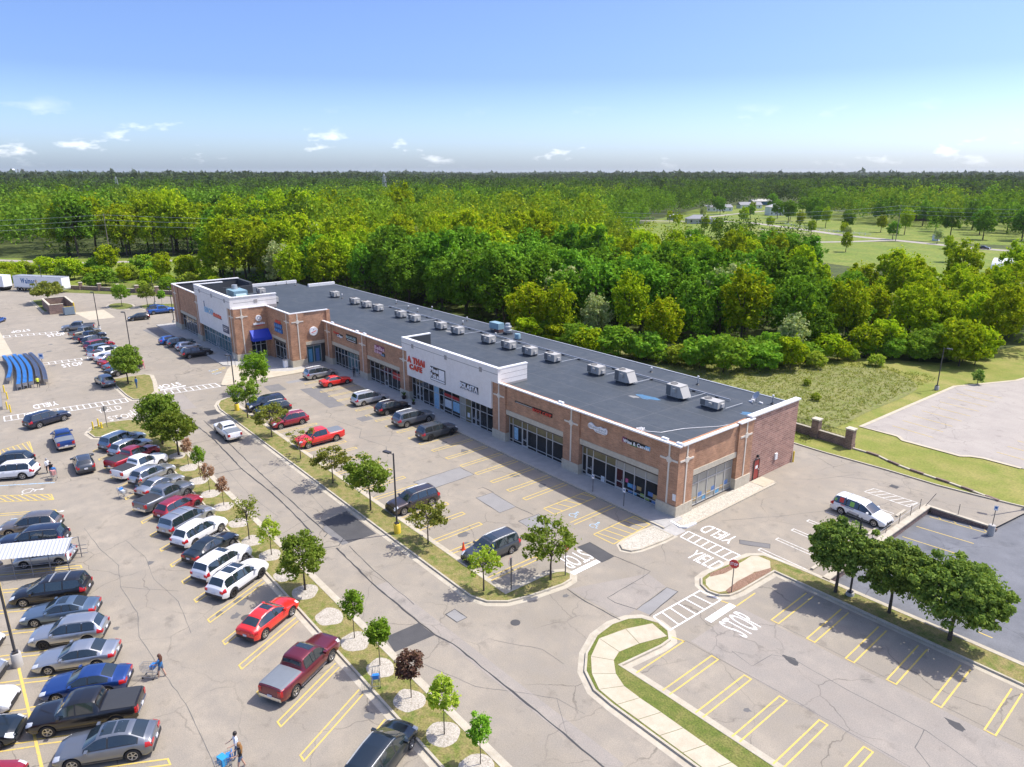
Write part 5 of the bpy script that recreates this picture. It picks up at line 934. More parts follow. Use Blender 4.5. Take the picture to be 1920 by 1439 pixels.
in_row('minivan','teal_black',9.2,'dark minivan with an arm at its open driver window, beside the tree strip','r')
in_row('pickup','maroon',-0.5,'maroon crew-cab pickup with grey bed cover and chrome steps, parked alone','gst')
in_row('coupe_suv','bright_red',-6.8,'bright red sporty SUV with silver roof rails parked alone by tree strip','rs',scale=.93)
in_row('suv','white',-13.2,'white SUV with two roof glass panels and black wheel arches','ksSd',scale=1.05)
in_row('large_suv','white',-16.4,'white SUV with one long dark roof glass beside a dark green sedan','ks',scale=.97)
in_row('sedan','teal_black',-19.6,'dark green sedan with a pale sunshade in its rear window','')
in_row('suv','white',-22.8,'white SUV without roof glass between silver minivan and dark sedan','k',scale=1.04)
in_row('minivan','silver',-26.0,'silver minivan with ridged roof beside a red crossover','x')
in_row('suv','crimson',-29.2,'crimson crossover between silver minivan and grey pickup','d',scale=.95)
in_row('pickup','grey',-32.4,'grey crew-cab pickup with black bed cover beside the open-boot sedan','')
in_row('sedan','silver',-35.6,'silver sedan with its boot lid raised for loading','')
in_row('suv','silver',-38.8,'silver crossover beside the white pickup','',scale=.98)
in_row('pickup','white',-42.0,'white pickup with black bed cover parked between crossover and maroon pickup','')
in_row('pickup','crimson',-45.2,'maroon pickup with black bed cover next to the white pickup','')
in_row('suv','silver',-48.4,'silver wagon-like SUV next to the maroon pickup','r')
in_row('minivan','slate_blue',-51.6,'blue-grey minivan parked last by the bollards and grass','r')
H2 = -117.0
def left_row(kind, col_, xm, label, opts='', **kw):
    d = KIND[kind]['L']/2; c = d + .15; return car(kind, col_, xm + math.cos(R(H2))*c, -44.0 + math.sin(R(H2))*c, H2, label, opts, **kw)
left_row('coupe_suv','grey',-1.55,'grey coupe-roofed SUV with silver window line and wide roof glass','sS')
left_row('pickup','black',-4.8,'black crew-cab pickup with a soft bed cover','')
left_row('sedan','blue',-8.0,'deep blue sedan with a pale rear shelf','')
left_row('sedan','silver',-11.2,'silver sedan beside the lamp post footing','')
left_row('suv','silver',-14.4,'silver SUV with black lower trim between two sedans','rd',scale=.97)
left_row('sedan','slate_blue',-17.6,'blue-grey sedan with roof glass beside the black minivan','s')
left_row('minivan','black',-20.9,'black minivan with two silver roof bars beside the cart shelter','x')
left_row('hatch','pale_silver',-27.4,'pale silver car half hidden behind the cart shelter','')
left_row('large_suv','navy',-30.8,'dark navy three-row SUV beside the pale car by the shelter','r')
left_row('suv','taupe',-34.2,'taupe crossover beside the hatched access aisle','r')
left_row('large_suv','white',-49.3,'white three-row SUV whose owners load shopping behind it','k')
left_row('suv','teal_black',-52.9,'dark green SUV beside the white three-row SUV','r')
H3 = 62.0
def third_row(kind, col_, x, label, opts='', y=-52.0, **kw): return car(kind, col_, x, y, H3, label, opts, **kw)
third_row('sedan','crimson',-4.6,'crimson sedan facing the grey coupe-roofed SUV across yellow line','',y=-52.4)
third_row('suv','teal_black',-8.4,'dark teal SUV facing the black pickup across the yellow line','')
third_row('suv','white',-11.5,'white SUV facing the deep blue sedan','')
third_row('suv','silver',-14.9,'silver SUV beyond the lamp footing facing the silver sedan','',y=-52.3)
third_row('sedan','white',-18.6,'white sedan facing the blue-grey sedan','',y=-52.2)
# shop-front row
car('minivan','silver',-65.3,-4.6,90,'silver minivan by the walk, next to the bright red sedan','r')
car('sedan','bright_red',-60.0,-4.6,90,'glossy bright red sedan parked by the shop walk','')
car('minivan','pale_silver',-48.9,-4.9,90,'pale silver minivan beside a black SUV in front of the restaurant','r')
car('suv','black',-43.4,-4.5,90,'black SUV with silver roof rails between minivan and long grey SUV','r')
car('large_suv','grey',-37.8,-4.7,90,'long grey SUV with silver rails in front of the white stucco','r',scale=1.06)
car('large_suv','dark_grey',-32.0,-5.0,90,'dark grey SUV with black wheels, parked alone towards the empty stalls','ksd')
# middle row, nose to the lamp-tree island
car('suv','crimson',-47.3,-17.3,-91,'crimson SUV with silver rails half behind an island tree','r')
car('pickup','bright_red',-39.1,-17.0,-89,'bright red extended-cab pickup with an open bed','tg')
car('large_suv','brown',-17.6,-17.4,-90,'dark brown SUV beside the lamp with the yellow footing','rs')
car('minivan','dark_grey',-5.8,-17.1,-90,'dark grey minivan behind two orange cones','rs')
car('suv','teal_black',-53.0,-17.2,-90,'black SUV with shiny roof rails behind the island trees','r')
car('large_suv','navy',-55.8,-17.0,-90,'navy SUV behind the first island trees','')
# moving vehicles
car('pickup','white',-48.4,-24.6,180,'white pickup driving along the service lane','g',scale=.95)
car('pickup','blue',-58.0,-40.5,178,'blue pickup driving down the parking aisle','g',scale=.97)
car('hatch','dark_grey',-48.4,-40.0,177,'dark hatchback following the blue pickup down the aisle','r',scale=1.05)
car('large_suv','navy',-67.6,-40.9,112,'dark navy SUV crossing the aisle beside the crosswalk','r')
car('suv','grey',-82.2,-31.6,185,'small grey SUV driving away past the row-end island','')
# far rows
car('pickup','grey',-128.9,-27.6,-108,'grey pickup with white roof at the far row end','')
car('pickup','olive',-122.0,-27.6,117,'olive pickup with a bed cap near the lamp post','')
car('pickup','navy',-117.0,-27.6,117,'navy pickup with red tail beside the olive pickup','')
car('suv','teal_black',-113.2,-27.4,117,'dark teal SUV between navy pickup and magenta minivan','r')
car('minivan','crimson',-108.8,-27.5,117,'magenta-red minivan in the far row','')
car('minivan','slate_blue',-104.9,-27.7,117,'blue-grey minivan in the far row','')
car('pickup','white',-101.4,-27.9,117,'white pickup with dark cap in the far row','')
car('sedan','pale_silver',-97.8,-28.0,117,'pale silver sedan in the far row behind the tree','')
car('sedan','crimson',-94.6,-28.0,117,'plum sedan in the far row behind the tree','')
car('sedan','slate_blue',-91.3,-28.0,117,'blue-grey sedan beside the black pickup in the far row','')
car('pickup','black',-87.6,-27.9,-63,'black pickup parked against the row-end island','')
car('hatch','bright_blue',-104.8,-16.2,90,'bright blue car first by the tall stucco front','')
car('suv','steel_teal',-101.4,-15.4,90,'teal SUV by the tall stucco front','')
car('hatch','pale_silver',-97.6,-15.2,90,'pale hatchback between teal and black cars at the tall front','')
car('large_suv','black',-91.4,-15.6,92,'black SUV in the shade of the tall stucco front','r')
car('hatch','black',-132.6,-15.6,-95,'black hatchback parked on its own beyond the shops','')
car('pickup','bright_blue',-137.6,-9.8,88,'bright blue pickup by the far tree bed','')
car('suv','blue',-140.6,-9.6,88,'blue SUV behind the bright blue pickup','')
car('sedan','bright_blue',-148.5,-39.8,150,'bright blue sedan beside the concrete apron','')
car('sedan','grey',-161.0,-40.0,150,'small grey sedan on the far drive','')
wv = car('minivan','white',10.9,13.6,-2,'white minivan with printed windows and pale bonnet decal by the retaining wall','x')
b = CARPARTS['minivan_body']
for x0, x1, t0, t1, m in ((-1.35,-1.75,6.25,6.9,M_red),(-.35,-.75,6.2,6.8,plain('decal_lime',(.25,.5,.08),.4)),(-1.15,-1.55,5.0,5.9,M_red),(-2.0,-2.2,6.3,6.7,plain('decal_lime',(0,0,0))),(2.0,1.7,9.2,10.4,plain('decal_peach',(.8,.5,.38),.4))):
    b.patch(x0, x1, t0, t1, 3, 3, .014).build('decal', m, wv)
letters('edge', (-1.75,-.86,1.22), (1,0,0), (0,.34,1), .95, .22, M_wht, wv, 'decal_letter', bold=.02); letters('fitness', (-1.1,-1.01,.92), (1,0,0), (0,.05,1), .8, .16, M_navy, wv, 'decal_letter', bold=.01)
car('sedan','black',-67.8,295.5,-5,'dark car driving along the far country road','')
# ---------------------------------------------------------------- lamps, signs, bollards, cones
def lamp(x, y, label, h=7.7, ped=1.0, yellow=False, arms=(180,), z=0.0):
    o = empty('lamp_post', (x,y,z), label, 'lamp post', 'lamp posts of the parking lots')
    if ped: MB().lathe([(0,ped),(.27,ped),(.30,ped-.04),(.31,0)], 18).build('footing', M_bollard if yellow else M_walk_grey, o, smooth=40)
    MB().box(-.17,.17,-.17,.17,ped,ped+.12).build('base_plate', M_darkpole, o)
    MB().cyl((0,0,ped+.1),(0,0,h),.085,.07,8).build('pole', M_darkpole, o, smooth=50)
    for a in arms:
        c, s = math.cos(R(a)), math.sin(R(a)); MB().cyl((0,0,h-.12),(c*.45,s*.45,h-.06),.03,n=6).build('arm', M_darkpole, o)
        hd = MB().obox((0,0,0),(.75,.34,.14)).obox((0,0,-.078),(.5,.26,.02),m=1).build('lamp_head', [M_darkpole, M_wht], o); hd.location = (c*.75,s*.75,h-.04); hd.rotation_euler = (0,0,R(a))
    return o
lamp(-14.0,-21.3,'tall dark lamp post on a yellow footing beside the brown SUV',yellow=True,arms=(195,))
lamp(-57.1,-20.5,'dark lamp post on a yellow footing among the first island trees',yellow=True,arms=(195,))
lamp(-14.6,-49.4,'tall lamp post on a grey footing between the angled rows',h=7.9,arms=(195,15))
lamp(-99.8,-24.2,'dark lamp post beside the far row and its tree',ped=.6,h=7.6,arms=(195,))
lamp(-126.0,-24.4,'dark lamp post with a small flag sign at the far row end',ped=.9,h=7.8,arms=(195,))
lamp(-124.2,-10.6,'slim lamp post close to the far end of the shops',ped=.6,h=7.6,arms=(180,))
lamp(-150.6,-7.9,'slim lamp post by the far tree bed',ped=.6,h=6.8,arms=(180,))
lamp(16.3,0.15,'lamp post between the round maples on the grass strip',h=6.6,ped=.35,arms=(170,))
lamp(-0.6,62.6,'lamp post standing on the grass of the neighbouring lot',h=6.4,ped=.6,arms=(0,))
lamp(20.4,27.6,'lamp post on a block footing at the drive corner',h=7.0,ped=.8,arms=(200,))
lamp(-190,-26,'slim lamp post near the parked trailer',h=7,ped=.6,arms=(180,))
M_signred = plain('stop_red',(.55,.03,.03),.4); M_signback = plain('sign_back',(.42,.40,.37),.5,metal=.3); M_post = plain('steel_post',(.10,.09,.085),.6)
def octo(r): return [(r*math.cos(R(22.5+45*i)), r*math.sin(R(22.5+45*i))) for i in range(8)]
def stop_sign(x, y, face_ang, label, h=2.75, z=.12):
    o = empty('stop_sign', (x,y,z), label, 'stop sign', None, R(face_ang)); MB().box(-.035,.035,-.03,.03,0,h).build('post', M_post, o)
    mb = MB(); pl = octo(.38); mb.add([(.06,p[0],p[1]+h-.3) for p in pl]+[(.045,p[0],p[1]+h-.3) for p in pl],[tuple(range(8)),tuple(range(15,7,-1))]+[(i,8+i,8+(i+1)%8,(i+1)%8) for i in range(8)],0); mb.m[1] = 1
    mb.build('plate', [M_signred, M_signback], o); letters('STOP',(.064,-.27,h-.41),(0,1,0),(0,0,1),.54,.22,M_wht,o,bold=.02); return o
stop_sign(10.35,-6.45,-70,'red stop sign leaning over the paved refuge mulch bed')
stop_sign(-0.65,-19.2,205,'stop sign seen from behind at the lower island corner')
stop_sign(0.55,-14.6,10,'slim stop sign post beside the tree at the island end')
stop_sign(-60.9,-35.4,190,'small stop sign by the yellow bollards in the grass')

def small_sign(x, y, z, ang, label, m, h=1.9, w=.32, hh=.45, name='parking_sign', ped=0):
    o = empty(name, (x,y,z), label, 'sign', None, R(ang))
    if ped: MB().lathe([(0,ped),(.26,ped),(.28,ped-.04),(.28,0)],16).build('footing', M_walk_grey, o, smooth=40)
    MB().box(-.025,.025,-.025,.025,ped,h).build('post', M_post, o); MB().box(.025,.04,-w/2,w/2,h-hh,h).build('plate', m, o); MB().box(.04,.044,-w*.3,w*.3,h-hh*.62,h-hh*.2).build('symbol', M_blue, o); return o
small_sign(-8.7,-1.9,.13,-90,'white and blue access sign on the walk before the corner shop',M_wht)
small_sign(-4.6,-1.9,.13,-90,'white and blue access sign nearest the corner pier',M_wht)
small_sign(-100.3,-37.4,0,-40,'white notice on a post at the edge of the nested carts',M_wht,h=2.3,w=.8,hh=.9)
small_sign(19.7,19.6,dz(19.6),-60,'pale sign on a concrete footing by the lower lot',M_wht,ped=1.0,h=2.9)
small_sign(-79.5,-13.0,.11,-90,'access sign on the paved corner close to the awning',M_wht); small_sign(-81.6,-13.5,.11,-90,'access sign on the paved corner by the stucco front',M_wht)
def bollard(x, y, label, h=1.1, r=.09, z=0.0, group='yellow steel bollards'): 
    o = MB().lathe([(0,h),(r*.5,h-.01),(r*.9,h-.05),(r,h-.1),(r,0)],14).build('bollard', M_bollard, None, label, 'bollard', group, smooth=40); o.location = (x,y,z); return o
bollard(-0.0,20.95,'yellow bollard at the rear corner of the brick end wall',h=1.3)
bollard(-61.2,-36.9,'yellow bollard by the grass nose of the tree strip, next to the hydrant'); bollard(-61.7,-36.2,'taller yellow bollard behind the hydrant in the grass',h=1.2)
bollard(-77.7,-44.3,'yellow bollard at the crosswalk beside the store wall'); bollard(-75.9,-44.1,'second yellow bollard at the crosswalk, further from the carts'); bollard(-83.1,-43.8,'yellow bollard between the store wall and nested carts'); bollard(-87.3,-43.8,'yellow bollard closest to the nested carts')
bollard(28.2,-0.4,'yellow bollard standing in the grass strip beyond the maples',h=1.2,z=.11)
o = empty('fire_hydrant', (-61.0,-36.0,.11), 'yellow fire hydrant between two bollards in the grass', 'hydrant'); MB().lathe([(0,.78),(.07,.76),(.12,.68),(.13,.6),(.10,.58),(.10,.1),(.15,.08),(.15,0)],14).build('barrel', M_bollard, o, smooth=40); MB().cyl((-.2,0,.45),(.2,0,.45),.06,n=8).build('nozzle', M_bollard, o)
for x, y, lab in ((-8.0,-18.4,'orange traffic cone close to the lamp-tree island'),(-7.7,-15.0,'orange traffic cone beside the tail of the dark minivan')):
    o = empty('traffic_cone', (x,y,0), lab, 'traffic cone'); M_cone = plain('cone_orange',(.85,.09,.02),.45); MB().box(-.2,.2,-.2,.2,0,.04).build('base', M_cone, o); MB().lathe([(.15,.04),(.035,.72),(.0,.73)],14).build('cone', M_cone, o, smooth=40)
o = empty('trash_bin', (-74.0,-6.7,.12), 'pale grey litter bin against the brick step pier', 'bin'); MB().box(-.3,.3,-.3,.3,0,1.2).build('body', M_wht, o); MB().box(-.34,.34,-.34,.34,1.2,1.32).build('lid', M_steel, o)
for x, y, lab, s_ in ((-46.9,-.6,'planter with leafy shrub beside the restaurant pier',1.0),(-43.9,-.9,'small dark planter before the restaurant doors',.75)):
    o = empty('planter', (x,y,.13), lab, 'planter'); MB().lathe([(.0,.42*s_),(.33*s_,.42*s_),(.36*s_,.45*s_),(.24*s_,0)],14).build('pot', plain('pot',(.05,.03,.03),.6), o, smooth=40)
    mb = MB(); 
    for i in range(40): a = random.random()*6.28; t = random.uniform(.2,.75)*s_; mb.add([(0,0,.42*s_),(math.cos(a)*t*.5-.04,math.sin(a)*t*.5,.45*s_+t*.8),(math.cos(a)*t*.5+.04,math.sin(a)*t*.5+.05,.43*s_+t*.8)],[(0,1,2)])
    mb.build('leaves', leaf_mat('pot_leaves',(.03,.06,.012),(.05,.09,.016),(.08,.13,.025)), o)
# ---------------------------------------------------------------- retaining wall, wheel stops, steps in the grass
rw = empty('retaining_wall', (14.0,10.8,-.6), 'low block retaining wall with posts between the upper and lower lots', 'wall')
M_block = ground_mat('wall_block',[(.20,.135,.115),(.14,.098,.088),(.27,.20,.17)],[2,7],bump=.6,bscale=20,fine=(20,.2))
blk = MB().box(-.22,.22,-.11,.11,0,.148).mesh('block', M_block); blk.transform(Matrix.Identity(4))
for r_ in range(4):
    for i in range(44): o = place(blk, 'block', rw, loc=(.12+random.uniform(-.012,.012), -9.6+i*.455+(.22 if r_ % 2 else 0), r_*.15)); o.rotation_euler = (0,0,R(90))
    for i in range(12): o = place(blk, 'block', rw, loc=(.4+i*.455+(.22 if r_ % 2 else 0), 9.98+random.uniform(-.012,.012), r_*.15))
for i in range(10): MB().box(-.28,.30,-9.8+i*2.0,-7.815+i*2.0,.6,.72).build('cap_stone', M_kerb, rw)
for i in range(3): MB().box(.31+i*1.75,2.045+i*1.75,9.83,10.2,.6,.72).build('cap_stone', M_kerb, rw)
for y in (-1.5,1.3,4.0,6.5,8.6): MB().cyl((-.2,y,.7),(-.2,y,1.75),.03,n=6).build('post', M_post, rw)
MB().cyl((-.1,9.7,.7),(.35,10.6,1.9),.03,n=6).build('post', M_post, rw); MB().cyl((2.6,10.1,.7),(2.6,10.1,1.8),.03,n=6).build('post', M_post, rw)
MB().cyl((-.2,-6,1.3),(-.2,8.6,1.3),.012,n=5).build('cable', M_steel, rw)
for x, y, lab in ((12.9,11.6,'concrete wheel stop before the printed white minivan'),(12.9,14.4,'concrete wheel stop beside the minivan bonnet'),(13.0,17.2,'concrete wheel stop by the hatched corner'),(12.8,8.9,'concrete wheel stop left of the minivan stall'),(12.7,5.9,'concrete wheel stop behind the first maple'),(12.6,2.4,'concrete wheel stop nearest the grass strip')):
    o = MB().prism([(-.12,-.95),(.12,-.95),(.12,.95),(-.12,.95)],0,.14).build('wheel_stop', M_kerb, None, lab, 'wheel stop', 'concrete wheel stops by the retaining wall'); o.location = (x,y,.004)
def kerbline(name, pts, w=.18, h=.13, m=M_kerb, parent=None, kind='structure'):
    mb = MB(); n = len(pts); vs = []
    for i, p in enumerate(pts):
        d = (Vector(pts[min(n-1,i+1)])-Vector(pts[max(0,i-1)])).normalized(); q = Vector((-d.y,d.x))*w/2
        vs += [(p[0]-q.x,p[1]-q.y,-.05),(p[0]-q.x,p[1]-q.y,h),(p[0]+q.x,p[1]+q.y,h),(p[0]+q.x,p[1]+q.y,-.05)]
    mb.add(vs,[(4*i+k,4*i+k+1,4*(i+1)+k+1,4*(i+1)+k) for i in range(n-1) for k in range(3)]); return mb.build(name,m,parent,kind=kind)
kerbline('drive_kerb', [(-110,26.3),(-3,26.2),(1.3,26.2),(7.6,26.6),(12.7,26.6),(15,26.9),(19,27.5),(21,27.9),(21.4,29)])
gs = empty('sunken_wall', (2.2,30.0,0), 'half-buried stone edging stepping down through the grass', 'wall')
st_pts = [(2.2,30.0),(4.0,30.0),(5.4,29.9),(6.7,29.3),(8.0,28.9),(9.3,28.6),(10.7,28.45),(12.0,28.3),(13.3,28.2),(14.5,28.0),(15.6,27.8),(16.8,27.55),(18.0,27.3)]
for i, (a, b_) in enumerate(zip(st_pts, st_pts[1:])):
    m_ = ((a[0]+b_[0])/2-2.2,(a[1]+b_[1])/2-30.0); L = math.dist(a,b_); MB().obox((m_[0],m_[1],.02),(L+.02,.26,.22+.10*(i % 2)),math.atan2(b_[1]-a[1],b_[0]-a[0])).build('stone', M_block if i % 2 else M_kerb, gs)
# ---------------------------------------------------------------- brick fences with iron railings
def brick_fence(name, pts, label, ph=2.25, wh=1.0, z=0.0, rail=True):
    o = empty(name, (*pts[0],z), label, 'fence'); P0 = Vector(pts[0])
    for p in pts:
        q = Vector(p)-P0; pi = MB().box(q.x-.42,q.x+.42,q.y-.42,q.y+.42,-.2,ph).build('pillar', M_brick_fence, o); MB().box(q.x-.5,q.x+.5,q.y-.5,q.y+.5,ph,ph+.16).build('cap_stone', M_stone, pi); MB().box(q.x-.47,q.x+.47,q.y-.47,q.y+.47,-.2,.55).build('plinth', M_brick_fence, pi)
    for a, b_ in zip(pts, pts[1:]):
        a = Vector(a)-P0; b_ = Vector(b_)-P0; c = (a+b_)/2; L = (b_-a).length-.84; an = math.atan2((b_-a).y,(b_-a).x)
        w_ = MB().obox((c.x,c.y,wh/2-.1),(L,.3,wh+.2),an).build('wall_panel', M_brick_fence, o); MB().obox((c.x,c.y,wh+.035),(L,.38,.07),an).build('coping', M_stone, w_)
        if rail:
            mb = MB(); d = (b_-a).normalized(); n_ = int(L/.16)
            for i in range(n_): p = c+d*(-L/2+(i+.5)*L/n_); mb.box(p.x-.012,p.x+.012,p.y-.012,p.y+.012,wh+.07,wh+.95)
            for zz in (wh+.2,wh+.85): mb.cyl((*(c-d*L/2),zz),(*(c+d*L/2),zz),.016,n=4)
            tag(mb.build('railing', M_darkpole, o), kind='stuff')
    return o
brick_fence('brick_fence', [(-10.9,30.5),(-6.6,30.35),(-2.3,30.2),(1.95,30.0)], 'brick fence with iron railing in the grass behind the shops')
brick_fence('brick_fence', [(-193.5,-21.8),(-188,-17.6),(-182.6,-14.0),(-178,-10.6),(-172.5,-7.0),(-167,-3.4),(-161.6,0.4),(-155,5),(-148,10)], 'low brick fence with stone caps beyond the far tree beds', ph=1.9, wh=1.0, rail=False)
# ---------------------------------------------------------------- bin enclosure, skip, trailer, store corner
en = empty('bin_enclosure', (-158,-27,0), 'roofless brick bin enclosure beneath a round tree', 'enclosure')
for x0, x1, y0, y1 in ((-5.5,6.0,-2.6,-2.25),(-5.5,-5.15,-2.25,2.4),(5.65,6.0,-2.25,.2),(-5.15,6.0,2.05,2.4)):
    w_ = MB().box(x0,x1,y0,y1,0,2.1).build('wall', M_brick_fence, en); MB().box(x0-.05,x1+.05,y0-.05,y1+.05,2.1,2.2).build('coping', M_stone, w_)
MB().cyl((6.4,2.2,0),(6.4,2.2,2.3),.12,n=10).build('gate_post', M_bollard, en)
sk = empty('skip_bin', (-149.5,-26.2,0), 'blue-grey skip bin with yellow lid beside the brick enclosure', 'bin'); M_skip = plain('skip_paint',(.22,.29,.34),.5,var=.2)
MB().add([(-1.3,-1,.15),(1.2,-1,.15),(1.2,1,.15),(-1.3,1,.15),(-1.7,-1,1.5),(1.4,-1,1.9),(1.4,1,1.9),(-1.7,1,1.5)],[(3,2,1,0),(0,1,5,4),(1,2,6,5),(2,3,7,6),(3,0,4,7),(4,5,6,7)]).build('body', M_skip, sk); MB().add([(-1.7,-.9,1.55),(.6,-.9,1.85),(.6,.9,1.85),(-1.7,.9,1.55)],[(0,1,2,3)]).build('lid', M_bollard, sk); MB().box(-1.3,1.2,-1,1,0,.15).build('skid', M_black, sk)
tr = empty('semi_trailer', (-191.8,-26.0,0), 'long white semi-trailer with blue lettering at the far lot edge', 'trailer', None, R(36)); L = 16.1
MB().box(-L/2,L/2,-1.3,1.3,1.15,4.1).build('box_body', M_wht, tr); MB().box(-L/2,L/2,-1.2,1.2,.85,1.15).build('chassis', M_steel, tr); MB().box(-L/2-.02,L/2+.02,-1.32,1.32,4.06,4.14).build('roof_edge', M_steel, tr); MB().box(-.5,6.4,-1.28,-1.2,.35,1.1).build('side_skirt', M_cap, tr)
letters('Walmart',(-5.6,-1.31,2.2),(1,0,0),(0,0,1),5.4,1.35,plain('walmart_blue',(.012,.12,.34),.6),tr,bold=.035,extrude=.004)
for i in range(6): a = i*math.pi/3; MB().obox((-.4+.33*math.cos(a),-1.31,2.75+.33*math.sin(a)),(.42,.01,.14),0,tilt=('Y',-a)).build('spark', plain('spark_yellow',(.75,.5,.08),.4), tr)
for x in (-L/2+1.0,-L/2+2.2): 
    for y in (-1.1,1.1): w_ = MB().lathe([(.2,.15),(.5,.15),(.5,-.15),(.2,-.15)],16,axis='Y').build('tyre', M_tyre, tr, smooth=40); w_.location = (x,y,.5); MB().lathe([(0,.10),(.24,.12),(.24,-.12),(0,-.10)],12,axis='Y').build('rim', M_rim, w_)
for y in (-.9,.9): MB().box(4.6,4.8,y-.1,y+.1,0,1.0).build('landing_leg', M_steel, tr)
t2 = empty('white_box_trailer', (-201.0,-34.2,0), 'white box trailer parked ahead of the lettered semi-trailer', 'trailer', None, R(36)); MB().box(-2.2,2.0,-1.3,1.3,1.1,4.1).build('box_body', M_wht, t2); MB().box(-2.2,2.0,-1.1,1.1,.6,1.1).build('chassis', M_black, t2)
for x in (-1.2,1.0): w_ = MB().lathe([(.2,1.2),(.5,1.2),(.5,-1.2),(.2,-1.2)],14,axis='Y').build('tyre', M_tyre, t2, smooth=40); w_.location = (x,0,.5)
bs = empty('big_store', (-95,-50,0), 'blank grey store wall at the edge of the crosswalk', 'building'); MB().box(-30,17.0,-20,4.9,0,3.4).build('wall', plain('store_wall',(.30,.30,.31),.85), bs) if False else MB().prism([(6.3,5.9),(17.2,5.2),(17.2,-10),(6.3,-10)],0,.5).build('wall', plain('store_wall',(.22,.215,.21),.85), bs)
# ---------------------------------------------------------------- cart shelter
sh = empty('cart_shelter', (-27.4,-46.4,0), 'open cart shelter with white corrugated roof and tube rails', 'cart shelter', None, R(62.5))
M_corr = plain('white_corrugated',(.47,.48,.49),.45,var=.08)
mb = MB(); n_ = 60
for half in (-1, 1):
    vs = []; 
    for i in range(n_+1):
        x = -2.9+5.4*i/n_; dzz = .035 if i % 3 == 0 else 0.0
        vs += [(x,0,2.45+dzz),(x,half*1.35,1.85+dzz)]
    mb.add(vs,[(2*i,2*i+1,2*i+3,2*i+2) if half < 0 else (2*i,2*i+2,2*i+3,2*i+1) for i in range(n_)])
mb.build('roof_sheet', M_corr, sh); M_tube = plain('grey_tube',(.16,.17,.19),.5)
for y in (-1.3,1.3):
    for x in (-2.8,-1.5,-.2,1.1,2.4): MB().cyl((x,y,0),(x,y,1.9),.035,n=6).build('post', M_tube, sh)
    for z in (.35,.75,1.1): MB().cyl((-2.8,y,z),(2.9,y,z),.028,n=6).build('rail', M_tube, sh)
for x in (-2.8,2.4): MB().tube([(x,-1.3,1.9),(x,0,2.42),(x,1.3,1.9)],.03,6).build('rafter', M_tube, sh)
MB().box(2.42,2.44,-1.35,-.95,1.2,1.75).build('notice', M_wht, sh)
# ---------------------------------------------------------------- shopping carts
M_wire = plain('cart_wire',(.42,.43,.44),.35,metal=.7); M_cartblue = plain('cart_blue',(.03,.20,.55),.45)
def cart_mesh(full=True):
    f = MB(); L0, L1 = -.42, .45
    def ring(x, w, z0, z1): return [(x,-w,z0),(x,w,z0),(x,w,z1),(x,-w,z1)]
    r_ = .009
    for t in np.linspace(0,1,9):
        x = L0+(L1-L0)*t; w = .28-.07*t; zb = .50+.06*t; zt = 1.0-.02*t
        f.cyl((x,-w,zt),(x,-w*.85,zb),r_,n=4,caps=False).cyl((x,w,zt),(x,w*.85,zb),r_,n=4,caps=False).cyl((x,-w*.85,zb),(x,w*.85,zb),r_,n=4,caps=False)
    for s in (0,.33,.66,1):
        for sg in (-1,1): f.cyl((L0,sg*(.28*(.85+.15*s)),.50+.5*s),(L1,sg*(.21*(.85+.15*s)),.56+.42*s),r_,n=4,caps=False)
    for y in np.linspace(-.2,.2,5): f.cyl((L1,y,.56),(L1,y*1.05,.98),r_,n=4,caps=False)
    f.cyl((L1,-.21,.98),(L1,.21,.98),.012,n=4)
    fr = MB(); 
    for sg in (-1,1): fr.tube([(L0-.08,sg*.28,1.05),(L0+.02,sg*.26,.55),(L0+.05,sg*.25,.16),(L1-.05,sg*.2,.14)],.016,5); fr.cyl((L0+.05,sg*.25,.2),(L1-.1,sg*.2,.52),.014,n=5)
    fr.cyl((L0+.05,-.25,.16),(L0+.05,.25,.16),.014,n=5)
    return f, fr
cf, cfr = cart_mesh(); CM_b = cf.mesh('basket', M_wire); CM_f = cfr.mesh('frame', M_wire)
CM_h = MB().cyl((-.5,-.29,1.05),(-.5,.29,1.05),.022,n=6).mesh('handle', M_cartblue); CM_w = MB().lathe([(0,.02),(.06,.02),(.06,-.02),(0,-.02)],10,axis='Y').mesh('wheel', M_black)
def shopping_cart(x, y, ang, label, z=0.0, tilt=0.0, goods=False):
    o = empty('shopping_cart', (x,y,z), label, 'shopping cart', None, R(ang)); o.rotation_euler = (tilt,0,R(ang))
    for me, n_ in ((CM_b,'basket'),(CM_f,'frame'),(CM_h,'handle')): place(me, n_, o)
    for wx, wy in ((-.36,-.25),(-.36,.25),(.38,-.19),(.38,.19)): place(CM_w, 'wheel', o, loc=(wx,wy,.06))
    MB().box(-.44,-.2,-.2,.2,.72,.98).build('child_seat', M_cartblue, o)
    return o
shopping_cart(-7.95,-43.05,-135,'empty shopping cart pushed by the woman in blue')
shopping_cart(2.0,-32.35,150,'stray shopping cart straddling the kerb of the tree strip',z=.13)
shopping_cart(-37.5,-38.4,20,'shopping cart behind the open-boot sedan')
shopping_cart(-47.0,-43.0,-12,'overfull shopping cart behind the white three-row SUV')
shopping_cart(2.6,-41.9,-100,'shopping cart with a blue bag pushed by two women')
def goods(x, y, z, w, d, h, m, label, rz=0.3): o = MB().obox((0,0,h/2),(w,d,h)).build('shopping_bag', m, None, label, 'shopping', None); o.location = (x,y,z); o.rotation_euler = (0,0,rz); return o
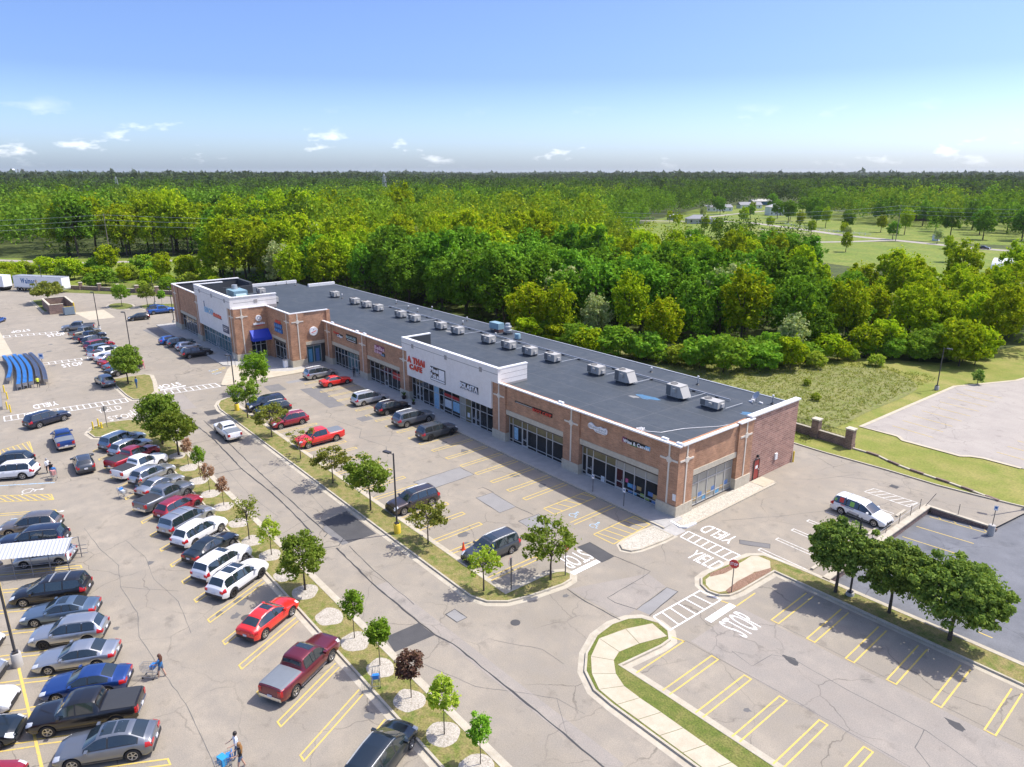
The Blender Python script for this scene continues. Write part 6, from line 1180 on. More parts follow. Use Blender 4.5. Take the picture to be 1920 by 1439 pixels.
goods(-47.0,-43.0,.56,.5,.36,.5,plain('bag_red_white',(.65,.25,.22),.6,var=.9,scale=14),'red and white shopping heaped in the overfull cart'); goods(-47.25,-42.9,.95,.34,.3,.28,M_blue,'blue package on top of the overfull cart'); goods(-37.5,-38.4,.58,.5,.3,.25,plain('bag_pale',(.6,.62,.62),.6),'pale bags in the cart behind the open-boot sedan'); goods(2.6,-41.9,.56,.5,.36,.45,plain('bag_blue',(.03,.28,.55),.5),'bright blue bag in the cart of the two women')
M_cartbody = plain('nested_cart_grey',(.42,.43,.45),.5,metal=.4)
def nested_mesh(top):
    mb = MB(); mb.add([(-.42,-.28,.5),(-.42,.28,.5),(.45,.2,.56),(.45,-.2,.56),(-.45,-.3,1.0),(-.45,.3,1.0),(.46,.22,.98),(.46,-.22,.98)],[(0,1,2,3),(0,4,5,1),(1,5,6,2),(2,6,7,3),(3,7,4,0)],0)
    if top: mb.add([(-.46,-.27,1.05),(-.46,.27,1.05),(.22,.22,1.03),(.22,-.22,1.03)],[(0,3,2,1)],1)
    mb.cyl((-.5,-.3,1.07),(-.5,.3,1.07),.03,n=6,m=1)
    for wx, wy in ((-.36,-.25),(-.36,.25),(.38,-.19),(.38,.19)): mb.box(wx-.03,wx+.03,wy-.02,wy+.02,0,.5,m=0)
    return mb.mesh('shopping_cart', [M_cartbody, M_cartblue])
NB = nested_mesh(True); NG = MB(); NG = nested_mesh(False)
M_cartgrey2 = plain('nested_cart_brown',(.40,.36,.31),.5,metal=.1)
def nest(p, q, bend, n_, me, lab, grp):
    p = Vector(p); q = Vector(q)
    for i in range(n_):
        t = i/(n_-1); c = p.lerp(q,t); c.y += bend*math.sin(math.pi*t); d = (q-p); o = place(me, 'shopping_cart', None, lab, 'shopping cart', grp, None, (c.x,c.y,0), math.atan2(d.y+bend*math.pi*math.cos(math.pi*t), d.x)+math.pi)
        if me is NG: linked(o, M_cartgrey2)
for j in range(4): nest((-108.6+.9*(j % 2),-41.9+.72*j), (-92.4+(0 if j == 0 else 5.2)-.2*j,-42.7+.78*j), .55, 26 if j else 20, NB, 'blue-seated shopping cart nested in the curved rows', 'blue shopping carts nested in rows')
for j in range(2): nest((-108.3,-39.0+.8*j), (-89.6+1.5*j,-39.2+.75*j), .5, 24, NG, 'plain grey shopping cart nested beside the blue rows', 'grey shopping carts nested in rows')
# ---------------------------------------------------------------- people
M_skin = plain('skin',(.52,.32,.23),.6); 
def person(x, y, ang, label, top, legs, hair, hair_len=0, bare_legs=False, h=1.7, stride=.18, arms='push', z=0.0, bend=0.0, shoes=None):
    """one continuous skinned figure; hair, top and shoes are children fitted to it"""
    s = h/1.7; root = empty('person', (x,y,z), label, 'person', None, R(ang)); root.scale = (s,s,s)
    V = []; E_ = []; rad = []
    def v(p, r_, par=None):
        V.append(p); rad.append(r_)
        if par is not None: E_.append((par, len(V)-1))
        return len(V)-1
    bx = lambda zz: bend*max(0, zz-.92)
    pel = v((0,0,.95),(.15,.12)); wai = v((bx(1.08),0,1.08),(.135,.105),pel); che = v((bx(1.28),0,1.27),(.165,.115),wai); nk0 = v((bx(1.42),0,1.42),(.075,.07),che); nk = v((bx(1.5)+.01,0,1.48),(.05,.052),nk0); hd = v((bx(1.58)+.025,0,1.58),(.085,.095),nk); v((bx(1.68)+.02,0,1.67),(.07,.075),hd)
    v((bx(1.58)+.11,0,1.56),(.02,.02),hd)
    for sg in (-1,1):
        st = stride*sg; hip = v((0,sg*.095,.88),(.10,.09),pel); kn = v((st*.5+.03,sg*.10,.50),(.065,.065),hip); an = v((st-.02,sg*.10,.10),(.042,.042),kn); v((st+.13,sg*.11,.045),(.038,.03),an)
        shd = v((bx(1.38),sg*.19,1.38),(.058,.06),che)
        if arms == 'push': el = v((bx(1.1)+.10,sg*.25,1.13),(.043,.043),shd); wr = v((bx(1.1)+.34,sg*.2,1.06),(.03,.03),el); hnd = v((bx(1.1)+.41,sg*.19,1.06),(.034,.02),wr); f0 = (bx(1.1)+.46,sg*.19,1.05); dirf = (.045,0,-.02)
        elif arms == 'down': el = v((bx(1.1)-.02,sg*.25,1.12),(.043,.043),shd); wr = v((bx(1.1)+.04,sg*.26,.88),(.03,.03),el); hnd = v((bx(1.1)+.05,sg*.26,.80),(.034,.02),wr); f0 = (bx(1.1)+.055,sg*.26,.74); dirf = (.01,0,-.05)
        else: el = v((bx(1.2)+.2,sg*.24,1.15),(.043,.043),shd); wr = v((bx(1.2)+.4,sg*.2,1.0),(.03,.03),el); hnd = v((bx(1.2)+.47,sg*.2,.97),(.034,.02),wr); f0 = (bx(1.2)+.52,sg*.2,.95); dirf = (.045,0,-.02)
        for k_ in range(4): a = v((f0[0],f0[1]+(k_-1.5)*.019,f0[2]),(.009,.009),hnd); v((f0[0]+dirf[0]*(1-.12*abs(k_-1.3)),f0[1]+(k_-1.5)*.021,f0[2]+dirf[2]-.012),(.008,.008),a)
        v((f0[0]-.03,f0[1]-sg*.045,f0[2]+.01),(.010,.010),hnd)
    me = bpy.data.meshes.new('body'); me.from_pydata(V, E_, []); me.skin_vertices if me.skin_vertices else None
    tmp = bpy.data.objects.new('tmp', me); col.objects.link(tmp); tmp.modifiers.new('s','SKIN'); tmp.modifiers['s'].use_smooth_shade = True
    for i, r_ in enumerate(rad): me.skin_vertices[0].data[i].radius = r_
    me.skin_vertices[0].data[0].use_root = True
    sb = tmp.modifiers.new('b','SUBSURF'); sb.levels = 1; sb.render_levels = 1
    dg = bpy.context.evaluated_depsgraph_get(); ev = tmp.evaluated_get(dg); bm_ = bpy.data.meshes.new_from_object(ev); bpy.data.objects.remove(tmp)
    bm_.materials.clear()
    for m in (M_skin, top, legs, shoes or M_black): bm_.materials.append(m)
    for p in bm_.polygons:
        c = p.center; zz = c.z
        if zz < .075: mi = 3
        elif zz < .93 and abs(c.y) < .21 and (abs(c.x) < .4): mi = (0 if (bare_legs and zz < .62) else 2)
        elif zz < 1.45 and abs(c.y) < .27 and zz >= .9: mi = 1 if (c.x-bx(zz) < .12) else 0
        else: mi = 0
        p.material_index = mi
    bm_.polygons.foreach_set('use_smooth', [True]*len(bm_.polygons)); place(bm_, 'body', root)
    hx = bx(1.6)+.005; mb = MB(); mb.lathe([(0,1.745),(.06,1.735),(.098,1.69),(.112,1.62),(.108,1.57)], 14, (hx-.012,0,0))
    if hair_len: 
        n_ = 10; vs = []
        for j in range(5):
            zz = 1.64-hair_len*j/4
            for i in range(n_+1): a = R(100+160*i/n_); rr = .115+.04*math.sin(math.pi*min(1,j/4*1.2)); vs.append((bx(zz)+.9*rr*math.cos(a)-.01-.03*(j > 1),(.125+.03*(j > 0))*math.sin(a),zz))
        mb.add(vs,[(j*(n_+1)+i,j*(n_+1)+i+1,(j+1)*(n_+1)+i+1,(j+1)*(n_+1)+i) for j in range(4) for i in range(n_)])
    mb.build('hair', hair, root, smooth=60)
    for sg in (-1,1): MB().box(hx+.085,hx+.10,sg*.035-.012,sg*.035+.012,1.585,1.6).build('eye', M_black, root)
    return root
M_denim = plain('denim',(.08,.13,.22),.8); M_bluetop = plain('blue_top',(.03,.16,.38),.8); M_dark = plain('dark_cloth',(.02,.02,.024),.85); M_whitecloth = plain('white_cloth',(.7,.72,.75),.8); M_hairbr = plain('brown_hair',(.10,.04,.022),.5,var=.3,scale=12); M_hairgold = plain('golden_hair',(.28,.14,.045),.5,var=.35,scale=12); M_hairdk = plain('dark_hair',(.02,.015,.012),.5); M_hairgrey = plain('grey_hair',(.3,.29,.28),.6); M_vest = plain('hi_vis',(.62,.68,.05),.7); M_pinkc = plain('pink_cloth',(.6,.16,.2),.8); M_khaki = plain('khaki',(.4,.36,.28),.8)
person(-7.45,-42.45,-130,'person with long brown hair in a blue top and denim shorts pushing a cart',M_bluetop,M_denim,M_hairbr,.42,True,shoes=M_wht)
person(3.0,-41.1,-105,'person with long golden hair in shorts beside the cart with a blue bag',M_dark,M_denim,M_hairgold,.55,True,shoes=M_wht)
person(2.1,-41.0,-95,'dark-haired person in a white top pushing the cart with a blue bag',M_whitecloth,M_denim,M_hairdk,0)
person(-49.3,-43.2,-150,'person in white shirt and dark trousers behind the white SUV',M_whitecloth,M_dark,M_hairgrey,0,arms='down',stride=.06)
person(-48.1,-43.0,-10,'person in dark top leaning over the overfull cart',M_dark,M_dark,M_hairdk,0,arms='reach',bend=.35)
person(-37.9,-37.1,118,'person in black bending into the open car boot',M_dark,M_denim,M_hairdk,0,arms='reach',bend=.6,stride=.05)
person(-76.9,-28.4,-60,'person in a blue shirt standing on the row-end island',M_bluetop,M_denim,M_hairdk,0,arms='down',stride=.05,z=.11)
person(-88.4,-24.9,30,'person in a pink top and pink trousers beyond the far row',M_pinkc,M_pinkc,M_hairdk,0,arms='down')
person(-86.9,-39.6,180,'person in a yellow safety vest pushing the nested carts',M_vest,M_dark,M_hairdk,0,bend=.2)
person(-61.4,-.8,160,'person in black standing at the shop door beside a pier',M_dark,M_dark,M_hairdk,0,arms='down',stride=.05,z=.13)
# ---------------------------------------------------------------- vegetation
LEAF = {'maple': leaf_mat('maple_leaves',(.040,.070,.014),(.066,.102,.020),(.112,.150,.034),.38,3.0),
 'young': leaf_mat('young_leaves',(.070,.108,.013),(.105,.148,.020),(.155,.190,.034),.4), 'bright': leaf_mat('bright_leaves',(.075,.15,.012),(.115,.205,.018),(.17,.25,.03),.4),
 'lime': leaf_mat('lime_leaves',(.13,.19,.016),(.19,.245,.025),(.26,.28,.045),.4), 'olive': leaf_mat('olive_leaves',(.075,.095,.016),(.12,.135,.024),(.17,.165,.036),.35),
 'purple': leaf_mat('plum_leaves',(.045,.022,.020),(.075,.038,.030),(.12,.075,.05),.3), 'brown': leaf_mat('withered_leaves',(.15,.080,.045),(.22,.125,.075),(.30,.19,.12),.3),
 'wood_a': leaf_mat('wood_leaves_green',(.060,.090,.003),(.098,.136,.004),(.148,.186,.008),.35,3.0), 'wood_b': leaf_mat('wood_leaves_yellow',(.074,.116,.003),(.114,.158,.004),(.165,.20,.009),.35,3.0), 'wood_c': leaf_mat('wood_leaves_dark',(.030,.066,.005),(.048,.094,.007),(.075,.130,.012),.3,3.0), 'wood_d': leaf_mat('wood_leaves_grey',(.085,.115,.040),(.12,.150,.055),(.17,.19,.085),.3,3.0),
 'mid': leaf_mat('mid_wood_leaves',(.046,.074,.010),(.072,.104,.013),(.110,.142,.020),.3,1.9), 'far': leaf_mat('far_wood_leaves',(.030,.048,.018),(.044,.068,.023),(.064,.090,.030),.25,1.35)}
def leaf_quads(P, N, size, rg):
    """arrays of leaf-shaped quads centred at P facing N"""
    n = len(P); a = rg.normal(size=(n,3)); u = np.cross(N, a); u /= np.linalg.norm(u, axis=1, keepdims=True)+1e-9; w = np.cross(N, u); s = (size*rg.uniform(.6,1.3,n))[:,None]
    V = np.empty((n,4,3)); V[:,0] = P-u*s*.95; V[:,1] = P-w*s*.55+N*s*.12; V[:,2] = P+u*s*.95; V[:,3] = P+w*s*.55+N*s*.12
    return V
def quads_mesh(name, V, mat):
    n = len(V); me = bpy.data.meshes.new(name); me.vertices.add(n*4); me.vertices.foreach_set('co', V.reshape(-1)); me.loops.add(n*4); me.loops.foreach_set('vertex_index', np.arange(n*4, dtype=np.int32)); me.polygons.add(n); me.polygons.foreach_set('loop_start', np.arange(0, n*4, 4, dtype=np.int32)); me.polygons.foreach_set('loop_total', np.full(n, 4, dtype=np.int32)); me.materials.append(mat); me.update(calc_edges=True); return me
def crown_pts(seed, c, r, nclump, per, cr=.27, hollow=.45, flat=1.0, low=-.75, jit=.12):
    """leaf positions and normals: clumps of foliage spread over an uneven ellipsoid crown"""
    rg = np.random.default_rng(seed); P = []; N = []; k = 0; cents = []
    while len(cents) < nclump and k < nclump*60:
        k += 1; d = rg.normal(size=3); d /= np.linalg.norm(d)
        if d[2] < low: continue
        t = rg.uniform(hollow, 1.0)**.7*(1+rg.normal()*jit); q = d*t
        if any(np.linalg.norm(q-e) < cr*.62 for e in cents): continue
        cents.append(q)
    rr = np.array(r); cc = np.array(c)
    for q in cents:
        m = int(per*rg.uniform(.6,1.4)); d = rg.normal(size=(m,3)); d /= np.linalg.norm(d, axis=1, keepdims=True); s = cr*rg.uniform(.7,1.25); p = q+d*s*rg.uniform(.55,1.0,(m,1))*np.array([1,1,.75*flat])
        P.append(p*rr+cc); nn = d*.5+rg.normal(size=(m,3))*.62+np.array([0,0,.4]); N.append(nn/np.linalg.norm(nn, axis=1, keepdims=True))
    m = int(per*len(cents)*.22); d = rg.normal(size=(m,3)); d /= np.linalg.norm(d, axis=1, keepdims=True); d[:,2] = np.maximum(d[:,2], low+.05); p = d*rg.uniform(.35,1.06,(m,1))**.6*(1+.10*np.sin(d[:,:1]*7+seed)+.08*np.sin(d[:,1:2]*9+d[:,2:]*5)); P.append(p*rr+cc); nn = d*.4+rg.normal(size=(m,3))*.7+np.array([0,0,.35]); N.append(nn/np.linalg.norm(nn, axis=1, keepdims=True))
    return np.concatenate(P), np.concatenate(N), np.array(cents)*rr+cc, rg
def tree_proto(seed, h, w, leaf, size, nclump, per, trunk_r, crown_lo=.28, cr=.27, bark=None, hollow=.45, low=-.75, limbs=7, squash=1.0):
    c = (0,0,h*(crown_lo+(1-crown_lo)/2)); r = (w/2/1.12,w/2/1.12,h*(1-crown_lo)/2/1.10)
    P, N, cents, rg = crown_pts(seed, c, r, nclump, per, cr, hollow, low=low)
    cm = quads_mesh('crown', leaf_quads(P, N, size, rg), LEAF[leaf])
    mb = MB(); zf = h*(crown_lo+.18); mb.tube([(0,0,-.05),(.02*h*.2,0,zf*.5),(-.01*h,.01*h,zf),(0,0,h*.78)],[trunk_r*1.2,trunk_r*.9,trunk_r*.7,trunk_r*.2],7)
    idx = rg.choice(len(cents), min(limbs, len(cents)), replace=False)
    for i in idx: e = cents[i]; z0 = zf*rg.uniform(.75,1.25); z0 = min(z0, e[2]-.05*h) if e[2] > zf*.8 else zf*.7; mb.tube([(0,0,z0),(e[0]*.45,e[1]*.45,z0+(e[2]-z0)*.55),tuple(e)],[trunk_r*.5,trunk_r*.33,trunk_r*.12],5)
    return cm, mb.mesh('trunk', bark or M_bark, 60)
def tree(proto, x, y, label, group=None, rz=None, s=1.0, sz=None, z=0.0, name='tree', cat='tree'):
    o = empty(name, (x,y,z), label, cat, group, random.uniform(0,6.28) if rz is None else rz); o.scale = (s,s,sz or s); place(proto[1], 'trunk', o); place(proto[0], 'crown', o); return o
random.seed(21)
# young trees in the first island
yp = {'maple': tree_proto(1,4.9,3.7,'young',.13,46,95,.075,.30), 'fat': tree_proto(2,6.4,5.0,'young',.17,60,110,.11,.22), 'fat2': tree_proto(3,5.2,4.7,'young',.16,52,100,.10,.30), 'slim': tree_proto(4,3.9,1.5,'bright',.095,26,70,.03,.38,cr=.36), 'slim2': tree_proto(5,3.6,1.7,'bright',.10,28,70,.03,.42,cr=.36), 'plum': tree_proto(6,3.3,1.75,'purple',.10,28,65,.03,.42,cr=.36), 'brown': tree_proto(7,3.2,1.4,'brown',.085,22,45,.028,.40,cr=.33), 'lime': tree_proto(8,3.4,2.0,'lime',.10,26,45,.035,.36,cr=.30), 'sparse': tree_proto(9,4.2,2.6,'olive',.10,24,34,.05,.36,cr=.24,limbs=14), 'thin': tree_proto(10,3.8,1.9,'lime',.10,28,60,.032,.40,cr=.32)}
IZ = .11
tree(yp['fat'],-50.2,-31.6,'broad green maple at the start of the first tree strip',z=IZ); tree(yp['fat2'],-45.4,-31.1,'second broad green maple of the first tree strip',z=IZ)
tree(yp['brown'],-41.7,-31.1,'withered brown sapling next to the broad maples',z=IZ); tree(yp['slim'],-37.6,-31.1,'small bright green sapling between two withered ones',z=IZ,s=.92); tree(yp['brown'],-33.2,-31.5,'withered brown sapling beside the small bright green one',z=IZ,rz=2); tree(yp['brown'],-29.3,-31.4,'withered brown sapling beside the half-bare tree',z=IZ,s=.95,rz=4)
tree(yp['sparse'],-21.2,-31.9,'half-bare olive tree in a wood-chip ring',z=IZ); tree(yp['lime'],-17.4,-31.4,'loose lime-green sapling before the round maple',z=IZ); tree(yp['maple'],-10.7,-31.4,'full round maple alone midway along the tree strip',z=IZ)
tree(yp['slim'],-3.0,-31.25,'slender green sapling across from the maroon pickup',z=IZ); tree(yp['slim2'],0.6,-31.3,'egg-shaped green sapling beside the dark asphalt patch',z=IZ); tree(yp['plum'],4.4,-31.3,'plum-leaved sapling near the stray cart',z=IZ); tree(yp['thin'],8.1,-31.4,'yellow-green sapling next to the plum-leaved one',z=IZ); tree(yp['slim'],11.1,-31.1,'slender green sapling nearest the dark minivan',z=IZ,s=.88,rz=1)
# lamp-tree island
rp_ = {'a': tree_proto(11,5.4,4.4,'young',.16,34,70,.075,.32,cr=.25), 'b': tree_proto(12,4.2,4.4,'olive',.15,26,55,.065,.36,cr=.24,limbs=10), 'bare': tree_proto(13,3.6,4.0,'olive',.13,10,30,.055,.38,cr=.22,limbs=10), 'c': tree_proto(14,5.7,4.8,'young',.17,34,85,.08,.30,cr=.27), 'narrow': tree_proto(15,6.3,4.3,'bright',.16,46,80,.07,.24,cr=.27), 'open': tree_proto(16,5.6,4.5,'young',.15,30,60,.08,.26,cr=.24,limbs=12), 'low': tree_proto(17,3.8,2.9,'lime',.13,18,50,.06,.36,cr=.26)}
tree(rp_['narrow'],-63.8,-15.2,'tall oval green tree on the island by the paved corner',z=0.0,rz=1); tree(rp_['a'],-53.1,-20.5,'green tree beside the second yellow lamp footing',z=IZ,rz=2); tree(rp_['b'],-44.2,-20.8,'spreading tree in front of the crimson SUV',z=IZ,rz=.3); tree(rp_['bare'],-35.6,-20.9,'nearly leafless tree before the bright red pickup',z=IZ,rz=1.2); tree(rp_['b'],-27.3,-21.0,'spreading olive tree between red pickup and brown SUV',z=IZ,rz=3.3,s=.97); tree(rp_['c'],-19.4,-21.0,'tallest tree of the lamp island, partly browned',z=IZ,rz=.8); tree(rp_['b'],-10.7,-20.2,'low spreading tree beside the lamp on its yellow footing',z=IZ,rz=5,s=.93); tree(rp_['low'],-1.9,-20.9,'small lime tree by the bonnet of the dark minivan',z=IZ,rz=2); tree(rp_['open'],0.25,-15.9,'open-crowned tree at the island end beside the stop bar',z=IZ,rz=4)
# round maples over the lower lot
mp = [tree_proto(18,6.3,5.2,'maple',.14,150,130,.13,.24,cr=.155,low=-.6,hollow=.6), tree_proto(19,6.1,5.7,'maple',.14,165,130,.13,.24,cr=.15,low=-.6,hollow=.6), tree_proto(20,6.5,7.0,'maple',.145,200,140,.15,.20,cr=.14,low=-.6,hollow=.6)]
tree(mp[0],15.4,-.3,'round dark maple nearest the paved refuge',z=IZ,rz=.5,s=.9,sz=.95); tree(mp[1],19.2,.1,'middle one of three round dark maples on the strip',z=IZ,rz=2,s=.84,sz=.95); tree(mp[2],23.2,.1,'broadest dark maple of the three on the strip',z=IZ,rz=4,s=.86,sz=.94)
# far lot trees
tree(yp['fat'],-80.1,-28.9,'bushy tree on the row-end island with the standing person',z=IZ,s=.95,rz=2.2); ft = tree_proto(22,5.2,8.2,'olive',.24,60,80,.14,.24,cr=.2); tree(ft,-169.5,-27.6,'wide olive tree beside the brick bin enclosure',z=IZ); tree(rp_['narrow'],-152.4,-14.8,'oval green tree in the round kerbed bed',z=IZ,s=.9); tree(rp_['a'],-148.0,-10.2,'light tree behind the oval bed',z=IZ,s=.95); tree(yp['slim2'],-145.2,-7.6,'small dark tree beside the bright blue pickup',z=IZ,s=1.15); cf_ = tree_proto(23,2.4,1.6,'maple',.10,24,60,.05,.05,cr=.3); tree(cf_,2.2,70.5,'small dark conifer on the mown grass beyond the shops',s=1.1)
# ---------------------------------------------------------------- the woods
WP = [(tree_proto(31,16,10.5,'wood_a',.40,64,70,.28,.16,cr=.20,hollow=.4),'a'),(tree_proto(32,15,10,'wood_b',.40,60,70,.26,.14,cr=.21,hollow=.4),'b'),(tree_proto(33,17,11.5,'wood_c',.42,70,70,.30,.16,cr=.19,hollow=.4),'c'),(tree_proto(34,18,9,'wood_a',.40,60,66,.26,.14,cr=.20,hollow=.35),'a'),(tree_proto(35,14,9,'wood_d',.36,52,66,.24,.14,cr=.21,hollow=.35,bark=M_bark_pale),'d'),(tree_proto(36,17,10,'wood_b',.42,56,60,.28,.16,cr=.20,hollow=.4),'b'),(tree_proto(37,16,11,'wood_c',.42,66,70,.30,.14,cr=.20),'c')]
SHB = [tree_proto(41,4.6,5.4,'bright',.26,34,70,.06,.04,cr=.27,limbs=4),tree_proto(42,3.6,4.4,'lime',.24,30,60,.05,.04,cr=.28,limbs=4),tree_proto(43,5.2,5.0,'wood_a',.26,34,70,.07,.04,cr=.27,limbs=4)]
front = [(-500,-60),(-300,-60),(-160,14),(-120,29),(-95,33),(-60,36),(-45,40),(-34,49),(-23,61),(-14,78),(-2,88),(6,112),(20,132),(80,150)]
def front_y(x):
    for (xa,ya),(xb,yb) in zip(front, front[1:]):
        if xa <= x <= xb: return ya+(yb-ya)*(x-xa)/(xb-xa)
    return 150 if x > 0 else -60
def inside(p, poly):
    c = False; n = len(poly)
    for i in range(n):
        a = poly[i]; b = poly[i-1]
        if (a[1] > p[1]) != (b[1] > p[1]) and p[0] < (b[0]-a[0])*(p[1]-a[1])/(b[1]-a[1])+a[0]: c = not c
    return c
OPEN = [[(-342,-64),(-300,-90),(-200,-62),(-192,-26),(-160,-1),(-178,14),(-226,64),(-250,60),(-268,8),(-288,-14)],
        [(-140,252),(-117,294),(-95,318),(-55,312),(0,320),(20,240),(-16,200),(-46,206),(-92,232)],
        [(-150,234),(-168,203),(-198,214),(-262,318),(-278,332),(-300,400),(-318,470),(-345,560),(-330,590),(-292,570),(-268,500),(-236,452),(-196,436),(-170,400),(-128,392),(-108,320)],
        [(-150,520),(-120,560),(-150,680),(-220,690),(-225,620),(-190,560)]]
CX, CY = 35.609, -49.221; hdx, hdy = -math.sin(R(50.3)), math.cos(R(50.3))
def view(x, y):
    vx, vy = x-CX, y-CY; f = vx*hdx+vy*hdy; s = vx*hdy-vy*hdx; return f, s
def scatter(r0, r1, step, seed, half=1.02):
    rg = np.random.default_rng(seed); out = []; n = int(r1/step)+1
    for i in range(-n, n+1):
        for j in range(0, n+1):
            s = (i+rg.uniform(-.42,.42))*step; f = (j+rg.uniform(-.42,.42))*step; d = math.hypot(f, s)
            if not (r0 <= d < r1) or f < 20 or abs(s) > f*half+25: continue
            x = CX+hdx*f+hdy*s; y = CY+hdy*f-hdx*s
            t = s/f
            if t > .34 and 178 < f < 215: continue
            if .15 < t < 1.0 and (205 if t > .42 else 258) < f < 330: continue
            if .17 < t < .70 and 330 <= f < 440 and (f < 372 or rg.random() > .35): continue
            if d < 1300:
                if y < front_y(x) and x > -345: continue
                if x < -190 and -345 < x and y < 14 and inside((x,y), OPEN[0]): continue
                if any(inside((x,y), pl) for pl in OPEN): continue
            out.append((d, x, y, s/f))
    return sorted(out)
near = scatter(60, 330, 7.8, 51); inview = [p for p in near if abs(p[3]) < .76]; rest = [p for p in near if abs(p[3]) >= .76]
indiv = inview[:280]; roadside = [p for p in inview[280:] if p[3] < -.12 and p[1] < -225][:110]; rset = set(roadside); rest = rest + [p for p in inview[280:] if p not in rset]
names = {'a':'full green broadleaf tree in the wood behind the shops','b':'yellow-green broadleaf tree in the wood behind the shops','c':'dark green broadleaf tree in the wood behind the shops','d':'greyish willow-like tree in the wood behind the shops'}
random.seed(5)
def species(x, y):
    v = math.sin(x*.035+1.3)+math.sin(y*.05-x*.02)+random.uniform(-1.1,1.1)
    return random.choice([1,5]) if v > .75 else (random.choice([2,6]) if v < -.7 else random.choice([0,3,0,3,4,1]))
for d, x, y, t in indiv:
    k = species(x, y); s = random.uniform(.78,1.12); s *= 1.12 if d > 200 else 1.0; edge = y-front_y(x); s *= .88 if (edge < 7 and x > -140) else 1.0
    s *= (.90 if t < .42 and d < 165 else .76) if t > .12 else 1.0; pr, kd = WP[k]; tree(pr, x, y, names[kd], 'trees of the wood behind the shops', None, s, s*random.uniform(.85,1.12), -.1, name='broadleaf_tree')
for d, x, y, t in roadside:
    k = random.choice([0,3,1,5,0,3,4,2]); s = random.uniform(1.05,1.5); pr, kd = WP[k]
    tree(pr, x, y, {'a':'tall green tree lining the country road','b':'tall yellow-green tree lining the country road','c':'tall dark green tree lining the country road','d':'tall greyish tree lining the country road'}[kd], 'tall trees along the country road', None, s, s*random.uniform(.9,1.1), -.1, name='roadside_tree')
# shrubs along the edge of the meadow and the verge
random.seed(9)
def shrub(x, y, k, s, lab='light green shrub at the edge of the meadow', grp='shrubs along the wood edge'): tree(SHB[k], x, y, lab, grp, None, s, s*random.uniform(.8,1.15), -.05, name='shrub', cat='shrub')
for i in range(46):
    x = -62+i*1.32+random.uniform(-1,1); y = front_y(x)-random.uniform(-1.5,4.0); shrub(x, y, random.choice([0,0,1,2]), random.uniform(.55,1.25))
for x, y, k, s in ((-26.4,46.5,0,1.5),(-30.2,45.5,0,1.35),(-23,52,0,1.2),(-34,44.5,1,1.1),(-20.5,56.5,2,1.1),(-40,43,0,1.0),(-16.6,74.5,2,1.25),(-3.6,80,2,1.5),(-2.2,83,2,1.3),(-9,78,0,1.0),(-12.5,69.5,1,.7),(-18.2,60.5,1,.8),(-9.5,44,1,.35),(-14,50,1,.3)): shrub(x, y, k, s)
for i in range(60):
    x = random.uniform(-236,-158); y = -34+(x+236)*.62+random.uniform(-16,24)
    if y > 14 or not (x < -200 or y > (x+193)*.66-18): continue
    shrub(x, y, random.choice([0,1,2,2]), random.uniform(.7,1.5), 'field shrub between the brick fence and the country road', 'shrubs of the roadside field')
tree(WP[1][0],-212,-6,'spreading yellow tree standing alone in the roadside field',s=.72,sz=.68,rz=1,name='broadleaf_tree'); tree(WP[1][0],-189,4,'yellow-green tree close behind the brick fence',s=.6,rz=2,name='broadleaf_tree'); tree(WP[5][0],-176,12,'bushy tree above the far end of the brick fence',s=.6,rz=3,name='broadleaf_tree')
# everything beyond, one mass of woodland per distance
def canopy(name, pts, n_leaf, size, mat, h, w, seed, ncl=9, fam=6, low=-.6, base=.08):
    """many crowns merged into one mass; leaf quads keep their own proportions, crowns vary in size and turn"""
    if not pts: return
    rg = np.random.default_rng(seed); fams = []
    for k in range(fam):
        sq = rg.uniform(.85,1.25); P, N, _, _ = crown_pts(seed*10+k, (0,0,h*(base+(1-base)/2)), (w*.5*sq,w*.5*sq,h*(1-base)/2*.95), ncl, max(3,n_leaf//ncl), .30, .5, low=low); fams.append(leaf_quads(P, N, size, rg))
    A = []
    for d, x, y, t in pts:
        v = fams[rg.integers(fam)]; a = rg.uniform(0,6.28); c, s = math.cos(a), math.sin(a); sc = rg.uniform(.68,1.25)*(1+.22*math.sin(x*.0031+y*.0017)*math.sin(y*.0023)*(d > 1300))*(.74 if t > .13 and d < 480 else 1.0); q = v*sc; X = q[...,0]*c-q[...,1]*s; Y = q[...,0]*s+q[...,1]*c; q[...,0] = X+x; q[...,1] = Y+y; q[...,2] -= .1; A.append(q)
    return tag(place(quads_mesh(name, np.concatenate(A), LEAF[mat]), name), kind='stuff')
for k, (c1, c2, c3, gn) in {'w0':((.056,.088,.006),(.086,.126,.009),(.128,.168,.016),2.3),'w1':((.040,.076,.007),(.062,.106,.010),(.095,.145,.016),2.15),'w2':((.028,.056,.008),(.044,.080,.011),(.068,.108,.016),1.95),'w3':((.080,.110,.005),(.118,.148,.008),(.16,.185,.016),2.1)}.items(): LEAF[k] = leaf_mat('woodland_'+k, c1, c2, c3, .35, gn)
def kinds(pts, seed):
    rg = np.random.default_rng(seed); out = {k: [] for k in range(4)}
    for p in pts: v = math.sin(p[1]*.028)+math.sin(p[2]*.035+p[1]*.013)+rg.normal()*.9; out[3 if v > 1.25 else 0 if v > .15 else 1 if v > -.9 else 2].append(p)
    return out
for k, pts in kinds(rest, 1).items(): canopy('woodland', pts, 640, .52, 'w%d' % k, 20, 11, 61+k, 24, low=-.95, base=.02)
for k, pts in kinds(scatter(330, 620, 10.5, 52, .95), 2).items(): canopy('woodland', pts, 230, .80, ('w1','w1','w2','w0')[k], 20, 13, 71+k, 18, low=-.7)
rg_ = np.random.default_rng(8); und = []
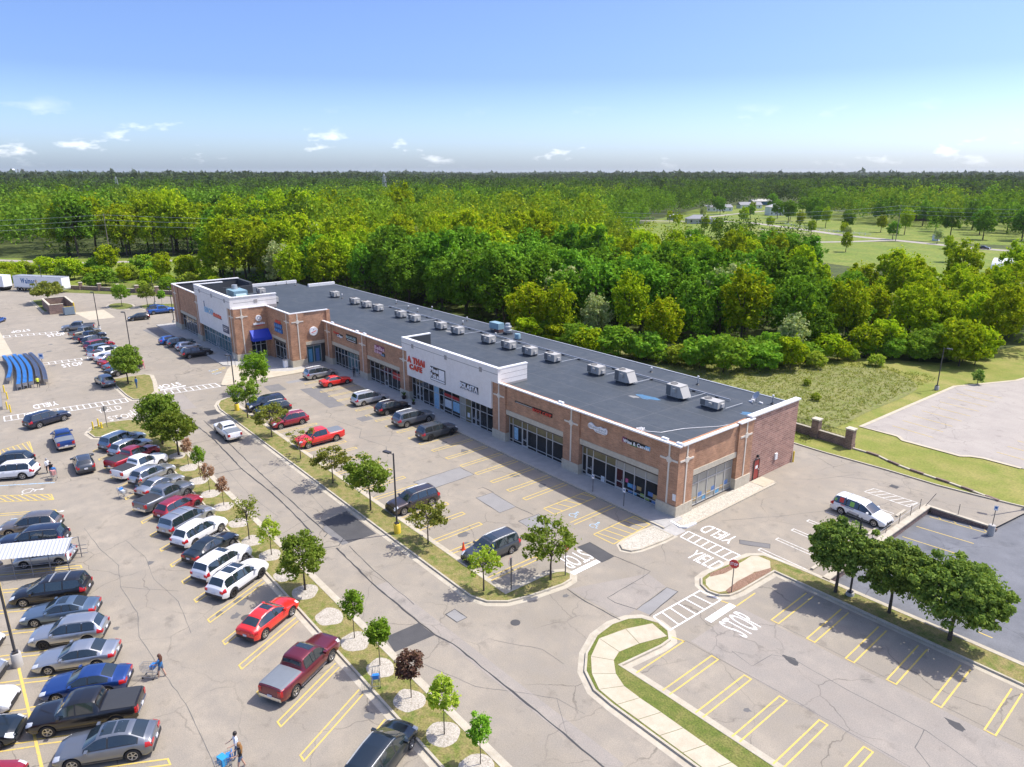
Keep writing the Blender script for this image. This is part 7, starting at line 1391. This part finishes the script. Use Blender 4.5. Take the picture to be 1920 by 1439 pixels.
for d, x, y, t in indiv + roadside:
    for _ in range(2):
        a = rg_.uniform(0,6.28); r_ = rg_.uniform(1.5,5); xx, yy = x+math.cos(a)*r_, y+math.sin(a)*r_
        if not any(inside((xx,yy), pl) for pl in OPEN) and yy > front_y(xx)+1: und.append((d, xx, yy, 0.0))
canopy('undergrowth', und[::2], 110, .26, 'w2', 4.2, 6.0, 91, 10, low=-.3, base=.0); canopy('undergrowth', und[1::2], 110, .26, 'w1', 3.6, 5.6, 92, 10, low=-.3, base=.0)
far1 = kinds(scatter(620, 1300, 15.5, 53, .9), 3)
canopy('distant_woodland', far1[0]+far1[2], 90, 1.3, 'far', 21, 18, 81, 12); canopy('distant_woodland', far1[1]+far1[3], 90, 1.3, 'w2', 21, 18, 82, 12)
canopy('distant_woodland', scatter(1300, 3200, 34, 54, .86), 60, 3.6, 'far', 23, 38, 64, 10); canopy('distant_woodland', scatter(3200, 9000, 115, 55, .84), 30, 11, 'far', 26, 125, 65, 6)
# tall grass in the meadow, blades in tufts
rg = np.random.default_rng(77); P = []
while len(P) < 9000:
    x, y = rg.uniform(-95,-2), rg.uniform(27,70)
    if y < front_y(x) and y < 27+max(0,(x+95))*.52+8 and (y-36)*.0+1 and not (x > -3 and y > 40): P.append((x, y))
P = np.array(P); n = len(P); V = np.empty((n*3,4,3)); 
for k in range(3):
    a = rg.uniform(0,6.28,n); hh = rg.uniform(.06,.26,n); w = rg.uniform(.03,.08,n); lx = np.cos(a)*w; ly = np.sin(a)*w; tx = rg.normal(size=n)*.16; ty = rg.normal(size=n)*.16; o_ = rg.normal(size=(n,2))*.12; bx_ = P[:,0]+o_[:,0]; by_ = P[:,1]+o_[:,1]
    V[k::3,0] = np.stack([bx_-lx,by_-ly,np.zeros(n)],1); V[k::3,1] = np.stack([bx_+lx,by_+ly,np.zeros(n)],1); V[k::3,2] = np.stack([bx_+lx*.4+tx,by_+ly*.4+ty,hh],1); V[k::3,3] = np.stack([bx_-lx*.4+tx,by_-ly*.4+ty,hh],1)
tag(place(quads_mesh('tall_grass', V, leaf_mat('dry_grass',(.105,.125,.026),(.135,.148,.036),(.165,.17,.05),.45)), 'tall_grass'), kind='stuff')
# ---------------------------------------------------------------- houses beyond the wood
M_hw = plain('white_siding',(.75,.76,.76),.7); M_hr = plain('grey_shingle',(.26,.26,.27),.85,var=.2); M_hd = plain('brown_siding',(.10,.07,.05),.8); M_hb = plain('blue_siding',(.10,.24,.36),.7); M_hg = plain('grey_siding',(.42,.41,.38),.7)
def house(x, y, ang, L, W, H, rh, wall, rf, label, hip=True, win=4, storeys=1, name='house', porch=False):
    o = empty(name, (x,y,-.05), label, 'building', None, R(ang)); MB().box(-L/2,L/2,-W/2,W/2,0,H).build('wall', wall, o); e = .5; k = W/2 if hip else 0
    MB().add([(-L/2-e,-W/2-e,H),(L/2+e,-W/2-e,H),(L/2+e,W/2+e,H),(-L/2-e,W/2+e,H),(-L/2+k-e*(not hip),0,H+rh),(L/2-k+e*(not hip),0,H+rh)],[(0,1,5,4),(2,3,4,5),(1,2,5),(3,0,4),(3,2,1,0)]).build('roof', rf, o)
    for st_ in range(storeys):
        for i in range(win):
            xx = -L/2+(i+.5)*L/win; z0 = .9+st_*2.9; w_ = MB().box(xx-.5,xx+.5,-W/2-.06,-W/2,z0,z0+1.4).build('window', M_pane, o); MB().box(xx-.6,xx+.6,-W/2-.08,-W/2-.061,z0-.1,z0).build('sill', M_hw, w_)
    MB().box(-.5+L*.13,.5+L*.13,-W/2-.05,-W/2,0,2.1).build('door', M_hd, o)
    if porch: 
        for i in range(3): MB().box(L/2+.3+i*1.8,L/2+.5+i*1.8,-W/2+.3,-W/2+.5,0,2.6).build('porch_post', wall, o)
        MB().box(L/2,L/2+4.4,-W/2,W/2-1,2.6,2.9).build('porch_roof', rf, o)
    return o
house(-258,455,52,13,10,6.2,2.4,M_hw,M_hg,'white two-storey house with hipped roof on the village slope',storeys=2,win=4); house(-322,472,62,24,9,3.2,2.2,M_hw,M_hr,'long white ranch house with grey roof at the wood edge',hip=False,win=5); house(-240,334,45,16,9,3.0,2.4,M_hg,M_hr,'grey park building with broad roof and open porch',porch=True,win=3); house(-161,220,48,8,5,2.6,1.5,M_hd,M_hr,'small brown shed beside the access road',hip=False,win=1,name='shed'); house(-332,536,55,20,10,3.2,2.4,M_hw,M_hr,'low white house behind the white two-storey one',hip=False); house(-366,614,60,26,10,3.4,2.2,M_hb,M_hg,'blue house with pale roof far up the slope',hip=False); house(-272,348,50,6,5,2.6,1.4,M_hw,M_hw,'little white shed beside the park building',hip=False,win=1,name='shed')
pv = empty('pavilion', (-162,478,0), 'octagonal pavilion with wide white roof and lantern', 'building'); MB().lathe([(11.5,6.0),(3.2,9.0),(3.2,9.1),(3.0,9.1)],8).build('roof', M_hw, pv); MB().lathe([(2.9,9.0),(2.9,11.2)],8).build('lantern', M_pane, pv); MB().lathe([(3.6,11.2),(3.4,11.6),(0,12.4)],8).build('lantern_roof', M_hw, pv); MB().lathe([(9.5,0),(9.5,6.0)],8).build('wall', M_hd, pv)
qn = empty('long_shed', (-198,640,0), 'long dark arched shed against the far trees', 'building', None, R(42)); mb = MB(); mb.add([(x,6*math.cos(R(a)),1.5+8*math.sin(R(a))) for x in (-15,15) for a in range(0,181,15)],[(i,i+1,14+i,13+i) for i in range(12)]+[tuple(range(13)),tuple(range(25,12,-1))]); mb.build('roof', plain('dark_metal_roof',(.05,.055,.06),.6), qn); MB().box(-14.8,14.8,-5.9,5.9,0,1.6).build('wall', M_hg, qn)
wb = empty('greenhouse', (-27,212,0), 'long white arched greenhouse at the edge of the hay field', 'building', None, R(10)); mb = MB(); mb.add([(x,5*math.cos(R(a)),1.8+3.4*math.sin(R(a))) for x in (-12,14) for a in range(0,181,15)],[(i,i+1,14+i,13+i) for i in range(12)]+[tuple(range(13)),tuple(range(25,12,-1))]); mb.build('roof', M_hw, wb); MB().box(-11.8,13.8,-4.9,4.9,0,1.9).build('wall', M_hg, wb); MB().box(-12.05,-11.8,-1.5,1.5,0,2.4).build('door', M_hd, wb)
cb = empty('utility_cabinet', (-96,321,0), 'pale utility cabinet beside the country road', 'cabinet'); MB().box(-1.4,1.4,-1,1,0,2.6).build('body', M_hw, cb); MB().box(-1.5,1.5,-1.1,1.1,2.6,2.8).build('lid', M_steel, cb)
fn = empty('white_fence', (-199,366,0), 'white rail fence along the village road', 'fence'); fp = [(-199,366),(-180,351),(-161,336),(-145,330),(-128,325)]
for i, (a, b_) in enumerate(zip(fp, fp[1:])):
    for zz in (.5,1.0): MB().cyl((a[0]+199,a[1]-366,zz),(b_[0]+199,b_[1]-366,zz),.09,n=4).build('rail', M_hw, fn)
    for k in range(5): t = k/5; px_ = a[0]+(b_[0]-a[0])*t+199; py_ = a[1]+(b_[1]-a[1])*t-366; MB().box(px_-.1,px_+.1,py_-.1,py_+.1,0,1.3).build('post', M_hw, fn)
random.seed(31)
for x, y, k, s in ((-215,345,0,.7),(-205,380,2,.9),(-188,330,1,.5),(-178,345,3,.6),(-150,306,0,.5),(-140,320,1,.45),(-236,420,2,.8),(-222,440,2,.75),(-252,320,0,.5),(-270,380,4,.6),(-290,430,2,.8),(-196,395,6,1.0),(-170,360,3,.7),(-128,300,4,.45),(-112,312,2,.55),(-90,306,4,.5),(-150,345,2,.7),(-135,352,0,.6),(-120,345,3,.8),(-100,350,2,.9),(-84,345,6,.9),(-70,352,2,1.0),(-95,375,6,.9),(-118,380,2,.85),(-60,330,0,.7),(-215,400,6,.8),(-182,372,2,.7),(-310,455,2,.8),(-300,520,2,.9),(-278,455,0,.6),(-250,480,2,.8),(-232,470,6,.8),(-165,420,2,.9),(-140,420,2,.9),(-110,410,6,1.0),(-90,400,2,1.0),(-70,390,2,1.0),(-146,262,4,.5),(-172,255,0,.6),(-190,270,3,.6),(-60,235,0,.5),(-40,250,4,.5),(-100,240,0,.5),(-78,285,1,.4),(-30,285,2,.5),(-10,262,0,.5),(-232,300,3,.5),(-245,400,2,.6)):
    tree(WP[k][0], x, y, 'park tree on the village lawns beyond the wood', 'park trees of the village lawns', None, s, s, -.05, name='park_tree')
# ---------------------------------------------------------------- power line
poles = [(-349,-150),(-262,4),(-175,158),(-108,306),(-45,450)]; M_polew = plain('weathered_pole',(.20,.17,.14),.9)
for i, (x, y) in enumerate(poles):
    o = empty('utility_pole', (x,y,0), ['leaning timber utility pole at the country road start','timber utility pole in front of the tall roadside trees','timber utility pole rising from the middle of the wood','timber utility pole beside the village road','timber utility pole beyond the hay field'][i], 'utility pole'); MB().cyl((0,0,0),(0,0,16.6),.2,.12,8).build('pole', M_polew, o)
    for zz in (16.0,14.2,12.4): MB().obox((0,0,zz),(.15,1.2,.14),R(60)).build('crossarm', M_polew, o)
M_wireg = plain('power_wire',(.42,.44,.42),.5,metal=.4)
wr = empty('power_line', (-262,4,12), 'three pale wires sagging between the timber poles', 'power line')
for zz in (16.1,14.3,12.5):
    for a, b_ in zip(poles, poles[1:]): MB().tube([(a[0]+(b_[0]-a[0])*t+262,a[1]+(b_[1]-a[1])*t-4,zz-12-2.6*4*t*(1-t)) for t in np.linspace(0,1,11)],.06,4).build('wire', M_wireg, wr)
def pylon(f, s, top, label):
    x = CX+hdx*f+hdy*s; y = CY+hdy*f-hdx*s; o = empty('transmission_tower', (x,y,0), label, 'pylon'); mb = MB(); w0 = 3.2
    lv = [0,.3,.55,.75,.9,1.0]; ww = [w0,2.3,1.6,1.1,.9,.3]
    for (a, wa), (b_, wb_) in zip(zip(lv,ww), list(zip(lv,ww))[1:]):
        for sx, sy in ((1,1),(-1,1),(-1,-1),(1,-1)): mb.cyl((sx*wa,sy*wa,a*top),(sx*wb_,sy*wb_,b_*top),.14,n=4); mb.cyl((sx*wa,sy*wa,a*top),(-sy*wb_,sx*wb_,b_*top),.09,n=4)
    mb.build('lattice', M_steel, o)
    for t in (.78,.9): MB().box(-5*t,5*t,-.15,.15,top*t,top*t+.3).build('crossarm', M_steel, o)
pylon(760,-412,27,'lattice transmission tower over the far left woods'); pylon(640,-112,30,'lattice transmission tower over the middle woods')
# skyline
def skyline(f, s): return (CX+hdx*f+hdy*s, CY+hdy*f-hdx*s, 0)
o = empty('water_tower', skyline(5200,-3540), 'white water tower on the horizon', 'water tower'); MB().lathe([(0,60),(9,57),(13,50),(9,44),(3,40),(2.5,0)],16).build('tank', M_hw, o, smooth=60)
for i, ds in enumerate((-3505,-3480,-3465)): o = MB().cyl((0,0,0),(0,0,56+4*(i % 2)),3.2,2.6,8).build('smokestack', M_hd, None, 'dark smokestack beside the water tower on the horizon', 'smokestack', 'smokestacks on the horizon'); o.location = skyline(5200,ds)
o = empty('factory', skyline(5200,-3110), 'pale blue factory block on the horizon', 'building'); MB().box(-60,60,-60,60,0,44).build('wall', plain('factory_wall',(.4,.5,.55),.8), o); MB().box(-20,50,-40,40,44,52).build('penthouse', plain('factory_wall',(0,0,0)), o)

# ---------------------------------------------------------------- summer haze
hz = MB().box(-12000,3500,-3500,12000,-2.0,75.0).build('haze', [], None, kind='stuff')
mh_ = bpy.data.materials.new('haze_air'); mh_.use_nodes = True; nt = mh_.node_tree; nt.nodes.clear()
pv_ = nt.nodes.new('ShaderNodeVolumePrincipled'); pv_.inputs['Color'].default_value = (0.92,0.97,1.0,1); pv_.inputs['Density'].default_value = 0.00004; pv_.inputs['Anisotropy'].default_value = 0.2
mo_ = nt.nodes.new('ShaderNodeOutputMaterial'); nt.links.new(pv_.outputs[0], mo_.inputs['Volume']); hz.data.materials.append(mh_)
